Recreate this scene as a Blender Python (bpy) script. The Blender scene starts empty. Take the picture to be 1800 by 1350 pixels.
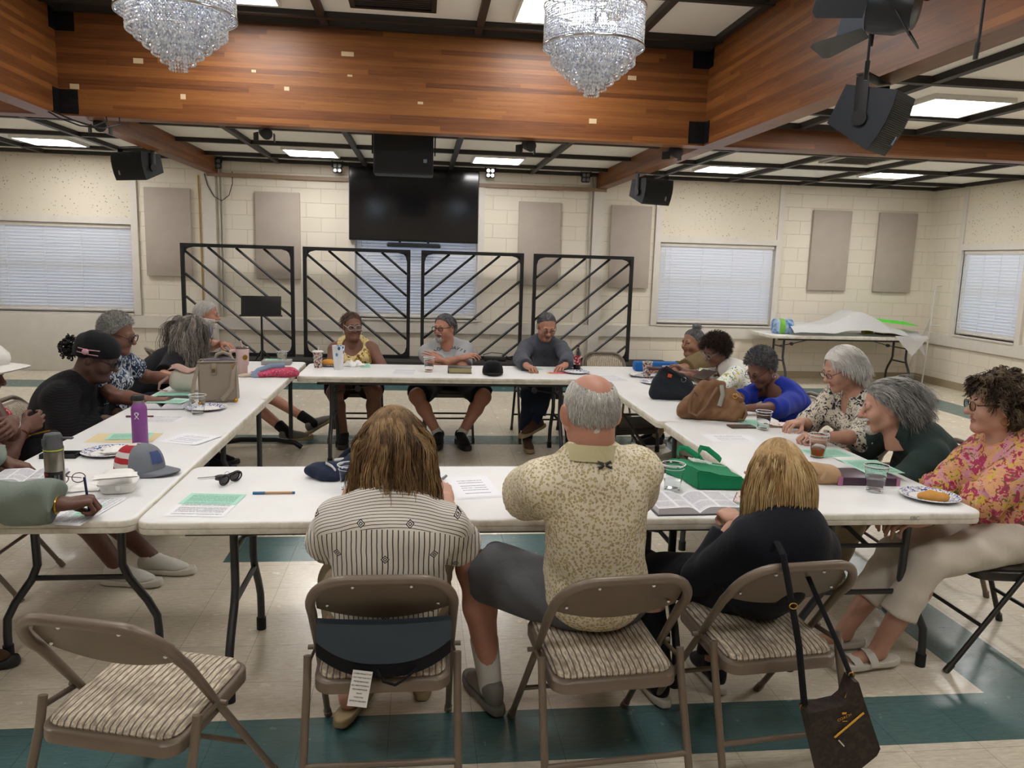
import bpy, bmesh, math, random
import numpy as np
from mathutils import Vector, Matrix, Euler
PI = math.pi
C = bpy.context.scene.collection
S = bpy.context.scene
random.seed(4)
# ------------------------------------------------------------------ camera
CAM = np.array([0.0, 0.0, 1.688]); FPX = 1379.9
def _cam_axes(p, y, r):
    cy, sy, cp, sp = math.cos(y), math.sin(y), math.cos(p), math.sin(p)
    f = np.array([sy*cp, cy*cp, -sp]); rt = np.array([cy, -sy, 0.0]); up = np.cross(rt, f)
    c, s = math.cos(r), math.sin(r)
    return c*rt-s*up, s*rt+c*up, f
_RT, _UP, _FW = _cam_axes(.1563, .1174, -.0296)
cam = bpy.data.objects.new('camera', bpy.data.cameras.new('camera')); C.objects.link(cam)
m = Matrix.Identity(4)
for i in range(3):
    m[i][0] = _RT[i]; m[i][1] = _UP[i]; m[i][2] = -_FW[i]; m[i][3] = CAM[i]
cam.matrix_world = m
cam.data.sensor_width = 36; cam.data.lens = FPX/1800*36; cam.data.clip_start = .05
S.camera = cam
# measured points of the photograph turned into places in the room: on the plane z, y or x = const
def _ray(px, py): return _FW+_RT*(px-900)/FPX-_UP*(py-675)/FPX
def on_z(px, py, z=0.74): d = _ray(px, py); return Vector(CAM+d*((z-CAM[2])/d[2]))
def on_y(px, py, y): d = _ray(px, py); return Vector(CAM+d*(y/d[1]))
def on_x(px, py, x): d = _ray(px, py); return Vector(CAM+d*(x/d[0]))
# ------------------------------------------------------------------ world, exposure
S.view_settings.view_transform = 'Standard'; S.view_settings.look = 'None'
S.view_settings.gamma = 1; S.view_settings.use_curve_mapping = False
S.view_settings.exposure = 0.0
W = bpy.data.worlds.new('daylight'); S.world = W; W.use_nodes = True
W.node_tree.nodes['Background'].inputs[0].default_value = (.50, .68, 1.0, 1)
W.node_tree.nodes['Background'].inputs[1].default_value = 2.6
PANEL_L = 27.0      # radiance of the ceiling light diffusers
# ------------------------------------------------------------------ materials
class NT:
    def __init__(s, name):
        s.m = bpy.data.materials.new(name); s.m.use_nodes = True
        s.t = s.m.node_tree; s.b = s.t.nodes['Principled BSDF']; s._tc = None
    def n(s, typ, ins=(), **kw):
        nd = s.t.nodes.new(typ)
        for k, v in kw.items(): setattr(nd, k, v)
        for k, v in (ins.items() if isinstance(ins, dict) else enumerate(ins)):
            if v is None: continue
            if hasattr(v, 'is_output'): s.t.links.new(v, nd.inputs[k])
            elif isinstance(v, (tuple, list)) and len(v) == 3 and nd.inputs[k].type == 'RGBA': nd.inputs[k].default_value = (*v, 1)
            else: nd.inputs[k].default_value = v
        return nd
    def co(s, kind='Object'):
        if not s._tc: s._tc = s.t.nodes.new('ShaderNodeTexCoord')
        return s._tc.outputs[kind]
    def math(s, op, a, b=None, c=None): return s.n('ShaderNodeMath', (a, b, c), operation=op).outputs[0]
    def vmath(s, op, a, b=None): return s.n('ShaderNodeVectorMath', (a, b), operation=op).outputs[0]
    def sep(s, v): return s.n('ShaderNodeSeparateXYZ', (v,)).outputs
    def comb(s, x=0, y=0, z=0): return s.n('ShaderNodeCombineXYZ', (x, y, z)).outputs[0]
    def noise(s, v, sc, det=3, rough=.5, out=0, dist=0): return s.n('ShaderNodeTexNoise', {'Vector': v, 'Scale': sc, 'Detail': det, 'Roughness': rough, 'Distortion': dist}).outputs[out]
    def vor(s, v, sc, out='Distance', **kw): return s.n('ShaderNodeTexVoronoi', {'Vector': v, 'Scale': sc}, **kw).outputs[out]
    def scale(s, v, x, y, z): return s.vmath('MULTIPLY', v, (x, y, z))
    def ramp(s, f, stops, interp='LINEAR'):
        nd = s.n('ShaderNodeValToRGB', (f,)); cr = nd.color_ramp; cr.interpolation = interp
        while len(cr.elements) < len(stops): cr.elements.new(.5)
        for e, (p, c) in zip(cr.elements, stops): e.position = p; e.color = (*c, 1) if len(c) == 3 else c
        return nd.outputs[0]
    def mix(s, f, a, b, mode='MIX'):
        nd = s.n('ShaderNodeMix', {}, data_type='RGBA', blend_type=mode)
        for k, v in ((0, f), (6, a), (7, b)):
            if hasattr(v, 'is_output'): s.t.links.new(v, nd.inputs[k])
            else: nd.inputs[k].default_value = (*v, 1) if isinstance(v, (tuple, list)) else v
        return nd.outputs[2]
    def step(s, v, a, b): return s.n('ShaderNodeMapRange', {0: v, 1: a, 2: b, 3: 0, 4: 1}, clamp=True).outputs[0]
    def bump(s, h, strength=.3, dist=.01):
        nd = s.n('ShaderNodeBump', {'Height': h, 'Strength': strength, 'Distance': dist}); s.t.links.new(nd.outputs[0], s.b.inputs['Normal'])
    def set(s, **kw):
        for k, v in kw.items():
            k = {'color': 'Base Color', 'rough': 'Roughness', 'metal': 'Metallic', 'spec': 'Specular IOR Level', 'trans': 'Transmission Weight', 'ior': 'IOR', 'emit': 'Emission Color', 'estr': 'Emission Strength', 'coat': 'Coat Weight', 'sheen': 'Sheen Weight', 'sss': 'Subsurface Weight', 'alpha': 'Alpha'}[k]
            i = s.b.inputs[k]
            if hasattr(v, 'is_output'): s.t.links.new(v, i)
            elif i.type == 'RGBA': i.default_value = (*v[:3], 1)
            else: i.default_value = v
        return s
def srgb(*c):
    if len(c) == 1: h = c[0].lstrip('#'); c = [int(h[i:i+2], 16) for i in (0, 2, 4)]
    return tuple((x/255/12.92 if x/255 <= .04045 else ((x/255+.055)/1.055)**2.4) for x in c)
_pm = {}
def plain(name, col, rough=.5, metal=0., bump=0., bscale=200, var=0.08, spec=.5, **kw):
    """painted / moulded / metal surface with a slight tonal mottling of its own"""
    if name in _pm: return _pm[name]
    t = NT(name); col = srgb(col) if isinstance(col, str) else col
    n = t.noise(t.co(), 9, 4)
    t.set(color=t.mix(n, tuple(c*(1-var) for c in col), tuple(min(1, c*(1+var)) for c in col)), rough=rough, metal=metal, spec=spec, **kw)
    if bump: t.bump(t.noise(t.co(), bscale, 2), bump, .002)
    _pm[name] = t.m; return t.m
# ------------------------------------------------------------------ mesh helpers
class MB:
    def __init__(s): s.v = []; s.f = []; s.mi = []; s.cur = 0
    def add(s, vs, fs, M=None):
        o = len(s.v)
        for v in vs: s.v.append(tuple(M @ Vector(v)) if M is not None else tuple(v))
        for f in fs: s.f.append(tuple(i+o for i in f)); s.mi.append(s.cur)
        return s
    def box(s, c, d, M=None, bev=0, seg=2):
        hx, hy, hz = d[0]/2, d[1]/2, d[2]/2
        if bev <= 0:
            vs = [(c[0]+x*hx, c[1]+y*hy, c[2]+z*hz) for z in (-1, 1) for y in (-1, 1) for x in (-1, 1)]
            return s.add(vs, [(0, 2, 3, 1), (4, 5, 7, 6), (0, 1, 5, 4), (2, 6, 7, 3), (0, 4, 6, 2), (1, 3, 7, 5)], M)
        bm = bmesh.new(); bmesh.ops.create_cube(bm, size=1)
        for v in bm.verts: v.co = Vector((v.co.x*d[0], v.co.y*d[1], v.co.z*d[2]))
        bmesh.ops.bevel(bm, geom=list(bm.edges), offset=min(bev, min(d)*.49), segments=seg, affect='EDGES', profile=.5)
        return s.bm(bm, Matrix.Translation(c) if M is None else M @ Matrix.Translation(c))
    def bm(s, bm, M=None):
        bm.verts.index_update()
        s.add([v.co[:] for v in bm.verts], [[v.index for v in f.verts] for f in bm.faces], M); bm.free(); return s
    def tube(s, pts, r, n=10, M=None, cap=True, closed=False, sx=1.0, up=None):
        """swept round (or flattened by sx) tube; r a number or one radius per point"""
        P = [Vector(p) for p in pts]; N = len(P)
        rs = r if hasattr(r, '__len__') else [r]*N
        vs = []; u = None
        for i in range(N):
            t = (P[(i+1) % N]-P[i-1]) if closed else (P[min(i+1, N-1)]-P[max(i-1, 0)])
            if t.length < 1e-9: t = Vector((0, 0, 1))
            t.normalize()
            if up is not None: u = Vector(up)
            elif u is None: u = Vector((0, 0, 1)) if abs(t.z) < .9 else Vector((1, 0, 0))
            u = u-t*u.dot(t)
            if u.length < 1e-6: u = t.orthogonal()
            u.normalize(); w = t.cross(u)
            for k in range(n):
                a = 2*PI*k/n
                vs.append(P[i]+u*(math.cos(a)*rs[i])+w*(math.sin(a)*rs[i]*sx))
        fs = []
        for i in range(N if closed else N-1):
            j = (i+1) % N
            for k in range(n):
                l = (k+1) % n; fs.append((i*n+k, i*n+l, j*n+l, j*n+k))
        if cap and not closed: fs.append(tuple(range(n-1, -1, -1))); fs.append(tuple((N-1)*n+k for k in range(n)))
        return s.add(vs, fs, M)
    def cyl(s, a, b, r, r2=None, n=20): return s.tube([a, b], [r, r if r2 is None else r2], n)
    def lathe(s, prof, n=32, M=None, c=(0, 0, 0), cap=True):
        vs = []; 
        for (r, z) in prof:
            for k in range(n):
                a = 2*PI*k/n; vs.append((c[0]+r*math.cos(a), c[1]+r*math.sin(a), c[2]+z))
        fs = [(i*n+k, i*n+(k+1) % n, (i+1)*n+(k+1) % n, (i+1)*n+k) for i in range(len(prof)-1) for k in range(n)]
        if cap:
            fs.append(tuple(range(n-1, -1, -1))); fs.append(tuple((len(prof)-1)*n+k for k in range(n)))
        return s.add(vs, fs, M)
    def prism(s, poly, z0, z1, M=None):
        n = len(poly); vs = [(x, y, z0) for x, y in poly]+[(x, y, z1) for x, y in poly]
        fs = [tuple(range(n-1, -1, -1)), tuple(range(n, 2*n))]+[(i, (i+1) % n, n+(i+1) % n, n+i) for i in range(n)]
        return s.add(vs, fs, M)
    def grid(s, fn, nu, nv, M=None, closed_u=False):
        vs = [fn(i/(nu-1 if not closed_u else nu), j/(nv-1)) for j in range(nv) for i in range(nu)]
        fs = [(j*nu+i, j*nu+(i+1) % nu, (j+1)*nu+(i+1) % nu, (j+1)*nu+i) for j in range(nv-1) for i in range(nu if closed_u else nu-1)]
        return s.add(vs, fs, M)
    def ell(s, c, r, nu=20, nv=12, M=None):
        return s.lathe([(math.sin(PI*j/nv) or 1e-4, -math.cos(PI*j/nv)) for j in range(nv+1)], nu, (M if M is not None else Matrix.Identity(4)) @ Matrix.Translation(c) @ Matrix.Diagonal((*r, 1)), cap=False)
    def mesh(s, name, mats, smooth=True, angle=40):
        me = bpy.data.meshes.new(name); me.from_pydata(s.v, [], s.f)
        for mt in (mats if isinstance(mats, (list, tuple)) else [mats]): me.materials.append(mt)
        me.polygons.foreach_set('material_index', s.mi)
        if smooth:
            me.polygons.foreach_set('use_smooth', [True]*len(s.f))
            me.update()
            try: me.set_sharp_from_angle(angle=math.radians(angle))
            except Exception: pass
        me.validate(); me.update(); return me
def tag(o, label=None, cat=None, group=None, kind=None):
    for k, v in (('label', label), ('category', cat), ('group', group), ('kind', kind)):
        if v: o[k] = v
    return o
def thing(name, label, cat, loc=(0, 0, 0), rz=0, group=None):
    o = bpy.data.objects.new(name, None); C.objects.link(o); o.location = loc; o.rotation_euler = (0, 0, rz); o.empty_display_size = .1
    return tag(o, label, cat, group)
def part(name, mb, mats, parent, label=None, smooth=True, angle=40, kind=None, loc=None):
    me = mb if isinstance(mb, bpy.types.Mesh) else mb.mesh(name, mats, smooth, angle)
    o = bpy.data.objects.new(name, me); C.objects.link(o); o.parent = parent
    if loc is not None: o.location = loc
    return tag(o, label, kind=kind)
def solo(name, mb, mats, label, cat, loc=(0, 0, 0), rz=0, group=None, smooth=True, angle=40, rot=None):
    o = bpy.data.objects.new(name, mb.mesh(name, mats, smooth, angle)); C.objects.link(o); o.location = loc; o.rotation_euler = rot or (0, 0, rz)
    return tag(o, label, cat, group)
def struct(name, mb, mats, smooth=False, parent=None):
    o = bpy.data.objects.new(name, mb.mesh(name, mats, smooth)); C.objects.link(o); o.parent = parent
    if parent is None: o['kind'] = 'structure'
    return o
def dup(root, loc, rz, label=None, group=None):
    r = root.copy(); C.objects.link(r); r.location = loc; r.rotation_euler = (0, 0, rz)
    if label: r['label'] = label
    if group: r['group'] = group
    for ch in list(root.children):
        c = ch.copy(); C.objects.link(c); c.parent = r
        for g in ch.children: d = g.copy(); C.objects.link(d); d.parent = c
    return r
def arc(c, r, a0, a1, n, plane='xz', rz=None):
    out = []
    for i in range(n+1):
        a = math.radians(a0+(a1-a0)*i/n); u, v = math.cos(a)*r, math.sin(a)*(rz or r)
        out.append((c[0]+u, c[1], c[2]+v) if plane == 'xz' else (c[0]+u, c[1]+v, c[2]) if plane == 'xy' else (c[0], c[1]+u, c[2]+v))
    return out
def rrect(w, d, r, n=6):
    """rounded rectangle outline, centred"""
    out = []
    for cx, cy, a0 in ((w/2-r, d/2-r, 0), (-w/2+r, d/2-r, 90), (-w/2+r, -d/2+r, 180), (w/2-r, -d/2+r, 270)):
        for i in range(n+1):
            a = math.radians(a0+90*i/n); out.append((cx+r*math.cos(a), cy+r*math.sin(a)))
    return out
def text_mesh(txt, size, mat, parent, name, M, align='CENTER', depth=.0006, label=None, spacing=1.0):
    """lettering as a thin solid mesh, lying in the local xy plane of M"""
    cu = bpy.data.curves.new(name, 'FONT'); cu.body = txt; cu.size = size; cu.align_x = align; cu.align_y = 'CENTER'; cu.extrude = depth; cu.space_character = spacing; cu.resolution_u = 3
    o = bpy.data.objects.new(name, cu); C.objects.link(o)
    dg = bpy.context.evaluated_depsgraph_get(); me = bpy.data.meshes.new_from_object(o.evaluated_get(dg)); bpy.data.objects.remove(o); bpy.data.curves.remove(cu)
    me.transform(M); me.materials.clear(); me.materials.append(mat)
    q = bpy.data.objects.new(name, me); C.objects.link(q); q.parent = parent
    return tag(q, label)
# ================================================================== the room
WY, RX, LX, NY = 11.55, 7.8, -8.6, -3.2          # back wall, right wall, left wall, wall behind the camera
ZL, ZH = 2.97, 3.60                               # low ceiling, raised ceiling between the beams
BL, BR, BY = -2.95, 2.50, 7.05                    # inner faces of the left, right and cross beams
ZB = 2.75                                         # underside of the beams
# ---- floor: vinyl tiles with inlaid teal strips
t = NT('vinyl_tile_floor'); co = t.co(); x, y, z = t.sep(co)
streak = t.noise(t.scale(co, 5, 22, 1), 4, 6, .65)
streak2 = t.noise(t.scale(co, 9, 60, 1), 5, 4, .6)
tile = t.n('ShaderNodeTexBrick', {'Vector': t.vmath('ADD', co, (.1, .06, 0)), 'Scale': 1.0, 'Mortar Size': .0012, 'Mortar Smooth': .2, 'Bias': 0, 'Brick Width': .305, 'Row Height': .305, 'Color1': (1, 1, 1), 'Color2': (.93, .93, .93), 'Mortar': (.5, .5, .5)}, offset=0.0)
def rect(x0, x1, y0, y1):
    a = t.math('MULTIPLY', t.math('GREATER_THAN', x, x0), t.math('LESS_THAN', x, x1))
    b = t.math('MULTIPLY', t.math('GREATER_THAN', y, y0), t.math('LESS_THAN', y, y1))
    return t.math('MULTIPLY', a, b)
mask = None
for r in ((-6, 2.62, 2.42, 2.73), (2.30, 2.62, 2.42, 7.4), (-1.07, .9, 4.26, 4.66), (-6, 2.3, 7.06, 7.42), (-8, 6.95, 10.0, 10.55), (6.42, 6.95, -3, 10.55)):
    k = rect(*r); mask = k if mask is None else t.math('MAXIMUM', mask, k)
beige = t.mix(t.step(streak, .30, .72), srgb('#c6baa6'), srgb('#e4dccb'))
beige = t.mix(t.math('MULTIPLY', t.step(streak2, .60, .75), .4), beige, srgb('#9d917c'))
teal = t.mix(t.step(streak, .30, .72), srgb('#3c5c5e'), srgb('#4d6e6f'))
teal = t.mix(t.math('MULTIPLY', t.step(streak2, .64, .74), .5), teal, srgb('#7b9a98'))
base = t.mix(mask, beige, teal)
scuff = t.step(t.noise(co, 1.7, 5, .7), .35, .7)
base = t.mix(t.math('MULTIPLY', scuff, .12), base, srgb('#7d7464'))
t.set(color=t.mix(1.0, base, tile.outputs[0], 'MULTIPLY'), rough=t.n('ShaderNodeMapRange', {0: t.noise(co, 14, 4), 3: .13, 4: .34}).outputs[0], spec=.45)
t.bump(t.noise(t.scale(co, 1, 1, 1), 55, 3), .05, .01)
M_FLOOR = t.m
struct('floor', MB().box(((LX+RX)/2, (NY+WY)/2, -.05), (RX-LX+.4, WY-NY+.4, .1)), M_FLOOR)
# ---- painted block walls
def block(name, axis):
    t = NT(name); co = t.co(); x, y, z = t.sep(co)
    v = t.comb(x if axis == 'x' else y, z, 0)
    b = t.n('ShaderNodeTexBrick', {'Vector': v, 'Scale': 1.0, 'Mortar Size': .006, 'Mortar Smooth': .6, 'Brick Width': .406, 'Row Height': .2, 'Color1': srgb('#dbd2c2'), 'Color2': srgb('#dfd7c8'), 'Mortar': srgb('#cfc5b3'), 'Bias': 0})
    n = t.noise(v, 30, 5, .6)
    t.set(color=t.mix(t.math('MULTIPLY', t.step(t.noise(co, 240, 1), .70, .74), .35), b.outputs[0], srgb('#8e8270')), rough=.6)
    t.bump(t.math('ADD', t.math('MULTIPLY', b.outputs[1], -1.0), t.math('MULTIPLY', n, .25)), .55, .006)
    return t.m
M_BX, M_BY = block('cream_block_paint', 'x'), block('cream_block_paint_side', 'y')
M_TRIM = plain('white_trim_paint', '#d3cdc4', .45, bump=.05)
M_BASE = plain('taupe_vinyl_base', '#9a8c72', .4)
# windows cut out of the back wall as gaps between solid pieces: (x0, x1)
WIN = [(-5.80, -3.98), (-.95, .80), (3.52, 5.32)]; WZ0, WZ1 = .80, 2.02
mb = MB(); xs = [LX]+[v for w in WIN for v in w]+[RX+.2]
for i in range(0, len(xs), 2): mb.box(((xs[i]+xs[i+1])/2, WY+.1, 1.9), (xs[i+1]-xs[i], .2, 3.8))
for a, b in WIN:
    mb.box(((a+b)/2, WY+.1, WZ0/2), (b-a, .2, WZ0)); mb.box(((a+b)/2, WY+.1, (WZ1+3.8)/2), (b-a, .2, 3.8-WZ1))
struct('wall_back', mb, M_BX)
WR = (9.50, 10.72)
mb = MB().box((RX+.1, (NY+WR[0])/2, 1.9), (.2, WR[0]-NY, 3.8)).box((RX+.1, (WR[1]+WY)/2, 1.9), (.2, WY-WR[1], 3.8))
mb.box((RX+.1, sum(WR)/2, WZ0/2), (.2, WR[1]-WR[0], WZ0)).box((RX+.1, sum(WR)/2, (WZ1+3.8)/2), (.2, WR[1]-WR[0], 3.8-WZ1))
struct('wall_right', mb, M_BY)
struct('wall_left', MB().box((LX-.1, (NY+WY)/2, 1.9), (.2, WY-NY, 3.8)), M_BY)
struct('wall_front', MB().box(((LX+RX)/2, NY-.1, 1.9), (RX-LX+.4, .2, 3.8)), M_BX)
struct('baseboard_back', MB().box(((3.62+RX)/2, WY-.006, .055), (RX-3.62, .012, .11)), M_BASE)
struct('baseboard_right', MB().box((RX-.006, (NY+WY)/2, .055), (.012, WY-NY, .11)), M_BASE)
# white rail under the windows
struct('trim_1', MB().box(((LX+RX)/2, WY-.018, .685), (RX-LX, .036, .17)), M_TRIM)
struct('trim_2', MB().box((RX-.018, (NY+WY)/2, .70), (.036, WY-NY, .17)), M_TRIM)
# brown wooden ledge high on the back wall between the beams
def wood(name, axis, lam=.039, dark='#4e2a14', mid='#754521', light='#94602f'):
    """glue-laminated timber: boards stacked in z, each with its own tone, grain along `axis`"""
    t = NT(name); co = t.co(); x, y, z = t.sep(co)
    u = x if axis == 'x' else y
    w = y if axis == 'x' else x
    row = t.math('FLOOR', t.math('DIVIDE', z, lam))
    rnd = t.n('ShaderNodeTexWhiteNoise', {'W': row}, noise_dimensions='1D').outputs[0]
    seg = t.math('FLOOR', t.math('ADD', t.math('DIVIDE', u, 1.7), t.math('MULTIPLY', rnd, 7)))
    tone = t.n('ShaderNodeTexWhiteNoise', {'Vector': t.comb(row, seg, 0)}, noise_dimensions='3D').outputs[0]
    v = t.comb(t.math('MULTIPLY', u, 1.2), t.math('MULTIPLY', w, 14), t.math('MULTIPLY', t.math('ADD', z, t.math('MULTIPLY', tone, 3)), 26))
    g = t.noise(v, 2.4, 6, .62, dist=.6)
    f = t.math('ADD', t.math('MULTIPLY', tone, .46), t.math('MULTIPLY', g, .72))
    col = t.ramp(f, [(.22, srgb(dark)), (.55, srgb(mid)), (.95, srgb(light))])
    k = t.vor(t.comb(u, t.math('MULTIPLY', w, 1), t.math('MULTIPLY', z, 1.7)), 2.6)
    col = t.mix(t.math('MULTIPLY', t.step(k, .060, .025), .8), col, srgb('#3c2415'))
    ring = t.step(t.math('ABSOLUTE', t.math('SUBTRACT', z, t.math('MULTIPLY', t.math('ADD', row, 0.0), lam))), .0016, .0004)
    col = t.mix(t.math('MULTIPLY', ring, .45), col, srgb('#3a2010'))
    t.set(color=col, rough=.42, spec=.4); t.bump(g, .12, .004)
    return t.m
M_WX, M_WY = wood('fir_beam_along_x', 'x'), wood('fir_beam_along_y', 'y')
M_TAUPE = plain('brown_ledge_paint', '#8f7660', .5)
struct('trim_3', MB().box(((BL+2.66)/2, WY-.03, 2.735), (2.66-BL, .06, .05)), M_TAUPE)
# ---- beams
struct('beam_cross', MB().box(((LX+RX)/2, BY+.09, (ZB+3.66)/2), (RX-LX, .18, 3.66-ZB)), M_WX)
struct('beam_left', MB().box((BL-.09, (NY+BY)/2, (ZB+3.66)/2), (.18, BY-NY, 3.66-ZB)), M_WY)
struct('beam_right', MB().box((BR+.09, (NY+BY)/2, (ZB+3.66)/2), (.18, BY-NY, 3.66-ZB)), M_WY)
for nm, xx in (('beam_left_far', BL+.07), ('beam_right_far', BR+.09)):
    struct(nm, MB().box((xx, (BY+.18+WY)/2, (ZB+3.0)/2), (.15, WY-BY-.18, 3.0-ZB)), M_WY)
M_STEEL = plain('blackened_steel', '#1d1d1f', .45, .6)
# steel plates where the beams meet, each bolted on
for i, (xx, zz) in enumerate(((BL, 2.86), (BL, 3.50), (BR, 2.86), (BR, 3.50))):
    s = 1 if xx < 0 else -1
    o = solo('beam_bracket', MB().box((s*.075, -.004, 0), (.15, .008, .19)).box((s*.004, -.055, 0), (.008, .11, .19)), M_STEEL,
             '%s black steel angle bracket where the %s beam meets the cross beam' % (('lower', 'upper')[i % 2], ('left', 'right')[i//2]), 'bracket', (xx, BY, zz), 0, 'beam brackets')
    for dz in (-.05, .05): part('bolt', MB().cyl((s*.1, -.018, dz), (s*.1, -.006, dz), .011, n=6), M_STEEL, o)
# patches where fittings were taken off the beam: bare wood plugs
M_PLUG = plain('bare_putty', '#c9b08c', .7)
mb = MB()
for (px, py, w, h) in ((243, 107, 15, 8), (322, 170, 8, 8), (131, 152, 14, 8), (446, 125, 7, 4), (504, 156, 8, 6), (615, 133, 8, 3), (739, 181, 9, 4), (1042, 213, 13, 8), (1111, 137, 15, 7), (611, 95, 20, 7)):
    p = on_y(px, py, BY); sc = p.y/FPX
    mb.box((p.x, BY-.0015, p.z), (w*sc, .003, h*sc))
struct('trim_4', mb, M_PLUG)
# ---- ceilings: white pinholed tiles between black battens
t = NT('pinhole_ceiling_tile'); co = t.co()
h = t.step(t.noise(co, 130, 2, .6), .655, .70)
t.set(color=t.mix(t.math('MULTIPLY', h, .55), srgb('#efece4'), srgb('#857f73')), rough=.85, spec=.2); t.bump(t.math('MULTIPLY', h, -1), .3, .003)
M_TILE = t.m
mb = MB()
mb.box(((LX+BL-.18)/2, (NY+BY)/2, ZL+.02), (BL-.18-LX, BY-NY, .04))
mb.box(((RX+BR+.18)/2, (NY+BY)/2, ZL+.02), (RX-BR-.18, BY-NY, .04))
mb.box(((LX+RX)/2, (WY+BY+.18)/2, ZL+.02), (RX-LX, WY-BY-.18, .04))
mb.box(((BL+BR)/2, (NY+BY)/2, ZH+.02), (BR-BL, BY-NY, .04))
struct('ceiling', mb, M_TILE)
M_BAT = plain('black_brown_batten', '#241f1c', .55)
mb = MB(); bw, bh = .058, .05
XF = [-7.4, -6.2, -5.05, -3.87, -2.0, -.80, .39, 1.55, 3.36, 4.48, 5.6, 6.72]
for xx in XF: mb.box((xx, (BY+.18+WY)/2, ZL-bh/2), (bw, WY-BY-.18, bh))
for yy in (7.27, 8.50, 9.68, 10.90, 11.50): mb.box(((LX+RX)/2, yy, ZL-bh/2), (RX-LX, bw+.01, bh-.004))
mb.box((RX-.03, (BY+WY)/2, ZL-bh/2), (.06, WY-BY, bh))
YN = [-.9, .3, 1.5, 2.7, 3.9, 5.12, 6.30]
for yy in YN+[6.98]:
    mb.box(((LX+BL-.18)/2, yy, ZL-bh/2), (BL-.18-LX, bw, bh)); mb.box(((RX+BR+.18)/2, yy, ZL-bh/2), (RX-BR-.18, bw, bh))
for xx in (-7.4, -6.2, -5.05, -3.87, 3.36, 4.48, 5.6, 6.72): mb.box((xx, (NY+BY)/2, ZL-bh/2+.002), (bw, BY-NY, bh-.004))
for yy in (-.9, .6, 2.0, 3.4, 4.6, 5.78, 6.78, 7.015): mb.box(((BL+BR)/2, yy, ZH-bh/2), (BR-BL, bw, bh))
for xx in (-2.9, -2.0, -.82, .45, 1.78, 2.46): mb.box((xx, (NY+BY)/2, ZH-bh/2+.002), (bw, BY-NY, bh-.004))
struct('trim_5', mb, M_BAT)
# ---- windows: casing, glass, blind; pinholed board filling the opening above each
M_GLASS = NT('window_glass').set(color=(1, 1, 1), rough=.02, trans=1.0, ior=1.45).m
t = NT('pinhole_wall_board'); co = t.co()
h = t.step(t.vor(co, 24), .20, .13); h = t.math('MULTIPLY', h, t.step(t.noise(co, 4, 3), .36, .56))
t.set(color=t.mix(t.math('MULTIPLY', h, .85), srgb('#d8cfbe'), srgb('#463d31')), rough=.8); t.bump(t.math('MULTIPLY', h, -1), .5, .004)
M_BOARD = t.m
t = NT('blind_slat_vinyl'); t.set(color=srgb('#f2f2f4'), rough=.4, spec=.4)
M_SLAT = t.m
M_CORD = plain('white_cord', '#d8d8d4', .7)
def window(i, w, wall):
    """w: the opening's span; wall 'back' (along x) or 'right' (along y)"""
    T = Matrix.Translation((0, WY, 0)) if wall == 'back' else Matrix.Translation((RX, 0, 0)) @ Matrix.Rotation(-PI/2, 4, 'Z')
    # local: x along the wall, -y into the room
    a, b = (w if wall == 'back' else (-w[1], -w[0]))
    c = (a+b)/2; L = b-a
    f = MB()
    for xx in (a-.045, b+.045): f.box((xx, -.012, (WZ0-.02+2.92)/2), (.09, .05, 2.92-WZ0+.02), T)
    f.box((c, -.012, WZ1+.045), (L, .05, .09), T)
    f.box((c, .05, WZ0-.012), (L, .2, .024), T)
    for xx in (a+.02, b-.02): f.box((xx, .09, (WZ0+WZ1)/2), (.04, .06, WZ1-WZ0), T)
    for zz in (WZ0+.025, WZ1-.02, (WZ0+WZ1)/2): f.box((c, .09, zz), (L, .05, .04), T)
    o = struct('window_%d' % i, f, M_TRIM)
    part('glass_pane', MB().box((c, .095, (WZ0+WZ1)/2), (L-.06, .006, WZ1-WZ0-.06), T), M_GLASS, o)
    part('pinhole_board', MB().box((c, -.008, (WZ1+.09+2.93)/2), (L, .016, 2.93-WZ1-.09), T), M_BOARD, o)
    where = {1: 'at the left end of the back wall', 2: 'behind the wall television', 3: 'right of the lattice screens', 4: 'beside the white easel on the side wall'}[i]
    bl = thing('window_blind', 'white horizontal slat blind closed in the window '+where, 'blind', group='window blinds')
    part('headrail', MB().box((c, .02, WZ1-.03), (L-.03, .05, .05), T, .006), M_TRIM, bl)
    s = MB(); n = int((WZ1-WZ0-.09)/.043)
    for k in range(n):
        zz = WZ1-.075-k*.043
        s.box((0, 0, 0), (L-.05, .050, .0025), T @ Matrix.Translation((c, .025, zz)) @ Matrix.Rotation(math.radians(-60), 4, 'X'))
    part('slat_panel', s, M_SLAT, bl)
    part('bottom_rail', MB().box((c, .025, WZ0+.035), (L-.05, .045, .022), T, .004), M_TRIM, bl)
    lc = MB()
    for q in (.1, .37, .63, .9):
        lc.tube([T @ Vector((a+L*q, -.004, WZ1-.05)), T @ Vector((a+L*q, -.004, WZ0+.04))], .0022, 6)
    part('ladder_cord', lc, M_CORD, bl)
    part('tilt_wand', MB().tube([T @ Vector((a+.09, -.02, WZ1-.06)), T @ Vector((a+.09, -.02, WZ1-.62))], .004, 6), M_CORD, bl)
for i, w in enumerate(WIN): window(i+1, w, 'back')
window(4, WR, 'right')
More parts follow.
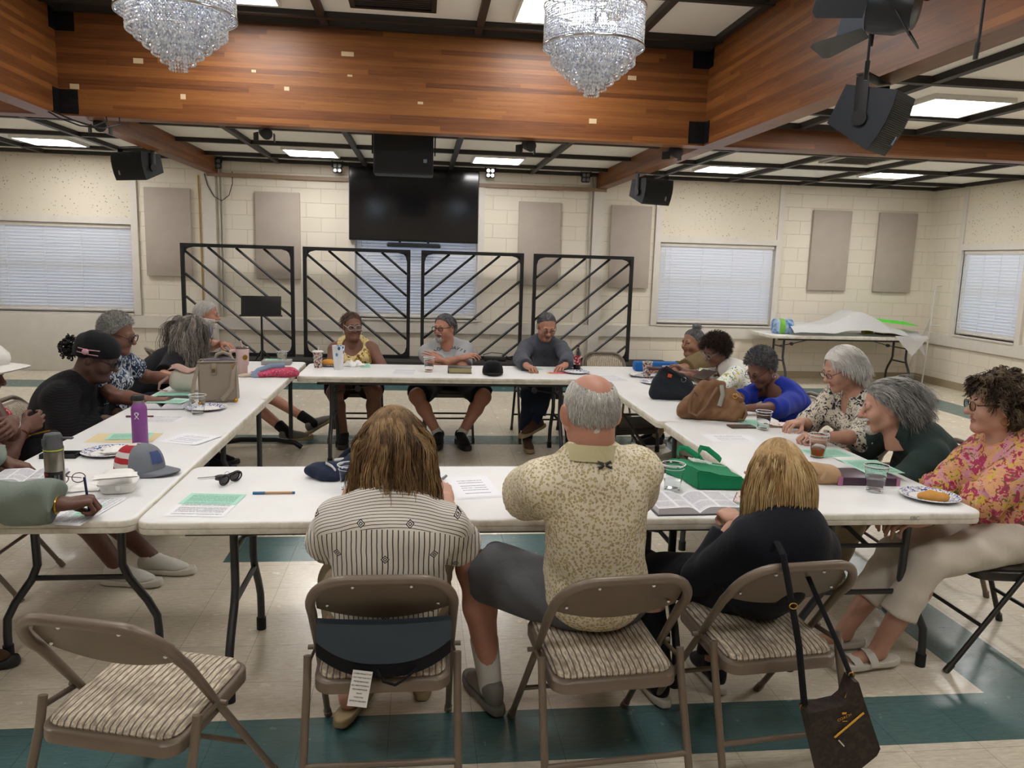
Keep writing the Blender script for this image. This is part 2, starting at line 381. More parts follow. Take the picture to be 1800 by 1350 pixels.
# white posts on the back wall under the far beams, pipe conduits, yellow cord
mb = MB()
for xx in (-2.93, 2.56): mb.box((xx, WY-.02, 1.38), (.16, .04, 2.72))
struct('trim_6', mb, M_TRIM)
M_CONDUIT = plain('painted_conduit', '#b9b4aa', .4)
for i, (xx, r) in enumerate(((-2.80, .012), (-2.755, .012), (2.44, .016))):
    solo('conduit_pipe', MB().tube([(xx, WY-.02, 2.9), (xx, WY-.02, .78)], r, 10), M_CONDUIT, ('thin grey conduit pipe hugging the white post right of the left tan panel', 'second thin grey conduit pipe further from the left white post', 'grey conduit pipe along the white post behind the rightmost lattice screen')[i], 'pipe', group='conduit pipes on the back wall')
solo('yellow_cord', MB().tube([(-3.075, WY-.012, 2.72), (-3.07, WY-.010, 2.0), (-3.06, WY-.012, 1.2), (-3.06, WY-.012, .8)], .007, 8), plain('yellow_cord', '#b08a2c', .6), 'thin yellow cord running down the wall beside the left white post', 'cord')
# ---- ceiling light panels (each carries its own lamp)
M_LITE = NT('led_diffuser').set(color=(1, 1, 1), emit=(1.0, .98, .955), estr=PANEL_L).m
M_FRAMEW = plain('light_frame_white', '#d8d6d0', .4)
PAN = [(-4.5, 10.45, 'nearest the left window'), (-1.4, 10.45, 'left of the hanging loudspeaker'), (.95, 10.35, 'right of the hanging loudspeaker'), (3.92, 10.22, 'above the window right of the lattice screens'), (6.14, 10.0, 'nearest the far right corner'), (4.0, 5.88, 'beside the large loudspeaker on the right beam')]
PAN_UNSEEN = [(-4.5, 5.7), (-4.5, 2.1), (-6.8, 8.0), (-6.8, 3.0), (4.0, 2.1), (6.2, 4.6), (6.2, 7.6)]
PAN_HI = [(1.02, 6.28), (-1.42, 6.28), (1.02, 3.0), (-1.42, 3.0), (-1.42, 0.0), (1.02, 0.0)]
def light_panel(x, y, z, label, w=.60, d=.60):
    o = thing('ceiling_light', label, 'ceiling light', (x, y, z), 0, 'flat square ceiling lights')
    f = MB()
    for s in (-1, 1): f.box((s*(w/2+.012), 0, -.018), (.024, d+.048, .036)); f.box((0, s*(d/2+.012), -.018), (w, .024, .036))
    part('frame', f, M_FRAMEW, o); part('diffuser', MB().box((0, 0, -.022), (w, d, .012)), M_LITE, o)
    return o
for x, y, n in PAN: light_panel(x, y, ZL, 'lit square ceiling light '+n)
for x, y in PAN_UNSEEN: light_panel(x, y, ZL, 'lit square ceiling light out of the picture')
for i, (x, y) in enumerate(PAN_HI): light_panel(x, y, ZH, ('lit ceiling light behind the right chandelier', 'lit ceiling light right of the left chandelier at the picture top')[i] if i < 2 else 'lit square ceiling light out of the picture')
# ================================================================== fixed fittings
M_BLACK = plain('black_powder_coat', '#141416', .45, .2)
M_BLKPL = plain('black_plastic', '#15171a', .5)
M_GRILLE = plain('speaker_grille', '#101317', .6, bump=.5, bscale=700)
M_SPK = plain('speaker_cabinet', '#1a212b', .55, bump=.25, bscale=260)
M_CHROME = plain('polished_chrome', '#cfd0d4', .12, 1.0, var=.02)
M_WHITEP = plain('white_plastic', '#dad8d2', .5)
t = NT('tan_panel_fabric'); wv = t.n('ShaderNodeTexWave', {'Vector': t.co(), 'Scale': 160, 'Distortion': 1.5}).outputs[1]
t.set(color=t.mix(t.noise(t.co(), 5), srgb('#a89d93'), srgb('#b5aaa0')), rough=.9, spec=.15); t.bump(wv, .12, .001); M_PANEL = t.m
for px, nm in ((-3.485, 'left of the left white post'), (-2.01, 'behind the leftmost lattice screen'), (1.69, 'right of the television'), (3.055, 'just left of the right blind window'), (6.17, 'over the covered folding table'), (7.23, 'nearest the far right corner')):
    o = solo('acoustic_panel', MB().box((0, 0, 0), (.61, .05, 1.2), bev=.008), M_PANEL, 'tall tan fabric acoustic panel '+nm, 'acoustic panel', (px, WY-.03, 1.93 if px < 4 else 1.97), 0, 'acoustic wall panels')
# television with soundbar
tv = thing('wall_television', 'large black flat television on the back wall above the middle lattice screens', 'television', (-.115, WY-.12, 2.42))
M_SCREEN = NT('glossy_black_screen').set(color=(.006, .006, .007), rough=.12, spec=.6).m
part('casing', MB().box((0, .03, 0), (1.82, .05, 1.03), bev=.008), M_BLKPL, tv)
part('screen', MB().box((0, .002, .006), (1.795, .008, 1.0)), M_SCREEN, tv)
part('wall_mount', MB().box((0, .085, 0), (.6, .07, .4)), M_BLACK, tv)
sb = thing('soundbar', 'slim black soundbar hung under the wall television', 'soundbar', (-.115, WY-.14, 1.855))
part('cabinet', MB().box((0, 0, 0), (.76, .08, .065), bev=.02), M_BLKPL, sb); part('grille', MB().box((0, -.041, 0), (.70, .004, .045)), M_GRILLE, sb)
part('bracket', MB().box((-.2, .06, .03), (.03, .09, .12)).box((.2, .06, .03), (.03, .09, .12)), M_BLACK, sb)
# ---- loudspeakers
def wedge_speaker(name, label, loc, rot, w, h, d, badge, yoke=True, mount=None):
    """wedge cabinet, curved grille on the -y face, hung in a U bracket with its stem going up by `mount`"""
    o = thing(name, label, 'loudspeaker', loc, 0, 'hanging loudspeakers'); o.rotation_euler = rot
    fw, bw = w/2, w/2*.62
    poly = [(-fw, -d*.42), (-fw*.5, -d*.49), (0, -d*.51), (fw*.5, -d*.49), (fw, -d*.42), (bw, d*.5), (-bw, d*.5)]
    part('cabinet', MB().prism(poly, -h/2, h/2), M_SPK, o, angle=20)
    g = MB().grid(lambda u, v: ((u-.5)*w*.97, -d*(.512-.085*(2*u-1)**2)-.004, (v-.5)*h*.95), 17, 2)
    for k in range(26):   # horizontal louvre lines of the grille
        zz = (k/25-.5)*h*.9
        g.tube([((u/8-.5)*w*.95, -d*(.512-.085*(2*u/8-1)**2)-.006, zz) for u in range(9)], .0025, 4)
    part('grille', g, M_GRILLE, o)
    part('badge', MB().box(((.33*w) if badge > 0 else -.33*w, -d*.475-.012, -h*.25), (.035 if abs(badge) == 1 else .02, .006, .035 if abs(badge) == 1 else .06)), plain('badge_blue_grey', '#7f97ad', .3), o, 'small pale maker badge')
    if yoke:
        b = MB(); hh = h/2+.012
        for s in (-1, 1):
            b.box((0, .02, s*hh), (.075, d*.62, .006)); b.cyl((0, -.02, s*hh-.006*s), (0, -.02, s*(hh+.012)), .03)
        b.box((0, d*.34, 0), (.075, .006, h+.03))
        part('yoke', b, M_BLACK, o)
    return o
# yoked sideways: cabinet lies with its long side across
def beam_speaker(name, label, loc, yaw, tilt, w, h, d, badge, up):
    o = thing(name, label, 'loudspeaker', loc, yaw, 'hanging loudspeakers')
    R = Matrix.Rotation(tilt, 4, 'X')
    fw, bw = w/2, w/2*.66
    poly = [(-fw, -d*.42), (-fw*.5, -d*.48), (0, -d*.5), (fw*.5, -d*.48), (fw, -d*.42), (bw, d*.5), (-bw, d*.5)]
    # the taper is seen from the side, so the wedge runs along x
    prof = [(-d*.42, -fw), (-d*.48, -fw*.5), (-d*.5, 0), (-d*.48, fw*.5), (-d*.42, fw), (d*.5, bw), (d*.5, -bw)]
    Mx = R @ Matrix(((0, 0, 1, 0), (1, 0, 0, 0), (0, 1, 0, 0), (0, 0, 0, 1)))
    part('cabinet', MB().prism(prof, -h/2, h/2, Mx), M_SPK, o, angle=20)
    g = MB()
    n = 30
    for k in range(n):
        zz = (k/(n-1)-.5)*w*.94; yy = -d*(.505-.085*(2*k/(n-1)-1)**2)
        g.tube([R @ Vector((-h*.47, yy, zz)), R @ Vector((h*.47, yy, zz))], .0045, 4)
    g.grid(lambda u, v: R @ Vector(((v-.5)*h*.96, -d*(.502-.085*(2*u-1)**2), (u-.5)*w*.97)), 13, 2)
    part('grille', g, M_GRILLE, o)
    part('badge', MB().box((badge*h*.36, -d*.475-.006, -w*.22), (.018, .008, .05), R), plain('badge_blue_grey', '#7f97ad', .3), o, 'small pale maker badge')
    b = MB()
    for s in (-1, 1):
        b.tube([(s*(h/2+.012), 0, up-.02), (s*(h/2+.012), 0, -.05)], .035, 8, sx=.12, up=(0, 1, 0)); b.cyl((s*(h/2), 0, -.03), (s*(h/2+.02), 0, -.03), .042)
    b.box((0, 0, up-.008), (h+.04, .07, .008))
    part('yoke', b, M_BLACK, o)
    return o
beam_speaker('large_loudspeaker', 'large navy-black wedge loudspeaker hanging under the right beam', (2.50, 4.35, 2.545), math.radians(40), math.radians(24), .33, .30, .30, .9, .21)
beam_speaker('wall_loudspeaker', 'black wedge loudspeaker by the left beam above the left window', (-3.12, 9.3, 2.60), math.radians(-28), math.radians(12), .30, .44, .28, -.8, .2)
beam_speaker('wall_loudspeaker', 'black wedge loudspeaker by the right far beam above the lattice screen end', (2.72, 9.4, 2.56), math.radians(24), math.radians(12), .30, .42, .28, .8, .2)
o = thing('center_loudspeaker', 'square black loudspeaker hanging in front of the television', 'loudspeaker', (-.18, 7.55, 2.63), 0, 'hanging loudspeakers')
part('cabinet', MB().box((0, .13, 0), (.55, .26, .37), bev=.012), M_SPK, o); part('grille', MB().box((0, -.004, 0), (.52, .012, .34), bev=.004), M_GRILLE, o)
part('badge', MB().box((.20, -.012, -.06), (.032, .006, .032)), plain('badge_blue_grey', '#7f97ad', .3), o, 'small pale maker badge')
part('bracket', MB().box((-.29, .13, .17), (.012, .05, .33)).box((.29, .13, .17), (.012, .05, .33)).box((0, .13, .335), (.6, .05, .01)), M_BLACK, o)
# ---- lattice screens on the stage
M_CARPET = plain('charcoal_carpet', '#3b3836', .95, bump=.6, bscale=500, spec=.1)
st = thing('stage_platform', 'low charcoal carpeted stage along the back wall', 'stage', (0, 0, 0))
part('deck', MB().box((0, (10.85+WY-.04)/2, .15), (7.3, WY-.04-10.85, .22), bev=.01), M_CARPET, st)
part('skirting', MB().box((0, (10.88+WY-.04)/2, .02), (7.26, WY-.04-10.89, .04)), M_BLACK, st)
def lattice(x0, x1, flip, label):
    w = x1-x0; h = 1.53
    o = thing('lattice_screen', label, 'screen', ((x0+x1)/2, 11.22, .26), 0, 'black lattice screens')
    f = MB()
    for s in (-1, 1): f.box((s*(w/2-.024), 0, h/2), (.048, .048, h))
    for zz in (.024, h-.024): f.box((0, 0, zz), (w-.09, .046, .048))
    for sx in (-1, 1):
        for sz in (0, 1):
            cx, cz = sx*(w/2-.046), (.046 if not sz else h-.046); dz = 1 if not sz else -1
            f.prism([(cx, cz), (cx-sx*.13, cz), (cx-sx*.05, cz+dz*.022), (cx-sx*.022, cz+dz*.05), (cx, cz+dz*.13)], -.008, .008, Matrix.Rotation(PI/2, 4, 'X'))
    part('frame', f, M_BLACK, o, smooth=False)
    W2, H2 = w-.09, h-.09
    for k in range(8):
        d = .742-.262*k+.0; pts = []
        for u, v in ((max(0, d), max(0, -d)*.84), ):
            a = (u, v)
        e = d+1/.84*H2/W2
        b = (min(1, e), H2/W2 if e <= 1 else (1-d)*.84)
        if b[0]-a[0] < .05: continue
        P = [((q[0]-.5)*W2*(-1 if flip else 1), .02, h-.045-q[1]*W2) for q in (a, b)]
        part('bar', MB().tube(P, .017, 4, up=(0, 1, 0)), M_BLACK, o, smooth=False)
lattice(-3.25, -1.75, 0, 'leftmost black lattice screen with bars falling to the right, behind the music stand')
lattice(-1.63, -.16, 0, 'black lattice screen with falling bars behind the woman in the gold leaf top')
lattice(-.01, 1.44, 1, 'black lattice screen with rising bars behind the man in the grey tee')
lattice(1.58, 3.04, 1, 'rightmost black lattice screen with bars rising to the right')
# power strip at the stage back
o = thing('power_strip', 'small black power box with cable on the stage by the lattice screens', 'power strip', (1.05, 11.05, .26))
part('box', MB().box((0, 0, .03), (.30, .08, .06), bev=.008), M_BLKPL, o); part('cable', MB().tube([(-.15, 0, .03), (-.17, .02, .09), (-.05, .03, .12), (.1, .03, .11), (.2, .02, .05), (.28, .02, .012), (.4, 0, .008)], .006, 8), M_BLKPL, o)
# white panel standing at the left
o = solo('folded_white_panel', MB().box((0, 0, .40), (3.4, .06, .78), bev=.012).box((0, 0, .012), (3.38, .05, .02)), plain('off_white_laminate', '#c6c1b8', .55), 'long off-white panel standing on edge under the left window', 'panel', (-5.85, 11.36, 0))
# ---- music stand
o = thing('music_stand', 'black music stand with tilted desk before the leftmost lattice screen', 'music stand', (-2.03, 10.35, 0), math.radians(8))
R = Matrix.Translation((0, -.02, 1.02)) @ Matrix.Rotation(math.radians(-18), 4, 'X')
part('desk', MB().box((0, 0, 0), (.49, .012, .26), R, .004).box((0, -.03, -.135), (.52, .06, .008), R), M_BLACK, o)
part('pole', MB().cyl((0, 0, .34), (0, 0, .95), .013).cyl((0, 0, .28), (0, 0, .66), .017), M_BLACK, o)
part('clamp', MB().ell((0, .0, .92), (.03, .03, .04)).box((0, -.01, .98), (.16, .012, .03)), M_BLACK, o)
for a in (20, 140, 260):
    ca, sa = math.cos(math.radians(a)), math.sin(math.radians(a))
    part('leg', MB().tube([(ca*.018, sa*.018, .44), (ca*.34, sa*.34, .012)], .010, 8).tube([(ca*.018, sa*.018, .28), (ca*.19, sa*.19, .225)], .007, 6).ell((ca*.34, sa*.34, .014), (.02, .02, .014)), M_BLACK, o)
# ---- spot and par lights
def par_quad(px, py, lit, label):
    p = on_y(px, py, 11.38)
    o = thing('quad_spotlight', label, 'spotlight', (p.x, p.y, p.z), 0, 'four-lens spotlights on the back wall')
    part('casing', MB().box((0, .02, -.01), (.125, .07, .135), bev=.02), M_BLKPL, o)
    l = MB()
    for sx in (-1, 1):
        for sz in (-1, 1): l.cyl((sx*.030, -.018, -.01+sz*.032), (sx*.030, -.008, -.01+sz*.032), .025, .020, 14)
    part('lens_cluster', l, NT('lens_lit').set(color=(1, 1, 1), emit=(1, .98, .95), estr=2.5).m if lit else plain('lens_dull', '#8b8d90', .25, .4), o)
    part('bracket', MB().tube([(-.07, .0, 0), (-.072, .0, .10), (-.03, 0, .125), (.03, 0, .125), (.072, 0, .10), (.07, 0, 0)], .008, 6).box((0, .07, .115), (.04, .15, .015)), M_BLACK, o)
par_quad(380, 286, False, 'four-lens spotlight beside the left far beam end')
par_quad(593, 294, False, 'four-lens spotlight left of the television')
par_quad(862, 303, True, 'four-lens spotlight with lit white lenses right of the television')
par_quad(1030, 311, False, 'four-lens spotlight beside the right far beam end')
for px, lab in ((172, 'small black barn-door spotlight under the left end of the cross beam'), (466, 'small black barn-door spotlight under the cross beam left of centre'), (932, 'small black barn-door spotlight under the cross beam right of the hanging loudspeaker'), (1192, 'small black barn-door spotlight under the right end of the cross beam')):
    p = on_y(px, 222+(px-430)*.042, BY+.2)
    o = thing('barn_door_spotlight', lab, 'spotlight', (p.x, BY+.24, 2.72), math.radians(200), 'small spotlights under the cross beam')
    part('body', MB().lathe([(.03, -.05), (.05, -.04), (.055, .05), (.04, .06)], 16, Matrix.Rotation(math.radians(70), 4, 'X')), M_BLKPL, o)
    for s in (-1, 1): part('barn_door', MB().box((s*.06, -.07, -.03), (.006, .09, .07), Matrix.Rotation(s*.3, 4, 'Z'), .002), M_BLKPL, o)
    part('bracket', MB().box((0, 0, .05), (.05, .05, .06)), M_BLKPL, o)
# big stage light at the top right
o = thing('stage_light', 'black stage light with open barn doors at the picture top right', 'stage light', (1.80, 3.05, 2.70), math.radians(48))
R = Matrix.Rotation(math.radians(-78), 4, 'X')
part('housing', MB().lathe([(.03, -.10), (.075, -.09), (.10, -.03), (.10, .07), (.085, .075), (.08, .05)], 28, R), plain('stage_light_black', '#141a22', .35), o)
for k, (ang, w) in enumerate(((0, .20), (90, .16), (180, .20), (270, .16))):
    Q = R @ Matrix.Rotation(math.radians(ang), 4, 'Z') @ Matrix.Translation((0, .10, .07)) @ Matrix.Rotation(math.radians(62), 4, 'X')
    part('barn_door', MB().prism([(-.07, 0), (.07, 0), (w*.62, .17), (w*.5, .19), (-w*.5, .19), (-w*.62, .17)], -.0015, .0015, Q), plain('barn_door_black', '#20262f', .5), o)
part('yoke', MB().tube([(-.12, 0, .0), (-.125, .02, .14), (0, .03, .17), (.125, .02, .14), (.12, 0, 0)], .008, 8).tube([(-.09, -.02, -.02), (-.10, -.09, -.14), (.10, -.09, -.14), (.09, -.02, -.02)], .004, 6), M_BLACK, o)
part('clamp', MB().box((0, .03, .22), (.05, .05, .12), bev=.008).cyl((-.3, .03, .29), (.9, .03, .29), .024), M_BLACK, o)
for dx, zz, lab in ((.13, -.02, 0), (.10, -.16, 1)):
    part('cable_connector', MB().tube([(dx, .06, .2), (dx+.02, .1, .08), (dx+.03, .1, zz)], .006, 8).cyl((dx+.03, .1, zz), (dx+.032, .102, zz-.075), .0105, .009), M_BLKPL, o)
o = thing('hanging_cable', 'black cable with a plug hanging down beside the right beam', 'cable', (2.28, 3.2, 2.58))
part('wire', MB().tube([(.01, 0, .38), (.005, .0, .2), (.004, 0, .09), (0, 0, .05)], .006, 8), M_BLKPL, o)
part('plug', MB().cyl((0, 0, .055), (-.004, 0, -.01), .011, .010).cyl((.01, 0, .23), (.008, 0, .30), .014), M_BLKPL, o)
solo('looped_cable', MB().tube([(0, 0, 0), (.04, 0, -.16), (.12, 0, -.30), (.22, 0, -.36), (.32, 0, -.28), (.37, 0, -.12), (.37, 0, .04)], .006, 8), M_BLKPL, 'thin black cable looping below the left far beam end', 'cable', (-2.98, WY-.05, 2.74))
solo('beam_cable', MB().tube([(-.25, -.06, .03), (-.1, -.1, -.05), (.05, -.1, -.10), (.22, -.08, -.11), (.32, 0, -.06), (.30, .05, .0)], .006, 8).tube([(-.2, -.06, .02), (.0, -.1, -.06), (.15, -.1, -.10), (.22, 0, -.04), (.2, .04, 0)], .006, 8), M_BLKPL, 'black cables drooping under the left corner of the beams', 'cable', (-2.78, 6.98, 2.75))
# ---- vents
o = thing('ceiling_vent', 'square grey louvred ceiling vent near the right window', 'vent', (5.03, 8.95, ZL))
M_VENT = plain('vent_grey', '#a7a49e', .4)
part('frame', MB().box((0, -.29, -.012), (.62, .05, .024)).box((0, .29, -.012), (.62, .05, .024)).box((-.29, 0, -.012), (.05, .6, .024)).box((.29, 0, -.012), (.05, .6, .024)), M_VENT, o)
sl = MB()
for k in range(7): sl.box((0, -.22+k*.073, -.016), (.52, .045, .004), Matrix.Translation((0, -.22+k*.073, 0)) @ Matrix.Rotation(.5, 4, 'X') @ Matrix.Translation((0, .22-k*.073, 0)))
part('louvre', sl, plain('vent_dark', '#5b5954', .5), o)
o = thing('black_ceiling_vent', 'black louvred vent in the raised ceiling at the picture top', 'vent', (-.24, 6.36, ZH))
part('frame', MB().box((0, -.17, -.012), (.66, .04, .024)).box((0, .17, -.012), (.66, .04, .024)).box((-.31, 0, -.012), (.04, .3, .024)).box((.31, 0, -.012), (.04, .3, .024)), M_BLACK, o)
sl = MB()
for k in range(6): sl.box((0, -.12+k*.048, -.008), (.58, .03, .01))
part('louvre', sl, M_BLKPL, o)
# ---- chandeliers: a beaded drum with crystal strings stepping to a point
t = NT('cut_crystal'); t.set(color=t.ramp(t.n('ShaderNodeNewGeometry').outputs['Random Per Island'], [(0, srgb('#b4b8c2')), (.5, srgb('#e6e9f0')), (1, (1, 1, 1))]), rough=.14, metal=.6, spec=.8); M_CRYS = t.m
def bead(mb, x, y, z, r, h):
    i = len(mb.v); a = random.random()*PI
    c, s = math.cos(a)*r, math.sin(a)*r
    mb.v += [(x+c, y+s, z), (x-s, y+c, z), (x-c, y-s, z), (x+s, y-c, z), (x, y, z+h), (x, y, z-h)]
    for k in range(4): mb.f.append((i+k, i+(k+1) % 4, i+4)); mb.f.append((i+(k+1) % 4, i+k, i+5)); mb.mi += [0, 0]
M_BULB = NT('cool_led_bulb').set(color=(1, 1, 1), emit=(.72, .84, 1.0), estr=30.).m
def chandelier(x, y, z, R, label):
    """z: height of the lower drum ring"""
    o = thing('crystal_chandelier', label, 'chandelier', (x, y, z), random.random(), 'crystal chandeliers')
    H = .19
    for nm, zz, rr in (('lower_ring', 0, R), ('upper_ring', H, R)):
        part(nm, MB().tube([(rr*math.cos(a*2*PI/64), rr*math.sin(a*2*PI/64), zz) for a in range(64)], .007, 8, closed=True, sx=.5, up=(0, 0, 1)), M_CHROME, o)
    mb = MB()
    for k in range(150):
        a = 2*PI*k/150
        for j in range(16): bead(mb, (R-.006)*math.cos(a), (R-.006)*math.sin(a), .008+j*.0115, .0048, .0058)
    for k in range(90):
        a = 2*PI*k/90
        for j in range(9): bead(mb, (R*.86)*math.cos(a), (R*.86)*math.sin(a), .01+j*.02, .005, .009)
    part('beaded_drum', mb, M_CRYS, o, kind='stuff', smooth=False)
    for i in range(6):
        rr = R*(.82-.135*i); zb = -.075-.030*i; mb = MB(); n = int(rr*2*PI/.0125)
        for k in range(n):
            a = 2*PI*k/n
            for j in range(int((.07-zb)/.0155)): bead(mb, rr*math.cos(a), rr*math.sin(a), zb+j*.0155, .0060, .0078)
        part('crystal_tier', mb, M_CRYS, o, kind='stuff', smooth=False)
    part('upper_tier', (lambda m: [bead(m, R*.45*math.cos(2*PI*k/44), R*.45*math.sin(2*PI*k/44), H+.01+j*.016, .006, .008) for k in range(44) for j in range(8)] and m)(MB()), M_CRYS, o, kind='stuff', smooth=False)
    for k in range(4): part('bulb', MB().ell((R*.4*math.cos(k*PI/2), R*.4*math.sin(k*PI/2), H*.55), (.022, .022, .035), 12, 8), M_BULB, o)
    f = MB()
    for k in range(6):
        a = PI*k/3; f.tube([(0, 0, .07), (R*math.cos(a), R*math.sin(a), .0)], .004, 6); f.tube([(0, 0, H), (R*math.cos(a), R*math.sin(a), H)], .004, 6)
    f.cyl((0, 0, .02), (0, 0, ZH-z-.02), .008); f.lathe([(.06, ZH-z-.03), (.06, ZH-z)], 24)
    part('stem', f, M_CHROME, o)
chandelier(.835, 4.05, 2.742, .252, 'right crystal chandelier with beaded drum, before the cross beam')
chandelier(-1.075, 3.78, 2.70, .252, 'left crystal chandelier with beaded drum, cut by the picture top')
# ================================================================== tables
t = NT('white_blow_moulded_plastic'); co = t.co()
n = t.noise(co, 3.5, 6, .7); d = t.step(t.noise(co, 18, 5, .75), .62, .78)
t.set(color=t.mix(t.math('MULTIPLY', d, .16), t.mix(n, srgb('#d8d8d8'), srgb('#e9e9e8')), srgb('#a9a49b')), rough=.42, spec=.4); t.bump(t.noise(co, 420, 2), .06, .001); M_TOP = t.m
t = NT('worn_cream_plastic'); co = t.co()
t.set(color=t.mix(t.step(t.noise(co, 9, 5, .7), .45, .75), srgb('#ddd8cc'), srgb('#b6ad9b')), rough=.5); M_EDGE = t.m
M_LEG = plain('grey_hammered_steel', '#3f4043', .4, .5)
M_RUB = plain('black_rubber', '#0e0e0f', .7)
def folding_table(name, label, x0, x1, y0, y1, along='x', inset=(.3, .3), style='wishbone', group='white folding tables set out in a square'):
    """long side runs along `along`; wishbone leg pairs inset from both ends"""
    cx, cy = (x0+x1)/2, (y0+y1)/2
    o = thing(name, label, 'table', (cx, cy, 0), 0 if along == 'x' else PI/2, group)
    L, D = (x1-x0, y1-y0) if along == 'x' else (y1-y0, x1-x0)
    rings = [(L, D, .735, .05), (L-.012, D-.012, .740, .046)]
    mb = MB()
    lev = [(-.012, .690), (-.002, .692), (0, .697), (0, .7115), (-.004, .713), (0, .7145), (0, .731), (-.003, .7365), (-.010, .7398), (-.016, .740)]
    base = [rrect(L+2*e, D+2*e, .055+e, 6) for e, z in lev]; n = len(base[0])
    mb.add([(p[0], p[1], z) for b, (e, z) in zip(base, lev) for p in b], [(i*n+k, i*n+(k+1) % n, (i+1)*n+(k+1) % n, (i+1)*n+k) for i in range(len(lev)-1) for k in range(n)])
    mb.mi = [1 if len(f) == 4 and max(mb.v[q][2] for q in f) < .737 else 0 for f in mb.f]
    mb.f += [tuple((len(lev)-1)*n+k for k in range(n)), tuple(range(n-1, -1, -1))]; mb.mi += [0, 1]
    part('table_top', mb, [M_TOP, M_EDGE], o)
    part('apron_rail', MB().box((0, D/2-.09, .675), (L-.3, .025, .03)).box((0, -D/2+.09, .675), (L-.3, .025, .03)), M_LEG, o)
    for s in (-1, 1):
        xx = s*(L/2-inset[0 if s < 0 else 1])
        if style == 'wishbone':
            for q in (-1, 1):
                lg = part('leg', MB().tube([(xx, q*.17, .68), (xx, q*.165, .40), (xx, q*.19, .34), (xx, q*.26, .24), (xx, q*.295, .17), (xx, q*.30, .10), (xx, q*.30, .03)], .0165, 12), M_LEG, o)
                part('rubber_foot', MB().cyl((xx, q*.30, 0), (xx, q*.30, .055), .021), M_RUB, lg)
            part('crossbar', MB().tube([(xx, -.185, .345), (xx, .185, .345)], .012, 8).tube([(xx, -.168, .55), (xx, .168, .55)], .010, 8), M_LEG, o)
        else:
            lg = part('leg', MB().tube([(xx, -.27, .68), (xx, -.27, .09)], .018, 12).tube([(xx, .27, .68), (xx, .27, .09)], .018, 12), M_LEG, o)
            part('foot_bar', MB().tube([(xx, -.36, .012), (xx, -.30, .055), (xx, -.15, .08), (xx, .15, .08), (xx, .30, .055), (xx, .36, .012)], .022, 10), M_BLACK, lg)
        part('brace', MB().tube([(xx, 0, .55), (xx-s*.22, 0, .585), (xx-s*.58, 0, .675)], .016, 6, sx=.4, up=(0, 1, 0)).cyl((xx-s*.2, -.018, .58), (xx-s*.2, .018, .58), .024), M_LEG, o)
    return o
G = 'white folding tables set out in a square'
tA = folding_table('folding_table', 'nearest long white folding table with keys, cups and an open book', -.996, 1.455, 2.776, 3.537, 'x', (.29, .42))
folding_table('folding_table', 'white folding table at the near right with the plate of pastry', 1.470, 2.27, 2.806, 4.575, 'y', (.15, .22))
folding_table('folding_table', 'white folding table at the far right with the black handbag', 1.45, 2.25, 4.59, 7.085, 'y', (.35, .3))
folding_table('folding_table', 'white folding table at the near left with the purple bottle', -1.76, -1.005, 2.80, 5.238, 'y', (.45, .3))
folding_table('folding_table', 'white folding table at the far left with the pink tumbler', -1.77, -1.01, 5.245, 7.10, 'y', (.3, .22), 'tee')
folding_table('folding_table', 'white folding table at the far side of the square with the black cap', -.975, 1.43, 6.265, 7.02, 'x', (.25, .25))
folding_table('folding_table', 'white folding table by the back wall under plastic sheeting', 4.98, 7.43, 10.72, 11.47, 'x', (.3, .22), group='folding tables against the wall')
# black trim under the far table edge and its side handle
p = on_y(568, 663.5, 6.262)
# pencilled letters on the table edge
# ================================================================== folding chairs
t = NT('beige_chair_enamel'); co = t.co()
t.set(color=t.mix(t.noise(co, 14, 5), srgb('#695c4f'), srgb('#75685b')), rough=.38, spec=.45, metal=.15); t.bump(t.noise(co, 300, 1), .04, .001); M_CHAIR = t.m
t = NT('striped_tweed_upholstery'); co = t.co(); x, y, z = t.sep(co)
w = t.math('ABSOLUTE', t.math('SUBTRACT', t.math('FRACT', t.math('MULTIPLY', t.math('ADD', x, t.math('MULTIPLY', t.noise(co, 25, 2), .006)), 52)), .5))
dash = t.noise(t.scale(co, 150, 28, 150), 1.0, 3)
col = t.mix(t.step(w, .08, .15), srgb('#665c55'), t.mix(t.step(dash, .38, .62), srgb('#96897a'), srgb('#c9bda8')))
t.set(color=col, rough=.9, spec=.2); t.bump(t.math('ADD', w, t.math('MULTIPLY', dash, .5)), .5, .004); M_SEAT = t.m
M_CHAIRD = plain('dark_chair_enamel', '#2d2926', .4, .2)
M_SEATD = plain('dark_brown_vinyl', '#3a322c', .55)
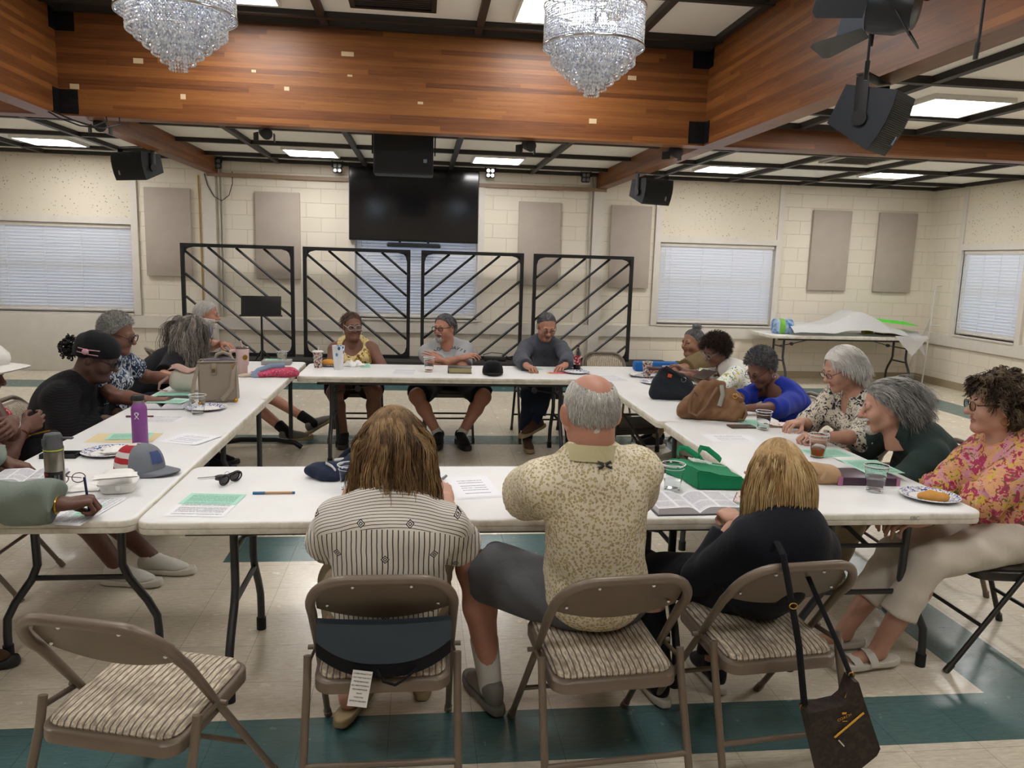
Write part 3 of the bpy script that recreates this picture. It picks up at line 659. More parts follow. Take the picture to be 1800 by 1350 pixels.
def make_chair(label, dark=False, seatmat=None):
    E_, U = (M_CHAIRD, M_SEATD) if dark else (M_CHAIR, M_SEAT)
    o = thing('folding_chair', label, 'chair', (0, 0, 0), 0, 'metal folding chairs')
    def bx(z): return -.245+.575*((.775-z)/.775)
    P = [(-.222, bx(.02), .02), (-.214, bx(.43), .43), (-.213, bx(.62), .62)]
    top = []
    for i in range(9): a = PI-PI/2*i/8; top.append((-.103+.11*math.cos(a), 0, .655+.115*math.sin(a)))
    P += [(q[0], bx(q[2])-.008, q[2]) for q in top]
    P = P+[(-q[0], q[1], q[2]) for q in reversed(P)]
    part('back_frame', MB().tube(P, [.0115]*2+[.0150]*(len(P)-4)+[.0115]*2, 12), E_, o)
    # back panel: lens shape with a sagging lower edge, slightly hollow
    def pan(u, v):
        x = (u-.5)*.40; e = abs(2*u-1)
        zt = .755-.06*max(0, (e-.45)/.55)**2.2; zb = .585+.045*e**2
        zz = zb+(zt-zb)*v
        return (x, bx(zz)+.014-.012*(1-e*e), zz)
    pb = MB().grid(pan, 25, 9)
    n0 = len(pb.v)
    pb.grid(lambda u, v: (lambda q: (q[0], q[1]+.006, q[2]))(pan(1-u, v)), 25, 9)
    part('back_panel', pb, E_, o)
    if not dark:
        part('back_pad', MB().grid(lambda u, v: (lambda q: (q[0]*.9, q[1]+.012+.012*(1-(2*v-1)**4), q[2]))(pan(1-u, .06+.88*v)), 25, 9), U, o)
    for q in (-.15, -.06, .06, .15):
        pass
    sc = MB()
    for q in (-1, 1):
        part('screw', MB().ell((q*.165, bx(.65)+.002, .65), (.006, .004, .006), 8, 6), M_CHROME, o); part('screw', MB().ell((q*.085, bx(.735)-.002, .735), (.006, .004, .006), 8, 6), M_CHROME, o)
    # seat pan and cushion
    lev = [(.0, .392), (.004, .394), (.004, .426), (-.001, .432), (-.008, .434)]
    rr = [rrect(.405+2*e, .40+2*e, .055, 6) for e, z in lev]; n = len(rr[0]); pm = MB()
    pm.add([(p[0], p[1]+.02, z+.012*(p[1]/.2)) for b, (e, z) in zip(rr, lev) for p in b], [(i*n+k, i*n+(k+1) % n, (i+1)*n+(k+1) % n, (i+1)*n+k) for i in range(len(lev)-1) for k in range(n)]+[tuple(range(n-1, -1, -1)), tuple((len(lev)-1)*n+k for k in range(n))])
    part('seat_pan', pm, E_, o)
    lev = [(-.014, .430), (-.010, .440), (-.016, .450), (-.04, .457), (-.09, .461), (-.17, .462)]
    rr = [rrect(.405+2*e, .40+2*e, max(.012, .05+e*.25), 6) for e, z in lev]; cm = MB()
    cm.add([(p[0], p[1]+.02, z+.012*(p[1]/.2)) for b, (e, z) in zip(rr, lev) for p in b], [(i*n+k, i*n+(k+1) % n, (i+1)*n+(k+1) % n, (i+1)*n+k) for i in range(len(lev)-1) for k in range(n)]+[tuple((len(lev)-1)*n+k for k in range(n))])
    part('seat_cushion', cm, U, o)
    for q in (-1, 1):
        lg = part('rear_leg', MB().tube([(q*.229, -.118, .475), (q*.229, -.135, .40), (q*.234, -.27, .02)], .0125, 12), E_, o)
        part('foot_cap', MB().cyl((q*.2344, -.2755, 0), (q*.2340, -.268, .035), .0155), E_, lg)
        part('front_foot_cap', MB().cyl((q*.222, bx(0)+.002, 0), (q*.222, bx(.035), .035), .0145), E_, o)
        part('link', MB().tube([(q*.229, -.128, .445), (q*.220, bx(.44), .44)], .010, 6, sx=.4, up=(0, 0, 1)).cyl((q*.224, bx(.44), .44), (q*.245, bx(.44), .44), .008), E_, o)
    part('rear_stretcher', MB().tube([(-.239, -.218, .17), (.239, -.218, .17)], .0095, 10), E_, o)
    part('front_stretcher', MB().tube([(-.219, bx(.2), .2), (.219, bx(.2), .2)], .0085, 10), E_, o)
    return o
ch_light = make_chair('empty beige folding chair with striped seat, turned slightly, at the lower left'); ch_light.location = (-.765, 2.17, 0); ch_light.rotation_euler.z = math.radians(-16)
ch_dark = make_chair('dark folding chair under the woman in the gold leaf top', True); ch_dark.location = (-.60, 7.42, 0); ch_dark.rotation_euler.z = PI
def chair(x, y, deg, label, dark=False): return dup(ch_dark if dark else ch_light, (x, y, 0), math.radians(deg), label)
chair(-.105, 2.415, 0, 'beige folding chair under the woman in the black striped shirt')
chair(.60, 2.38, 5, 'beige folding chair under the balding man in the patterned polo')
chair(1.18, 2.46, 6, 'beige folding chair under the blond woman, a strap over its back')
chair(.27, 7.45, 180, 'dark folding chair under the man in the grey lettered tee', True)
chair(1.15, 7.42, 180, 'dark folding chair under the man in the dark grey shirt', True)
chair(2.58, 3.12, 90, 'dark metal folding chair under the woman in the pink floral blouse', True)
chair(2.72, 3.86, 88, 'folding chair under the man in the dark green polo')
chair(2.62, 4.50, 92, 'folding chair under the white-haired woman in the black and white blouse')
chair(2.66, 5.38, 92, 'folding chair with ribbed back behind the woman in the royal blue top')
chair(2.70, 6.30, 90, 'folding chair under the woman in the white vest')
chair(2.72, 7.0, 86, 'folding chair under the woman in the olive-brown tee')
chair(1.85, 7.62, 178, 'empty striped folding chair at the far end of the right row')
chair(1.62, 5.95, -92, 'empty dark folding chair pushed under the right row of tables', True)
chair(-2.22, 3.10, -92, 'folding chair at the left picture edge under the person in the grey-green sleeve')
chair(-2.22, 4.02, -90, 'folding chair under the person in the red and white dress')
chair(-2.24, 4.95, -88, 'striped folding chair under the woman in the black knit top')
chair(-2.24, 5.58, -90, 'striped folding chair under the woman in the navy leaf-print top')
chair(-2.20, 6.22, -84, 'folding chair under the long-haired woman in the black tee')
chair(-2.30, 7.72, -60, 'folding chair under the bearded man in the blue-grey shirt')
# ================================================================== people: implicit bodies turned into one surface
def nvec(v): v = np.asarray(v, float); return v/(np.linalg.norm(v)+1e-12)
def rotz(a): c, s = math.cos(a), math.sin(a); return np.array([[c, -s, 0], [s, c, 0], [0, 0, 1.]])
def rotx(a): c, s = math.cos(a), math.sin(a); return np.array([[1., 0, 0], [0, c, -s], [0, s, c]])
def roty(a): c, s = math.cos(a), math.sin(a); return np.array([[c, 0, s], [0, 1., 0], [-s, 0, c]])
class Field:
    def __init__(s, lo, hi, h):
        s.lo = np.asarray(lo, float); s.h = h
        s.n = np.maximum(((np.asarray(hi)-s.lo)/h).astype(int)+2, 4)
        s.F = np.full(s.n, .3, np.float32)
        s.ax = [(s.lo[i]+h*np.arange(s.n[i])).astype(np.float32) for i in range(3)]
    def _sl(s, lo, hi):
        out = []
        for i in range(3):
            a = int(max(0, math.floor((lo[i]-s.lo[i])/s.h))); b = int(min(s.n[i], math.ceil((hi[i]-s.lo[i])/s.h)+1)); out.append(slice(a, max(a, b)))
        return tuple(out)
    def apply(s, fn, lo, hi, k, op='u'):
        sl = s._sl(lo, hi)
        X = s.ax[0][sl[0]][:, None, None]; Y = s.ax[1][sl[1]][None, :, None]; Z = s.ax[2][sl[2]][None, None, :]
        if not (X.size and Y.size and Z.size): return s
        d = fn(X, Y, Z); A = s.F[sl]
        if op == 's': A = -A
        if k > 0:
            hh = np.maximum(k-np.abs(A-d), 0)/k; r = np.minimum(A, d)-hh*hh*k*.25
        else: r = np.minimum(A, d)
        s.F[sl] = -r if op == 's' else r
        return s
    def cone(s, a, b, ra, rb, k=.02, op='u'):
        a = np.asarray(a, float); b = np.asarray(b, float); ba = b-a; L2 = float(ba@ba)+1e-9; R = max(ra, rb)+k+2*s.h+.01
        def fn(X, Y, Z):
            px, py, pz = X-a[0], Y-a[1], Z-a[2]
            t = np.clip((px*ba[0]+py*ba[1]+pz*ba[2])/L2, 0, 1)
            return np.sqrt((px-t*ba[0])**2+(py-t*ba[1])**2+(pz-t*ba[2])**2)-(ra+t*(rb-ra))
        return s.apply(fn, np.minimum(a, b)-R, np.maximum(a, b)+R, k, op)
    def fcone(s, a, b, ra, rb, k=.0, op='u'):
        """cone with flat ends (sleeves, hems)"""
        a = np.asarray(a, float); b = np.asarray(b, float); ba = b-a; L = np.linalg.norm(ba); u = ba/L; R = max(ra, rb)+k+2*s.h+.01
        def fn(X, Y, Z):
            px, py, pz = X-a[0], Y-a[1], Z-a[2]
            t = px*u[0]+py*u[1]+pz*u[2]
            tc = np.maximum(t, 0)
            r = np.sqrt(np.maximum((px-tc*u[0])**2+(py-tc*u[1])**2+(pz-tc*u[2])**2, 0))-(ra+np.clip(t/L, 0, 1)*(rb-ra))
            return np.maximum(r, t-L)
        return s.apply(fn, np.minimum(a, b)-R, np.maximum(a, b)+R, k, op)
    def ell(s, c, r, Rm=None, k=.02, op='u'):
        c = np.asarray(c, float); r = np.asarray(r, float); M = np.eye(3) if Rm is None else np.asarray(Rm)
        ext = np.sqrt((M*M) @ (r*r))+k+2*s.h+.012
        def fn(X, Y, Z):
            p = [X-c[0], Y-c[1], Z-c[2]]; k0 = 0; k1 = 0
            for i in range(3):
                q = p[0]*M[0, i]+p[1]*M[1, i]+p[2]*M[2, i]; k0 = k0+(q/r[i])**2; k1 = k1+(q/r[i]**2)**2
            k0 = np.sqrt(k0); k1 = np.sqrt(k1)+1e-6
            return k0*(k0-1)/k1
        return s.apply(fn, c-ext, c+ext, k, op)
    def cut(s, fn):
        """keep only where fn < 0"""
        X = s.ax[0][:, None, None]; Y = s.ax[1][None, :, None]; Z = s.ax[2][None, None, :]
        s.F = np.maximum(s.F, fn(X, Y, Z).astype(np.float32)); return s
    def warp(s, fn):
        X = s.ax[0][:, None, None]; Y = s.ax[1][None, :, None]; Z = s.ax[2][None, None, :]
        s.F = s.F+fn(X, Y, Z).astype(np.float32); return s
    def surf(s):
        F = s.F.copy(); 
        for ax in range(3):
            sl = [slice(None)]*3
            for e in (0, -1): sl[ax] = e; F[tuple(sl)] = np.maximum(F[tuple(sl)], 1e-3)
        I = F < 0; nx, ny, nz = F.shape
        cnt = np.zeros((nx-1, ny-1, nz-1), np.int8)
        offs = [(i, j, k) for i in (0, 1) for j in (0, 1) for k in (0, 1)]
        for o in offs: cnt += I[o[0]:nx-1+o[0], o[1]:ny-1+o[1], o[2]:nz-1+o[2]]
        act = np.argwhere((cnt > 0) & (cnt < 8))
        if not len(act): return np.zeros((0, 3)), np.zeros((0, 4), int)
        acc = np.zeros((len(act), 3)); num = np.zeros(len(act))
        for a in offs:
            for ax in range(3):
                if a[ax]: continue
                b = list(a); b[ax] = 1
                f0 = F[act[:, 0]+a[0], act[:, 1]+a[1], act[:, 2]+a[2]]; f1 = F[act[:, 0]+b[0], act[:, 1]+b[1], act[:, 2]+b[2]]
                m = (f0 < 0) != (f1 < 0); t = np.where(m, f0/np.where(m, f0-f1, 1), 0)
                q = np.tile(np.array(a, float), (len(act), 1)); q[:, ax] = t
                acc += q*m[:, None]; num += m
        V = s.lo+s.h*(act+acc/num[:, None])
        idx = np.full((nx-1, ny-1, nz-1), -1, np.int32); idx[tuple(act.T)] = np.arange(len(act))
        Q = []
        for ax in range(3):
            sl0 = [slice(None)]*3; sl1 = [slice(None)]*3; sl0[ax] = slice(0, -1); sl1[ax] = slice(1, None)
            A = I[tuple(sl0)]; B = I[tuple(sl1)]
            e = np.argwhere(A != B); u, v = [(1, 2), (2, 0), (0, 1)][ax]
            e = e[(e[:, u] > 0) & (e[:, v] > 0) & (e[:, u] < s.n[u]-1) & (e[:, v] < s.n[v]-1)]
            c = []
            for du, dv in ((-1, -1), (0, -1), (0, 0), (-1, 0)):
                q = e.copy(); q[:, u] += du; q[:, v] += dv; c.append(idx[tuple(q.T)])
            c = np.stack(c, 1); flip = ~A[tuple(e.T)]; c[flip] = c[flip][:, ::-1]; Q.append(c)
        Q = np.concatenate(Q); Q = Q[(Q >= 0).all(1)]
        return V, Q
def np_mesh(name, V, Q, mats, mi=None, smooth=True, tint=None):
    me = bpy.data.meshes.new(name); V = np.asarray(V, np.float32); Q = np.asarray(Q, np.int32); k = Q.shape[1] if len(Q) else 4
    me.vertices.add(len(V)); me.vertices.foreach_set('co', V.ravel()); me.loops.add(Q.size); me.loops.foreach_set('vertex_index', Q.ravel())
    me.polygons.add(len(Q)); me.polygons.foreach_set('loop_start', np.arange(0, Q.size, k, dtype=np.int32))
    if smooth: me.polygons.foreach_set('use_smooth', np.ones(len(Q), bool))
    for m_ in (mats if isinstance(mats, (list, tuple)) else [mats]): me.materials.append(m_)
    if mi is not None: me.polygons.foreach_set('material_index', np.asarray(mi, np.int32))
    if tint is not None:
        at = me.attributes.new('tint', 'FLOAT', 'POINT'); at.data.foreach_set('value', np.asarray(tint, np.float32))
    me.update(calc_edges=True); return me
def np_part(name, V, Q, mats, parent, label=None, **kw):
    o = bpy.data.objects.new(name, np_mesh(name, V, Q, mats, **kw)); C.objects.link(o); o.parent = parent
    if label: o['label'] = label
    return o
def join(*vq):
    Vs, Qs, n = [], [], 0
    for V, Q in vq: Vs.append(V); Qs.append(Q+n); n += len(V)
    return np.concatenate(Vs), np.concatenate(Qs)
# ---- materials of people
def skin(name, col, rough=.5):
    if name in _pm: return _pm[name]
    t = NT(name); c = srgb(col); co = t.co()
    n = t.noise(co, 22, 4, .6); n2 = t.noise(co, 160, 2)
    a = t.mix(n, tuple(v*.88 for v in c), (min(1, c[0]*1.10), c[1]*1.0, c[2]*.97))
    t.set(color=t.mix(t.math('MULTIPLY', t.step(n2, .62, .75), .18), a, (c[0]*.75, c[1]*.6, c[2]*.55)), rough=rough, spec=.4, sss=.03); t.bump(n2, .10, .0015)
    t.b.inputs['Subsurface Radius'].default_value = (.008, .005, .003)
    _pm[name] = t.m; return t.m
def hairmat(name, *cols, rough=.5):
    if name in _pm: return _pm[name]
    t = NT(name); at = t.n('ShaderNodeAttribute', attribute_name='tint')
    f = t.math('ADD', at.outputs['Fac'], t.math('MULTIPLY', t.math('SUBTRACT', t.noise(t.co(), 30, 3), .5), .5))
    t.set(color=t.ramp(f, [(i/(len(cols)-1), srgb(c)) for i, c in enumerate(cols)]), rough=rough, spec=.25); t.bump(t.noise(t.scale(t.co(), 1, 1, .25), 220, 2), .4, .003)
    _pm[name] = t.m; return t.m
def cloth(name, col, rough=.85, bump=.25, scale=420, var=.07, fold=.35):
    if name in _pm: return _pm[name]
    t = NT(name); c = srgb(col); co = t.co()
    t.set(color=t.mix(t.noise(co, 12, 4), tuple(v*(1-var) for v in c), tuple(min(1, v*(1+var)) for v in c)), rough=rough, spec=.2, sheen=.05)
    t.bump(t.math('ADD', t.math('MULTIPLY', t.noise(co, scale, 2), .12*bump/.25), t.math('MULTIPLY', t.noise(t.scale(co, 1.3, 1.3, .8), 14, 4, .5, dist=1.2), fold*3)), .55, .006)
    _pm[name] = t.m; return t.m
def pattern(name, fn, rough=.8, fold=.3):
    if name in _pm: return _pm[name]
    t = NT(name); co = t.co(); t.set(color=fn(t, co), rough=rough, spec=.2)
    t.bump(t.math('ADD', t.math('MULTIPLY', t.noise(co, 420, 2), .1), t.math('MULTIPLY', t.noise(co, 14, 4, .5, dist=1.2), fold*3)), .55, .006)
    _pm[name] = t.m; return t.m
M_EYEW = plain('eye_white', '#d9d4cc', .25, var=.02)
M_IRIS = plain('eye_iris_brown', '#2c1d14', .2, var=.02)
M_LENS = NT('spectacle_lens').set(color=(1, 1, 1), rough=.02, trans=1., ior=1.02).m
def ik(a, t_, l1, l2, pole):
    a = np.asarray(a, float); t_ = np.asarray(t_, float); d = t_-a; D = np.linalg.norm(d)
    if D > (l1+l2)*.985: f = D/((l1+l2)*.985); l1 *= f; l2 *= f
    u = d/D; x = (l1*l1-l2*l2+D*D)/(2*D); h = math.sqrt(max(l1*l1-x*x, 1e-8))
    p = np.asarray(pole, float); p = p-u*(p@u); return a+u*x+nvec(p)*h
def hand_vq(side, curl=.35, spread=.5, thumb=.4, s=1.0, hold=False):
    """right hand (side=1): wrist at 0, fingers along +y, palm facing -z, thumb on -x... mirrored for the left"""
    f = Field((-.085, -.03, -.085), (.085, .215, .05), .0034)
    kn = [(-.030, .088, .0), (-.010, .094, .003), (.011, .090, .002), (.030, .080, -.002)]
    for kx, ky, kz in kn: f.cone((kx*.55, .008, 0), (kx, ky, kz), .0155, .0115, .012)
    f.ell((-.018, .035, -.008), (.020, .034, .015), k=.012); f.ell((.022, .035, -.006), (.016, .036, .014), k=.012)
    f.cone((0, -.03, 0), (0, .01, 0), .0255, .024, .012)
    for i, (kx, ky, kz) in enumerate(kn):
        L = [(.040, .025, .020), (.045, .029, .021), (.042, .027, .020), (.033, .020, .018)][i]; r = [.0088, .0090, .0086, .0076][i]
        p = np.array([kx, ky, kz]); a = 0; cu = curl[i] if hasattr(curl, '__len__') else curl*(1+.12*(i-1)); sp = math.radians((i-1.5)*6*spread)
        for j in range(3):
            a += cu*math.radians((62, 78, 50)[j]); d = np.array([math.sin(sp)*math.cos(a), math.cos(sp)*math.cos(a), -math.sin(a)]); q = p+d*L[j]
            f.cone(p, q, r*(1-.07*j), r*(1-.07*(j+1)), .0035); p = q
    t0 = np.array([-.022, .022, -.008]); d1 = nvec((-.75+.35*thumb, .55, -.35-.3*thumb)); t1 = t0+d1*.042
    d2 = nvec((-.35+.55*thumb, .85, -.30-.25*thumb)); t2 = t1+d2*.032; d3 = nvec((.0+.5*thumb, .95, -.25-.2*thumb)); t3 = t2+d3*.025
    f.cone(t0, t1, .0150, .0115, .010); f.cone(t1, t2, .0108, .0096, .004); f.cone(t2, t3, .0096, .0078, .004)
    V, Q = f.surf(); V = V*s
    if side < 0: V = V*np.array([-1, 1, 1]); Q = Q[:, ::-1]
    return V, Q
HEAD_YF_Z = [-.12, -.08, -.045, -.01, .02, .05, .08, .105, .2]
def head_field(sp, h=.0036):
    f = Field((-.105, -.135, -.21), (.105, .145, .145), h)
    fw, jw = sp.get('face_w', 1), sp.get('jaw', 1)
    f.ell((0, -.014, .034), (.0755*fw, .096, .084), k=.0)
    f.ell((0, .020, -.030), (.060*fw, .066, .080), k=.03)
    f.cone((.047*fw*jw, .0, -.062), (.012, .064, -.097), .022, .018, .03); f.cone((-.047*fw*jw, .0, -.062), (-.012, .064, -.097), .022, .018, .03)
    f.ell((0, .071, -.098), (.020, .016, .016), k=.02)
    for s in (-1, 1):
        f.ell((s*.038*fw, .060, -.032), (.026, .026, .028), k=.03)
        f.ell((s*.033, .104, .004), (.020, .017, .013), k=.016, op='s')
        f.ell((s*.032, .0735, .003), (.0145, .0135, .0135), k=.004)
        if sp.get('eyes', 'down') == 'open':
            f.ell((s*.032, .086, .002), (.012, .008, .0055), k=.003, op='s')
            f.ell((s*.032, .0795, .0105), (.017, .0100, .0045), k=.004)
        else:
            f.ell((s*.032, .080, .0045), (.0165, .0085, .009), k=.004)
        f.ell((s*.0775*fw, -.010, -.005), (.009, .020, .032), rotx(-.2), k=.006); f.ell((s*.086*fw, -.004, -.003), (.006, .010, .018), k=.006, op='s')
        f.ell((s*.013, .092, -.034), (.0095, .011, .0085), k=.008)
    f.cone((-.036, .079, .021), (.036, .079, .021), .0095, .0095, .018)
    nl = sp.get('nose', 1)
    f.cone((0, .088, .012), (0, .092+.018*nl, -.028), .0075, .0115, .012); f.ell((0, .094+.017*nl, -.030), (.0125, .011, .0105), k=.010)
    op = sp.get('mouth', 0)
    f.ell((0, .083, -.057), (.024, .0115, .0065), k=.008); f.ell((0, .081, -.071-.008*op), (.021, .0115, .0075), k=.008)
    f.ell((0, .096, -.0635-.004*op), (.026, .012, .0022+.006*op), k=.005, op='s')
    if sp.get('age', .5) > .3:
        for s in (-1, 1): f.cone((s*.022, .092, -.036), (s*.033, .082, -.064), .003, .002, .006, op='s')
    if sp.get('big_ears'):
        for s in (-1, 1): f.ell((s*.086, -.016, -.002), (.011, .018, .033), rotz(-s*.5), k=.006)
    f.cone((0, -.026, -.04), (0, -.034-.0, -.20), .056*sp.get('neck', 1), .060*sp.get('neck', 1), .03)
    if sp.get('jowl', 0): f.ell((0, .035, -.105), (.045*fw, .040, .022+.01*sp['jowl']), k=.03)
    return f
def hair_region(X, Y, Z, line=0.0, low=-.085, side=0.0):
    yf = np.interp(Z.ravel(), HEAD_YF_Z, [-.055, -.05, -.040, -.018, .016, .040, .066, .10, .2]).reshape(Z.shape)+line
    return np.maximum(Y-yf, low-Z)
def strand_mesh(P, r0, r1, rnd, sides=3):
    """P: (n, m, 3) polylines to thin tapering tubes"""
    n, m, _ = P.shape
    T = np.gradient(P, axis=1); T /= np.linalg.norm(T, axis=2, keepdims=True)+1e-9
    ref = np.array([.31, .52, .79]); U = np.cross(T, ref); U /= np.linalg.norm(U, axis=2, keepdims=True)+1e-9; Wv = np.cross(T, U)
    rr = np.linspace(1, 0, m)[None, :, None]**.6*(r0-r1)+r1
    ring = [P+(U*math.cos(2*PI*k/sides)+Wv*math.sin(2*PI*k/sides))*rr for k in range(sides)]
    V = np.stack(ring, 2).reshape(-1, 3)
    b = (np.arange(n)[:, None]*m+np.arange(m-1)[None, :]).ravel()*sides
    Q = np.concatenate([np.stack([b+k, b+(k+1) % sides, b+sides+(k+1) % sides, b+sides+k], 1) for k in range(sides)])
    return V, Q, np.repeat(rnd, m*sides)
def grow(rng, n, L, head, R, Hc, hs, hull, comb, grav=.35, lift=.25, wave=0., freq=3., m=10, region=None, bodies=(), clump=0, spreadL=.25, bald=None, top=0.):
    """strands rooted on the hair-covered scalp, growing along comb(root, normal) and bending down, kept outside hull and bodies. Head-local input, person-local output"""
    pts = []
    c = np.array([0, -.014, .034]); rad = np.array([.0755, .096, .084])*1.015
    while sum(len(p) for p in pts) < n:
        d = rng.normal(size=(n*3, 3)); d /= np.linalg.norm(d, axis=1, keepdims=True); p = c+d*rad
        ok = hair_region(p[:, 0], p[:, 1], p[:, 2], *(region or ())) < -.004
        if bald is not None: ok &= ~bald(p)
        pts.append(p[ok])
    p0 = np.concatenate(pts)[:n]
    if top:
        q = np.concatenate(pts); q = q[q[:, 2] > .075]; k = rng.integers(0, len(q), int(n*top)); p0[:len(k)] = q[k]; rng.shuffle(p0)
    nrm = (p0-c)/rad**2; nrm /= np.linalg.norm(nrm, axis=1, keepdims=True)
    if clump:
        cid = rng.integers(0, clump, n); cp = p0[rng.integers(0, n, clump)]
        dist = ((p0[:, None, :]-cp[None, :, :])**2).sum(2) if n*clump < 4e6 else None
        cid = dist.argmin(1) if dist is not None else cid
    Lr = L*(1-spreadL+spreadL*2*rng.random(n)); ds = Lr/(m-1)
    gdir = R.T @ np.array([0, 0, -1.]); D = comb(p0, nrm, rng); D = D/np.linalg.norm(D, axis=1, keepdims=True); D = D+nrm*lift; D /= np.linalg.norm(D, axis=1, keepdims=True)
    ph = (rng.random(clump)[cid] if clump else rng.random(n))*2*PI; hc, hr = np.array(hull[0]), np.array(hull[1])
    P = [p0]; p = p0.copy()
    Rl = [(R.T @ (np.asarray(bc)-Hc)/hs, br/hs) for bc, br in bodies]
    for i in range(1, m):
        w = np.stack([np.sin(freq*i+ph), np.cos(freq*i*1.1+ph*1.7), np.sin(freq*i*.8+ph*2.3)], 1)*wave
        D = D+gdir*grav+w+rng.normal(size=(n, 3))*.05; D /= np.linalg.norm(D, axis=1, keepdims=True)
        p = p+D*ds[:, None]
        e = np.linalg.norm((p-hc)/hr, axis=1); k = e < 1; p[k] = hc+(p[k]-hc)/e[k][:, None]
        for bc, br in Rl:
            e = np.linalg.norm(p-bc, axis=1); k = e < br; p[k] = bc+(p[k]-bc)*(br/e[k])[:, None]
        P.append(p.copy())
    P = np.stack(P, 1)
    rnd = rng.random(n) if not clump else np.clip(rng.random(clump)[cid]*.75+rng.random(n)*.25, 0, 1)
    return (P*hs) @ R.T+Hc, rnd
def comb_back(p, nrm, rng): return np.tile([0, -1., -.15], (len(p), 1))+nrm*.1
def comb_down(p, nrm, rng):
    o = np.stack([np.sign(p[:, 0])*.4+p[:, 0]*6, p[:, 1]*3-.1, np.full(len(p), -.6)], 1); return o
def comb_side(p, nrm, rng): return np.tile([.8, -.5, -.2], (len(p), 1))
def comb_out(p, nrm, rng): return nrm+rng.normal(size=p.shape)*.5
def comb_fwd(p, nrm, rng): return np.stack([p[:, 0]*4, .7+0*p[:, 0], -.4+0*p[:, 0]], 1)
def person(sp):
    """build one seated person; sp lengths in metres in the person's own frame: +y is where the chair faces, +x to their right"""
    th = math.radians(sp['deg']); loc = np.array([sp['loc'][0], sp['loc'][1], 0.])
    root = thing('person', sp['label'], 'person', tuple(loc), th, sp.get('group'))
    Rw = rotz(-th)
    def loc_of(p): return Rw @ (np.asarray(p, float)-loc)
    rng = np.random.default_rng(sp.get('seed', 1))
    w, dp = sp.get('w', 1.), sp.get('d', 1.); hs = sp.get('hs', 1.)
    Hc = loc_of(sp['head']); yaw, pit, rol = [math.radians(a) for a in sp.get('look', (0, 10, 0))]
    R = rotz(yaw) @ rotx(-pit) @ roty(rol)
    pel = np.array([0, sp.get('py', -.02), .575])
    N = loc_of(sp['neckw']) if 'neckw' in sp else Hc+np.array([0, -.035, 0])+rotz(yaw*.3) @ rotx(-pit*.6) @ np.array([0, -.045, -.165])*hs
    back = sp.get('hunch', .05); mid = (pel+N)/2+np.array([0, -back-.25*abs(N[1]-pel[1])*0, .0])
    def spine(s): return (1-s)**2*pel+2*s*(1-s)*mid+s*s*N
    def tang(s): return nvec(2*(1-s)*(mid-pel)+2*s*(N-mid))
    tw = math.radians(sp.get('twist', 0))
    secs = sp.get('secs', [(0., .168, .125), (.16, .165, .128), (.34, .152, .118), (.52, .155, .113), (.70, .166, .112), (.85, .158, .098), (.96, .105, .075)])
    belly, bust = sp.get('belly', 0.), sp.get('bust', 0.)
    def frame(s):
        z = tang(s); x = rotz(tw*s) @ np.array([1., 0, 0]); y = np.cross(z, x); x = np.cross(y, z); return np.stack([nvec(x), nvec(y), z], 1)
    def torso(f, e=0., k=.05, lo=0.):
        for s, hw, hd in secs:
            if s < lo: continue
            f.ell(spine(s), (hw*w+e, hd*dp+e, .095+e), frame(s), k=k)
        Fm = frame(.25)
        if belly: f.ell(spine(.22)+Fm[:, 1]*(.07*dp+belly*.35)-np.array([0, 0, .01]), (.135*w+e, .06+belly*.55+e, .12+e), Fm, k=k)
        if bust:
            Fm = frame(.62)
            for q in (-1, 1): f.ell(spine(.60)+Fm[:, 1]*(.085*dp)+Fm[:, 0]*q*.072*w, (.072+e, .050+bust+e, .070+e), Fm, k=k*.8)
    Ft = frame(.95); xr, yf_, up = Ft[:, 0], Ft[:, 1], Ft[:, 2]
    al = sp.get('arm', .98); arms = {}
    for sd, nm in ((1, 'R'), (-1, 'L')):
        Sh = N+xr*sd*.152*w-up*sp.get('shdrop', .055)+yf_*sp.get('shfwd', .02)
        a = sp['arms'][nm]; Wt = loc_of(a['w']) if a.get('world', True) else np.asarray(a['w'], float)
        pole = np.asarray(a.get('pole', (sd*.6, -.3, -.7)), float)
        El = ik(Sh, Wt, .285*al, .255*al, pole); arms[sd] = (Sh, El, Wt, a)
    fa = sp.get('armfat', 1.); legs = {}
    for sd, nm in ((1, 'R'), (-1, 'L')):
        Hp = pel+np.array([sd*.095*min(w, 1.15), .03, -.025]); l = sp['legs'][nm]; An = loc_of(l['a']) if l.get('world', False) else np.asarray(l['a'], float)
        Kn = ik(Hp, An, sp.get('thigh', .43), sp.get('shank', .41), np.asarray(l.get('pole', (sd*.15, .6, .8)), float)) if 'k' not in l else np.asarray(l['k'], float)
        legs[sd] = (Hp, Kn, An, l)
    lf = sp.get('legfat', 1.)
    allp = [pel, N, Hc]+[q for sd in (1, -1) for q in arms[sd][:3]]+[q for sd in (1, -1) for q in legs[sd][:3]]
    lo = np.min(allp, 0)-.24; hi = np.max(allp, 0)+.24; lo[2] = max(lo[2], -.02)
    h = sp.get('h', .0095)
    M_SK = sp['skin']
    # --- body
    f = Field(lo, hi, h); torso(f)
    f.cone(N-up*.03, Hc+R @ np.array([0, -.03, -.08])*hs, .062*sp.get('neck', 1), .054*sp.get('neck', 1), .03)
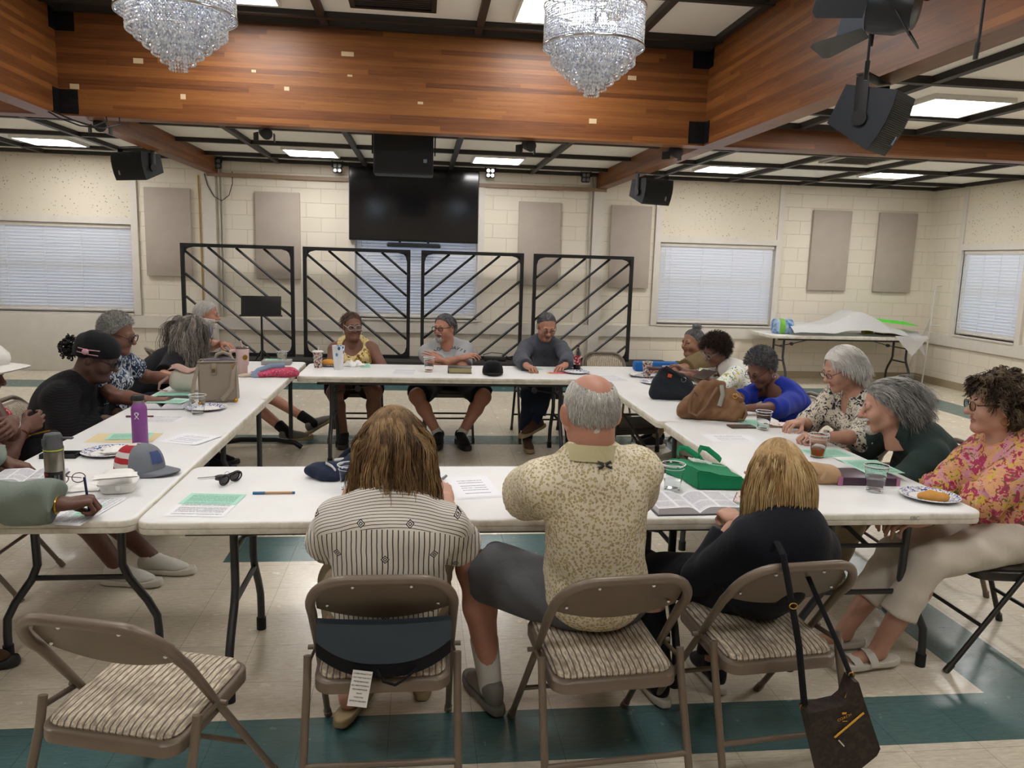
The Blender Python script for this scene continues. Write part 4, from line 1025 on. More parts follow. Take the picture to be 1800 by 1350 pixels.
    for sd in (1, -1):
        Sh, El, Wt, a = arms[sd]
        f.cone(N-up*.03, Sh, .050, .050*fa, .05); f.cone(Sh, El, .049*fa, .040*fa, .03); f.cone(El, (El*.62+Wt*.38), .040*fa, .038*fa, .02); f.cone((El*.62+Wt*.38), Wt, .038*fa, .0265, .02)
        Hp, Kn, An, l = legs[sd]
        f.cone(Hp, Kn, .090*lf, .060*lf, .03); f.ell(Kn, (.056*lf, .056*lf, .058*lf), k=.03); cf = Kn*.68+An*.32+np.array([0, -.02, 0]); f.cone(Kn, cf, .054*lf, .056*lf, .03); f.cone(cf, An, .056*lf, .037, .03)
        fd = rotz(math.radians(l.get('yaw', 0))) @ np.array([0, 1., l.get('toe', 0)])
        f.cone(An+np.array([0, 0, -.03]), An+nvec(fd)*.13+np.array([0, 0, -.055]), .034, .026, .02)
    parts = [f.surf()]
    hf = head_field(sp, sp.get('hh', .0042)); V, Q = hf.surf(); keep_lip = V.copy()
    parts.append((V*hs @ R.T+Hc, Q))
    for sd in (1, -1):
        Sh, El, Wt, a = arms[sd]
        if a.get('hide'): continue
        hd = nvec(a['dir']) if 'dir' in a else nvec(Wt-El); pn = np.asarray(a.get('palm', (0, 0, -1.)), float); z = -nvec(pn-hd*(pn@hd)); x = np.cross(hd, z)
        V2, Q2 = hand_vq(sd, a.get('curl', .3), a.get('spread', .5), a.get('thumb', .4), sp.get('hand', 1.))
        parts.append((V2 @ np.stack([x, hd, z], 1).T+Wt, Q2))
    V, Q = join(*parts)
    hq0 = len(parts[0][1]); mi = np.zeros(len(Q), np.int32); hl = keep_lip[parts[1][1]].mean(1)
    lip = ((hl[:, 0]/.025)**2+((hl[:, 2]+.064)/.0135)**2 < 1) & (hl[:, 1] > .078); mi[hq0:hq0+len(hl)][lip] = 1
    body = np_part('body', V, Q, [M_SK, sp.get('lips', M_SK)], root, mi=mi)
    # --- eyes, glasses
    H4 = Matrix([[*(R[i]*hs), Hc[i]] for i in range(3)]+[[0, 0, 0, 1]])
    if sp.get('eyes') == 'open':
        gz = math.radians(sp.get('gaze', 0))
        for s in (-1, 1):
            e = MB().ell((s*.032, .0715, .003), (.0125, .0125, .0125), 16, 10, H4); e.cur = 1
            d = Vector((-math.sin(gz), math.cos(gz), -.1)); e.ell(Vector((s*.032, .0715, .003))+d*.0092, (.0058, .0042, .0058), 12, 8, H4)
            part('eye', e, [M_EYEW, M_IRIS], root)
    if sp.get('brow'):
        for s in (-1, 1):
            b = MB().tube([H4 @ Vector((s*x, y, z)) for x, y, z in ((.014, .091, .021), (.026, .0915, .0265), (.040, .083, .025), (.050, .070, .018))], [.003, .0036, .003, .0012], 6, sx=.7)
            part('eyebrow', b, sp['brow'], root)
    g = sp.get('glasses')
    if g:
        gm = g['mat']; b = MB(); q = g.get('r', .0016); hw_, hh_ = g.get('size', (.024, .019)); zc = -.002
        L = MB()
        for s in (-1, 1):
            ring = [(s*.033+hw_*math.copysign(abs(math.cos(a))**.75, math.cos(a)), .104-.10*abs(abs(s*.033+hw_*math.cos(a))-.0)*.35, zc+hh_*math.copysign(abs(math.sin(a))**.75, math.sin(a))) for a in [2*PI*k/24 for k in range(24)]]
            b.tube([H4 @ Vector(p) for p in ring], q*hs, 6, closed=True)
            L.add([H4 @ Vector(p) for p in ring], [tuple(range(24))])
            fw_ = sp.get('face_w', 1)
            b.tube([H4 @ Vector(p) for p in ((s*(.033+hw_), .094, zc+.006), (s*.074*fw_, .072, zc+.010), (s*.081*fw_, .0, zc+.014), (s*.081*fw_, -.012, zc+.004))], q*hs*g.get('temple', 1), 6)
        b.tube([H4 @ Vector(p) for p in ((-.011, .106, zc+.003), (0, .109, zc+.006), (.011, .106, zc+.003))], q*hs, 6)
        go = part('glasses', b, gm, root, g.get('label')); part('lens', L, M_LENS, go, smooth=False)
    # --- clothes
    tp = sp['top']
    if tp:
        e = tp.get('e', .012); f = Field(lo, hi, tp.get('h', .0085)); torso(f, e, .05)
        for sd in (1, -1):
            Sh, El, Wt, a = arms[sd]
            sl = tp.get('sleeve', .6); ee = e+tp.get('loose', .008)
            if sl > 0:
                f.cone(N-up*.03, Sh, .048+e, .050*fa+e, .05)
                if sl <= 1: f.fcone(Sh, Sh+(El-Sh)*sl, .050*fa+ee, (.050-.009*sl)*fa+ee+tp.get('flare', .006), .02)
                else:
                    f.cone(Sh, El, .050*fa+ee, .042*fa+ee, .03); f.fcone(El, El+(Wt-El)*min(1, sl-1), .042*fa+ee, (.042-.013*(sl-1))*fa+ee+tp.get('flare', .004), .015)
            else: f.cone(N-up*.035+yf_*.01, N+xr*sd*.125*w-up*.045, .040+e, .030+e, .03)
        am = tp.get('fold', .0035); s1 = rng.random()*6
        f.warp(lambda X, Y, Z: am*(np.sin(34*Z+9*X+4*np.sin(13*Y+s1)+s1)*.6+np.sin(21*X-26*Z+17*Y+2*s1)*.5+np.sin(55*Z-30*Y+12*X)*.3))
        hem = tp.get('hem', .50); f.cut(lambda X, Y, Z: (hem-Z)+0*X+0*Y)
        nk = tp.get('neck', 'crew')
        nb = N+up*.035+yf_*.005
        if nk == 'crew': f.ell(nb, (.071, .066, .060), Ft, k=.006, op='s')
        elif nk == 'scoop': f.ell(nb+yf_*.075-up*.045, (.095, .090, .105), Ft, k=.006, op='s')
        elif nk == 'wide': f.ell(nb+yf_*.05-up*.01, (.115, .10, .065), Ft, k=.006, op='s')
        elif nk == 'v': f.ell(nb, (.070, .066, .055), Ft, k=.006, op='s'); f.ell(nb+yf_*.085-up*.045, (.034, .06, .075), Ft, k=.006, op='s')
        if nk in ('scoop',) and tp.get('sleeve', .6) <= 0:
            for sd in (1, -1): f.ell(arms[sd][0]+xr*sd*.045-up*.03, (.075, .12, .10), Ft, k=.01, op='s')
        V, Q = f.surf(); shirt = np_part(tp.get('name', 'shirt'), V, Q, tp['mat'], root, tp.get('label'))
        if tp.get('collar'):
            cm = tp.get('collar_mat', tp['mat']); ax = nvec(Hc+R @ np.array([0, -.03, -.10])*hs-N); yy = nvec(yf_-ax*(yf_@ax)); xx = np.cross(yy, ax); c0 = N+up*.022
            def col(u, v):
                a = 2*PI*(u*.92+.29-.0); ra = (.068+.020*(1-v))*tp.get('collar_s', 1.)
                pt = c0+xx*(math.cos(a)*ra)+yy*(math.sin(a)*ra*.96)+ax*(.050*v-.012-.018*math.sin(a)*(1-.3*v))
                return tuple(pt)
            cb = MB().grid(lambda u, v: col(u, v), 40, 5); n0 = len(cb.v)
            cb.grid(lambda u, v: tuple(np.array(col(1-u, v))+nvec(np.array(col(1-u, v))-c0)*.004), 40, 5)
            part('collar', cb, cm, root)
        if tp.get('vest'):
            ve = tp['vest']; f = Field(lo, hi, .009); torso(f, e+.012, .05)
            for sd in (1, -1): f.cone(N-up*.03, N+xr*sd*.13*w-up*.04, .050+e, .045+e, .05); f.ell(arms[sd][0]+xr*sd*.075-up*.05, (.07, .13, .12), Ft, k=.01, op='s')
            f.ell(nb, (.075, .075, .06), Ft, k=.006, op='s'); Fm = frame(.5); f.ell(spine(.45)+Fm[:, 1]*.16, (ve.get('gap', .06), .16, .5), Fm, k=.01, op='s')
            f.cut(lambda X, Y, Z: (hem-Z)+0*X+0*Y); f.warp(lambda X, Y, Z: .003*np.sin(40*Z+20*X+9*Y)); V, Q = f.surf(); np_part('vest', V, Q, ve['mat'], root)
    bt = sp.get('bottom')
    if bt:
        e = bt.get('e', .012); f = Field(lo, hi, .0095); f.ell(pel+np.array([0, 0, .01]), (.170*w+e, .130*dp+e, .115+e), k=.05); ln = bt.get('len', 2)
        for sd in (1, -1):
            Hp, Kn, An, l = legs[sd]
            if ln <= 1: f.fcone(Hp, Hp+(Kn-Hp)*ln, .094*lf+e, (.094-.030*ln)*lf+e+bt.get('flare', .02), .03)
            else:
                f.cone(Hp, Kn, .092*lf+e, .063*lf+e, .04); f.ell(Kn, [.060*lf+e]*3, k=.03); q = min(1, ln-1); f.fcone(Kn, Kn+(An-Kn)*q, .062*lf+e, (.060-.014*q)*lf+e+bt.get('flare', .01), .02)
        s1 = rng.random()*6; f.warp(lambda X, Y, Z: .0032*(np.sin(40*Y+22*Z+9*X+s1)+.6*np.sin(60*Z-25*Y+14*X)))
        f.cut(lambda X, Y, Z: (Z-.70)+0*X+0*Y); V, Q = f.surf(); np_part(bt.get('name', 'trousers'), V, Q, bt['mat'], root, bt.get('label'))
    for sd, nm in ((1, 'R'), (-1, 'L')):
        Hp, Kn, An, l = legs[sd]; sk = sp.get('socks')
        if sk and not l.get('hide'):
            f = Field(np.minimum(Kn, An)-.1, np.maximum(Kn, An)+.1, .006); f.fcone(An-(Kn-An)*.03, An+(Kn-An)*sk.get('len', .25), .044, .045+.012*sk.get('len', .25)*2, 0); V, Q = f.surf(); np_part('sock', V, Q, sk['mat'], root)
        sh = sp.get('shoes')
        if sh and not l.get('hide'): shoe(root, An, l, sh)
    # --- hair
    hr = sp.get('hair')
    if hr: build_hair(root, sp, hr, hf, R, Hc, hs, rng, N, arms, up)
    if sp.get('beard'):
        b = sp['beard']; f = Field(hf.lo, hf.lo+hf.h*(hf.n-1), hf.h); nn = tuple(slice(0, min(a, c)) for a, c in zip(f.F.shape, hf.F.shape)); f.F = hf.F.copy(); f.n = hf.n; f.ax = hf.ax
        t_ = b.get('t', .006); X, Y, Z = f.ax[0][:, None, None], f.ax[1][None, :, None], f.ax[2][None, None, :]
        n_ = .0025*np.sin(190*X+40*Z)*np.sin(170*Y+60*Z)
        reg = np.minimum(((X/b.get('w', .036))**2+((Y-.080)/.05)**2+((Z+.098)/.032)**2)**.5-1, ((X/.036)**2+((Y-.095)/.035)**2+((Z+.050)/.0085)**2)**.5-1)*.02
        if b.get('full'): reg = np.minimum(reg, np.maximum(np.maximum(np.abs(Y-.03)-.055, Z+.035), -Z-.14)+0*X)
        mouth = .014-np.sqrt((X/1.7)**2+(Z+.065)**2)*1.0+0*Y
        f.F = np.maximum(np.maximum(hf.F-t_+n_, reg), np.where(Y > .07, mouth*.6, -1.)).astype(np.float32); V, Q = f.surf()
        np_part('beard', V*hs @ R.T+Hc, Q, b['mat'], root, tint=rng.random(len(V)))
    return root, dict(N=N, R=R, Hc=Hc, arms=arms, legs=legs, H4=H4, spine=spine, frame=frame, loc_of=loc_of, hs=hs, up=up, Ft=Ft, pel=pel)
def build_hair(root, sp, hr, hf, R, Hc, hs, rng, N, arms, up):
    st = hr['style']; mt = hr['mat']; t_ = hr.get('t', .007); line, low = hr.get('line', 0.), hr.get('low', -.085)
    f = Field(hf.lo-.03, hf.lo+hf.h*(hf.n-1)+.03, hf.h*1.05)
    f.F[:] = .3
    tc = t_*hr.get('cap', .62); f.ell((0, -.014, .034), (.0755*sp.get('face_w', 1)+tc, .096+tc, .084+tc+hr.get('top', 0)*.8), k=0); f.cone((0, -.030, -.03), (0, -.036, -.085), .058+tc, .054+tc, .02)
    X, Y, Z = f.ax[0][:, None, None], f.ax[1][None, :, None], f.ax[2][None, None, :]
    nz = hr.get('bumpy', .0); am = .0015+nz
    fr = hr.get('freq', 90.)
    f.F = f.F+(am*np.sin(fr*X+1.3*np.sin(fr*.6*Z))*np.sin(fr*.9*Y+1.1*np.sin(fr*.5*X))*np.cos(fr*.8*Z)).astype(np.float32)
    f.F = np.maximum(f.F, (hair_region(X+0*Y+0*Z, Y+0*X+0*Z, Z+0*X+0*Y, line, low)*.9+.0035*np.sin(150*X)*np.sin(120*Z+70*X)).astype(np.float32))
    bald = hr.get('bald')
    if bald: f.ell(bald[0], bald[1], k=.01, op='s')
    if hr.get('extra'): 
        for c_, r_ in hr['extra']: f.ell(c_, r_, k=.015)
    V, Q = f.surf(); np_part('hair', V*hs @ R.T+Hc, Q, mt, root, hr.get('label'), tint=np.clip(.35+.3*rng.random(len(V)), 0, 1))
    n = hr.get('n', 900)
    if not n: return
    hull = hr.get('hull', ((0, -.014, .034), (.0755*sp.get('face_w', 1)+t_, .096+t_, .084+t_+hr.get('top', 0))))
    hc_, hr_ = hull; cz = .118+tc+hr.get('top', 0)*.8; hull = (hc_, (max(hr_[0], .0755*sp.get('face_w', 1)+tc+.0015), max(hr_[1], .096+tc+.0015), max(hr_[2], cz-hc_[2]+.003)))
    bf = (lambda p: (((p-np.array(bald[0]))/np.array(bald[1]))**2).sum(1) < 1) if bald else None
    bodies = [(N-up*.06, .105), (arms[1][0], .075), (arms[-1][0], .075), (N-up*.17+np.array([0, -.02, 0]), .15)] if hr.get('L', .05) > .14 else ()
    P, rnd = grow(rng, n, hr.get('L', .05), None, R, Hc, hs, hull, hr.get('comb', comb_back), hr.get('grav', .3), hr.get('lift', .2), hr.get('wave', 0.), hr.get('wf', 2.5), hr.get('m', 8), (line, low), bodies, hr.get('clump', 0), hr.get('vary', .25), bf, hr.get('crown', 0.))
    V, Q, tn = strand_mesh(P, hr.get('r', .0016), .0004, rnd); np_part('hair_strands', V, Q, mt, root, tint=tn)
def shoe(root, An, l, sh):
    """An: ankle; heel under it, toe along the leg's foot direction"""
    yaw = math.radians(l.get('yaw', 0)); toe = l.get('toe', 0); s = sh.get('s', 1.)
    R = rotz(yaw) @ rotx(math.atan(toe)) @ roty(l.get('roll', 0)); O = An+R @ np.array([0, 0, -.085])
    Vt = lambda V: V*s @ R.T+O
    typ = sh.get('type', 'sneaker')
    so = Field((-.07, -.10, -.01), (.07, .23, .06), .005); th = sh.get('sole', .026)
    for y, wx, k in ((-.05, .034, 0), (.0, .034, .03), (.06, .037, .03), (.12, .046, .04), (.17, .042, .03)): so.ell((0, y, th*.5), (wx, .055, th*2), k=k)
    so.cut(lambda X, Y, Z: np.maximum(-Z, Z-th-.006*np.maximum(0, -Y/.07)-.012*np.maximum(0, (Y-.12)/.1))+0*X)
    V, Q = so.surf(); o1 = np_part('shoe', Vt(V), Q, sh['sole_mat'], root, sh.get('sole_label'))
    if typ == 'sandal':
        for y0, y1, hh in ((.025, .065, .062), (.095, .135, .040)):
            b = MB().grid(lambda u, v: tuple(Vt(np.array([[math.cos(PI*u)*.047, y0+(y1-y0)*v+.02*math.sin(PI*u), th*.6+math.sin(PI*u)*hh]]))[0]), 14, 4); b.grid(lambda u, v: tuple(Vt(np.array([[math.cos(PI*(1-u))*.044, y0+(y1-y0)*v+.02*math.sin(PI*u), th*.6+math.sin(PI*u)*(hh-.004)]]))[0]), 14, 4)
            part('strap', b, sh['mat'], o1)
        return
    u = Field((-.07, -.10, 0), (.07, .23, .15), .005)
    for c_, r_ in (((0, -.040, .055), (.034, .038, .050)), ((0, .02, .06), (.036, .055, .045)), ((0, .075, .05), (.040, .06, .034)), ((0, .13, .036), (.042, .055, .024)), ((0, -.01, .085), (.036, .042, .03))): u.ell(c_, r_, k=.03)
    u.cut(lambda X, Y, Z: np.maximum(th*.6-Z, Z-.105-.1*np.abs(Y))+0*X); u.cone((0, -.005, .07), (0, -.01, .2), .030, .034, .004, op='s')
    V, Q = u.surf(); np_part('upper', Vt(V), Q, sh['mat'], o1, sh.get('label'))
    if sh.get('lace'):
        b = MB()
        for k in range(5):
            y = .035+k*.018; z = .093-k*.0085; b.tube([tuple(Vt(np.array([[q*.022, y+.004*q, z-abs(q)*.010]]))[0]) for q in (-1, -.5, 0, .5, 1)], .0028, 5)
        part('laces', b, sh['lace'], o1)
# ------------------------------------------------------------------ wardrobe
def stripes_fn(t, co):
    x, y, z = t.sep(co)
    nz = t.math('MULTIPLY', t.math('SUBTRACT', t.noise(co, 7, 3), .5), .012)
    yoke = t.math('GREATER_THAN', z, t.math('SUBTRACT', .882, t.math('MULTIPLY', t.math('MULTIPLY', x, x), 1.1)))
    u = t.math('ADD', t.math('MULTIPLY', t.math('ADD', z, t.math('MULTIPLY', y, .9)), 74), t.math('MULTIPLY', nz, 60)); v = t.math('MULTIPLY', t.math('ADD', x, nz), 64)
    s = t.n('ShaderNodeMix', {0: yoke, 2: v, 3: u}).outputs[0]
    line = t.step(t.math('ABSOLUTE', t.math('SUBTRACT', t.math('FRACT', s), .5)), .14, .07)
    def fr(a, k, o): return t.math('SUBTRACT', t.math('FRACT', t.math('ADD', t.math('MULTIPLY', a, k), o)), .5)
    row = t.math('FLOOR', t.math('MULTIPLY', z, 9.5))
    dx = t.math('ABSOLUTE', fr(x, 6.8, 0)); dx = t.math('ABSOLUTE', t.math('SUBTRACT', t.math('FRACT', t.math('ADD', t.math('MULTIPLY', x, 6.8), t.math('MULTIPLY', row, .5))), .5)); dz = t.math('ABSOLUTE', fr(z, 9.5, 0))
    dd = t.math('ADD', t.math('MULTIPLY', dx, 1.0), t.math('MULTIPLY', dz, .72))
    dia = t.math('MAXIMUM', t.math('MULTIPLY', t.math('LESS_THAN', dd, .092), t.math('GREATER_THAN', dd, .066)), t.math('MULTIPLY', t.math('LESS_THAN', dd, .046), t.math('GREATER_THAN', dd, .022)))
    inside = t.math('LESS_THAN', dd, .066)
    base = t.mix(line, srgb('#dcd6cd'), srgb('#2c2b2d'))
    return t.mix(t.math('MAXIMUM', dia, 0.), t.mix(t.math('MULTIPLY', inside, .75), base, srgb('#dcd6cd')), srgb('#222226'))
def small_flowers(bg, *cols, sc=95, th=.42):
    def fn(t, co):
        d = t.vor(co, sc); c = t.vor(co, sc, 'Color'); r, g, b = t.n('ShaderNodeSeparateColor', (c,)).outputs
        pet = t.noise(co, sc*3.2, 2)
        f = t.math('MULTIPLY', t.step(t.math('ADD', d, t.math('MULTIPLY', t.math('SUBTRACT', pet, .5), .5)), th, th-.10), t.step(r, .04, .06))
        col = t.ramp(g, [(i/max(1, len(cols)-1), srgb(k)) for i, k in enumerate(cols)], 'CONSTANT')
        return t.mix(f, srgb(bg), t.mix(t.step(d, .12, .18), srgb(bg), col))
    return fn
def blotches(bg, layers):
    """stacked organic blotches: (colour, scale, threshold, seed offset, distortion)"""
    def fn(t, co):
        col = srgb(bg)
        for c, sc, th, off, di in layers:
            n = t.noise(t.vmath('ADD', co, (off, off*.7, -off)), sc, 3, .55, dist=di)
            col = t.mix(t.step(n, th, th+.025), col, srgb(c))
        return col
    return fn
FLOW_PINK = pattern('pink_floral_blouse', blotches('#cf9a72', [('#c9a850', 12, .54, 0, .6), ('#c98f9c', 15, .55, 7, .8), ('#a63a5c', 16, .545, 3, .8), ('#d2a080', 34, .60, 9, .8), ('#59602c', 30, .60, 11, 1.2), ('#98304e', 44, .60, 5, 1.0), ('#d6b08c', 60, .63, 2, .5)]))
NAVYLEAF = pattern('navy_leaf_print', lambda t, co: t.mix(t.step(t.noise(t.scale(co, 1, 1, .45), 42, 2, .5, dist=2.2), .52, .56), t.mix(t.step(t.noise(co, 20, 2), .5, .55), srgb('#1f2a40'), srgb('#324863')), srgb('#c9ced6')))
BWFLORAL = pattern('black_cream_floral', blotches('#d3cbbb', [('#9b948a', 40, .56, 3, 1.0), ('#2b2c38', 34, .535, 1, 1.6), ('#d8d1c2', 85, .60, 4, .6)]))
GOLDLEAF = pattern('gold_leaf_print', blotches('#d9c48e', [('#a5803a', 15, .54, 1, 1.6), ('#6e4a1c', 18, .57, 6, 1.4), ('#e2d2a4', 60, .63, 3, .4)]))
TIEDYE = pattern('red_white_tie_dye', lambda t, co: t.ramp(t.noise(t.scale(co, 1, 1, 2.2), 9, 4, .6, dist=1.5), [(.30, srgb('#3a0f1c')), (.44, srgb('#a81f38')), (.54, srgb('#c62c48')), (.60, srgb('#d9ced0')), (.70, srgb('#b2243e'))]))
TANFLOWER = pattern('tan_flower_polo', small_flowers('#d9d0bb', '#a3946f', '#b0a06e', '#9a8c70', sc=105, th=.50))
LEMON = pattern('lemon_floral', blotches('#d9dcd6', [('#c9b84c', 22, .60, 2, .6), ('#3f6a62', 30, .60, 5, 1.4), ('#2e4068', 38, .63, 9, 1.0), ('#c58a92', 30, .66, 12, .6)]))
STRIPE = pattern('black_striped_shirt', stripes_fn)
KNIT = pattern('black_wave_knit', lambda t, co: t.mix(t.step(t.math('SINE', t.math('ADD', t.math('MULTIPLY', t.sep(co)[2], 420), t.math('MULTIPLY', t.math('SINE', t.math('MULTIPLY', t.math('ADD', t.sep(co)[0], t.sep(co)[1]), 90)), 1.6))), .2, .9), srgb('#0c0c0e'), srgb('#1c1c20')), fold=.2)
DENIM = cloth('dark_denim', '#1d2433'); BLACKC = cloth('black_cotton', '#121216'); NAVYB = cloth('navy_black_knit', '#10131c'); WHITEC = cloth('white_capri', '#cdc4b8', var=.03)
GREYC = cloth('grey_shorts', '#5d5e62'); CHARS = cloth('charcoal_shirt', '#4a4d57'); GTEE = cloth('heather_tee', '#a3a5a7'); TAN = cloth('olive_tee', '#6b5a3e'); ROYAL = cloth('royal_blue_knit', '#1a2f94')
GREENP = cloth('bottle_green_polo', '#2c3a38'); SAGE = cloth('sage_shirt', '#727c73', fold=.6); BLUEG = cloth('blue_grey_polo', '#4a5163'); SAGEC = cloth('sage_collar', '#b9b18c'); WHITED = cloth('white_denim', '#d2cfca')
SH_BLK = cloth('black_shoe_mesh', '#16161a'); SH_GRY = cloth('grey_shoe_knit', '#77736b'); SH_WHT = cloth('white_shoe', '#c9c5be'); SH_BRN = cloth('brown_suede', '#4a3426'); SH_TAN = plain('tan_sandal', '#8f7554', .6); SO_WHT = plain('white_sole', '#c4beb2', .6); SO_BLK = plain('black_sole', '#1c1b1b', .6); SO_TAN = plain('gum_sole', '#93805f', .6)
SKL = skin('skin_fair', '#b88f7c'); SKR = skin('skin_ruddy', '#b0806c'); SKM = skin('skin_olive', '#94705a'); SKB = skin('skin_brown', '#775446'); SKD = skin('skin_deep', '#4c352d'); SKD2 = skin('skin_deep_warm', '#614236')
LIPF = skin('lip_fair', '#a56b62'); LIPM = skin('lip_mid', '#80504a'); LIPD = skin('lip_deep', '#5a3434')
H_GREY = hairmat('hair_grey', '#5e5c5a', '#8f8d8a', '#c2c0bc'); H_WHITE = hairmat('hair_white', '#a09d98', '#c4c1bb', '#dedbd6'); H_DKGREY = hairmat('hair_salt_pepper', '#2a2a2b', '#56565a', '#8e8e90'); H_BLACK = hairmat('hair_black', '#0b0a0b', '#151315', '#2a2628')
H_BRN = hairmat('hair_light_brown', '#3a2a1c', '#755a3c', '#a88a62'); H_BLOND = hairmat('hair_blond', '#75593a', '#ad8c5e', '#d6c094'); H_DBRN = hairmat('hair_dark_brown', '#1a1210', '#2c1f1a', '#4a362c'); H_BRNGREY = hairmat('hair_brown_grey', '#251d18', '#4a3b2e', '#8a775f'); H_LGREY = hairmat('hair_long_grey', '#3e3936', '#787069', '#b0a8a0')
GL_BLK = plain('black_spectacles', '#0f0f11', .3); GL_CLR = plain('clear_spectacles', '#9aa3a8', .2); GL_WIRE = plain('wire_spectacles', '#5a5048', .25, .8); GL_PURP = plain('purple_spectacles', '#3b3048', .3)
GOLD = plain('gold_metal', '#c79a45', .25, 1.0, var=.03); SILVER = plain('silver_metal', '#b9b9bd', .25, 1.0, var=.03)
SOCKW = cloth('white_sock', '#c6c1b9'); SOCKB = cloth('black_sock', '#131316'); SOCKN = cloth('navy_sock', '#1a2238')
def V3(v): return (v[0], v[1], v[2])
def hoop(info, root, r, side, mat, name='earring'):
    H4 = info['H4']; c = (side*.084, -.004, -.040-r)
    part(name, MB().tube([H4 @ Vector((c[0], c[1]+r*math.cos(a), c[2]+r*math.sin(a))) for a in [2*PI*k/20 for k in range(20)]], .0016+r*.03, 6, closed=True), mat, root)
def bracelet(info, root, side, mat, name='bracelet', r=.031, th=.0035, off=.03, face=None):
    Sh, El, Wt, a = info['arms'][side]; u = nvec(El-Wt); c = Wt+u*off; x = nvec(np.cross(u, [.1, .2, .9])); y = np.cross(u, x)
    b = MB().tube([V3(c+x*r*math.cos(q)+y*r*math.sin(q)) for q in [2*PI*k/24 for k in range(24)]], th, 8, closed=True, sx=.4 if face else 1, up=V3(u))
    o = part(name, b, mat, root)
    if face: part('watch_face', MB().tube([V3(c+np.array([0, 0, r-.002])), V3(c+np.array([0, 0, r+.008]))], .015, 16), face, o)
def pen_in_hand(info, root, side, lean, mat, label, L=.14, fwd=.082, up=-.012):
    Sh, El, Wt, a = info['arms'][side]; hd = nvec(a['dir']); pn = np.asarray(a.get('palm', (0, 0, -1.)), float); z = -nvec(pn-hd*(pn@hd)); x = np.cross(hd, z)
    q = Wt+hd*fwd+z*up-x*side*.022
    M = Matrix.Translation(root.location) @ Matrix.Rotation(root.rotation_euler.z, 4, 'Z'); d = Vector(lean).normalized(); p = M @ Vector(V3(q)); p = p-d*max(.01, min(.06, (p.z-.741)/max(.2, d.z)))
    o = thing('pen', label, 'pen', tuple(p))
    part('barrel', MB().tube([d*.012, d*L], .0045, 10), mat, o); part('tip', MB().tube([(0, 0, 0), d*.014], [.0006, .004], 8), GOLD, o)
# ------------------------------------------------------------------ far row, facing the camera
r, i = person(dict(label='woman in a sleeveless gold leaf-print top sitting at the far table', seed=3, loc=(-.62, 7.40), deg=180, head=on_y(620, 573, 7.33), look=(16, 4, 2), skin=SKB, lips=LIPM, eyes='open', gaze=12, brow=H_BLACK, w=1.10, d=1.05, belly=.05, bust=.035, armfat=1.25, legfat=1.12, hs=1.02, neck=1.08, jowl=.6,
  arms={'R': dict(w=(-.62, 7.13, .66), pole=(.8, -.3, -.5), curl=.5), 'L': dict(w=(-.50, 7.13, .66), pole=(-.8, -.3, -.5), curl=.5)},
  legs={'R': dict(a=(.06, .36, .09), pole=(.2, .7, .8)), 'L': dict(a=(-.19, .38, .09), pole=(-.2, .7, .8))},
  top=dict(name='sleeveless_top', mat=GOLDLEAF, sleeve=0, neck='scoop', hem=.5), bottom=dict(name='dark_skirt_shorts', mat=cloth('dark_red_print', '#2a1718'), len=.72, flare=.03),
  shoes=dict(mat=SH_BLK, sole_mat=SO_BLK, s=1.05), glasses=dict(mat=GL_CLR, size=(.027, .021), r=.0026), hair=dict(style='cornrows', mat=hairmat('hair_cornrow', '#2a1c18', '#4a342c', '#6a4c40'), t=.006, n=700, L=.12, comb=comb_back, lift=.02, grav=.05, clump=60, r=.003, bumpy=.002)))
for s in (1, -1): hoop(i, r, .020, s, SILVER)
# dark tattoos on both upper arms: flat inked patches following the skin
r, i = person(dict(label='man in a grey lettered tee with crossed arms at the far table', seed=4, loc=(.27, 7.45), deg=180, head=on_y(781, 576, 7.36), look=(-38, 2, 0), skin=SKR, lips=LIPM, eyes='open', gaze=-15, brow=H_GREY, w=1.16, d=1.12, belly=.10, armfat=1.15, legfat=1.14, hs=1.05, neck=1.15, mouth=.7,
  arms={'R': dict(w=(.37, 7.10, .80), pole=(1., -.2, -.8), dir=(-.9, .15, .25), palm=(0, -.3, -1), curl=.35), 'L': dict(w=(.18, 7.13, .772), pole=(-1., -.2, -.8), dir=(.95, .15, .35), palm=(0, -.8, -.3), curl=.3)},
  legs={'R': dict(a=(.10, .42, .09), pole=(.75, .5, .6), yaw=-8), 'L': dict(a=(-.10, .42, .09), pole=(-.75, .5, .6), yaw=12)},
  top=dict(name='tee_shirt', mat=GTEE, sleeve=.72, neck='crew', loose=.018, flare=.012, hem=.5), bottom=dict(name='shorts', mat=BLACKC, len=.93, flare=.028),
  shoes=dict(mat=SH_BLK, sole_mat=SO_BLK, lace=cloth('charcoal_lace', '#3a3a3c'), s=1.18), socks=dict(mat=SOCKW, len=.16), glasses=dict(mat=GL_BLK, size=(.026, .018), r=.0026),
  hair=dict(style='short', mat=H_DKGREY, t=.010, n=900, L=.05, lift=.15), beard=dict(mat=H_GREY, t=.009, w=.030)))
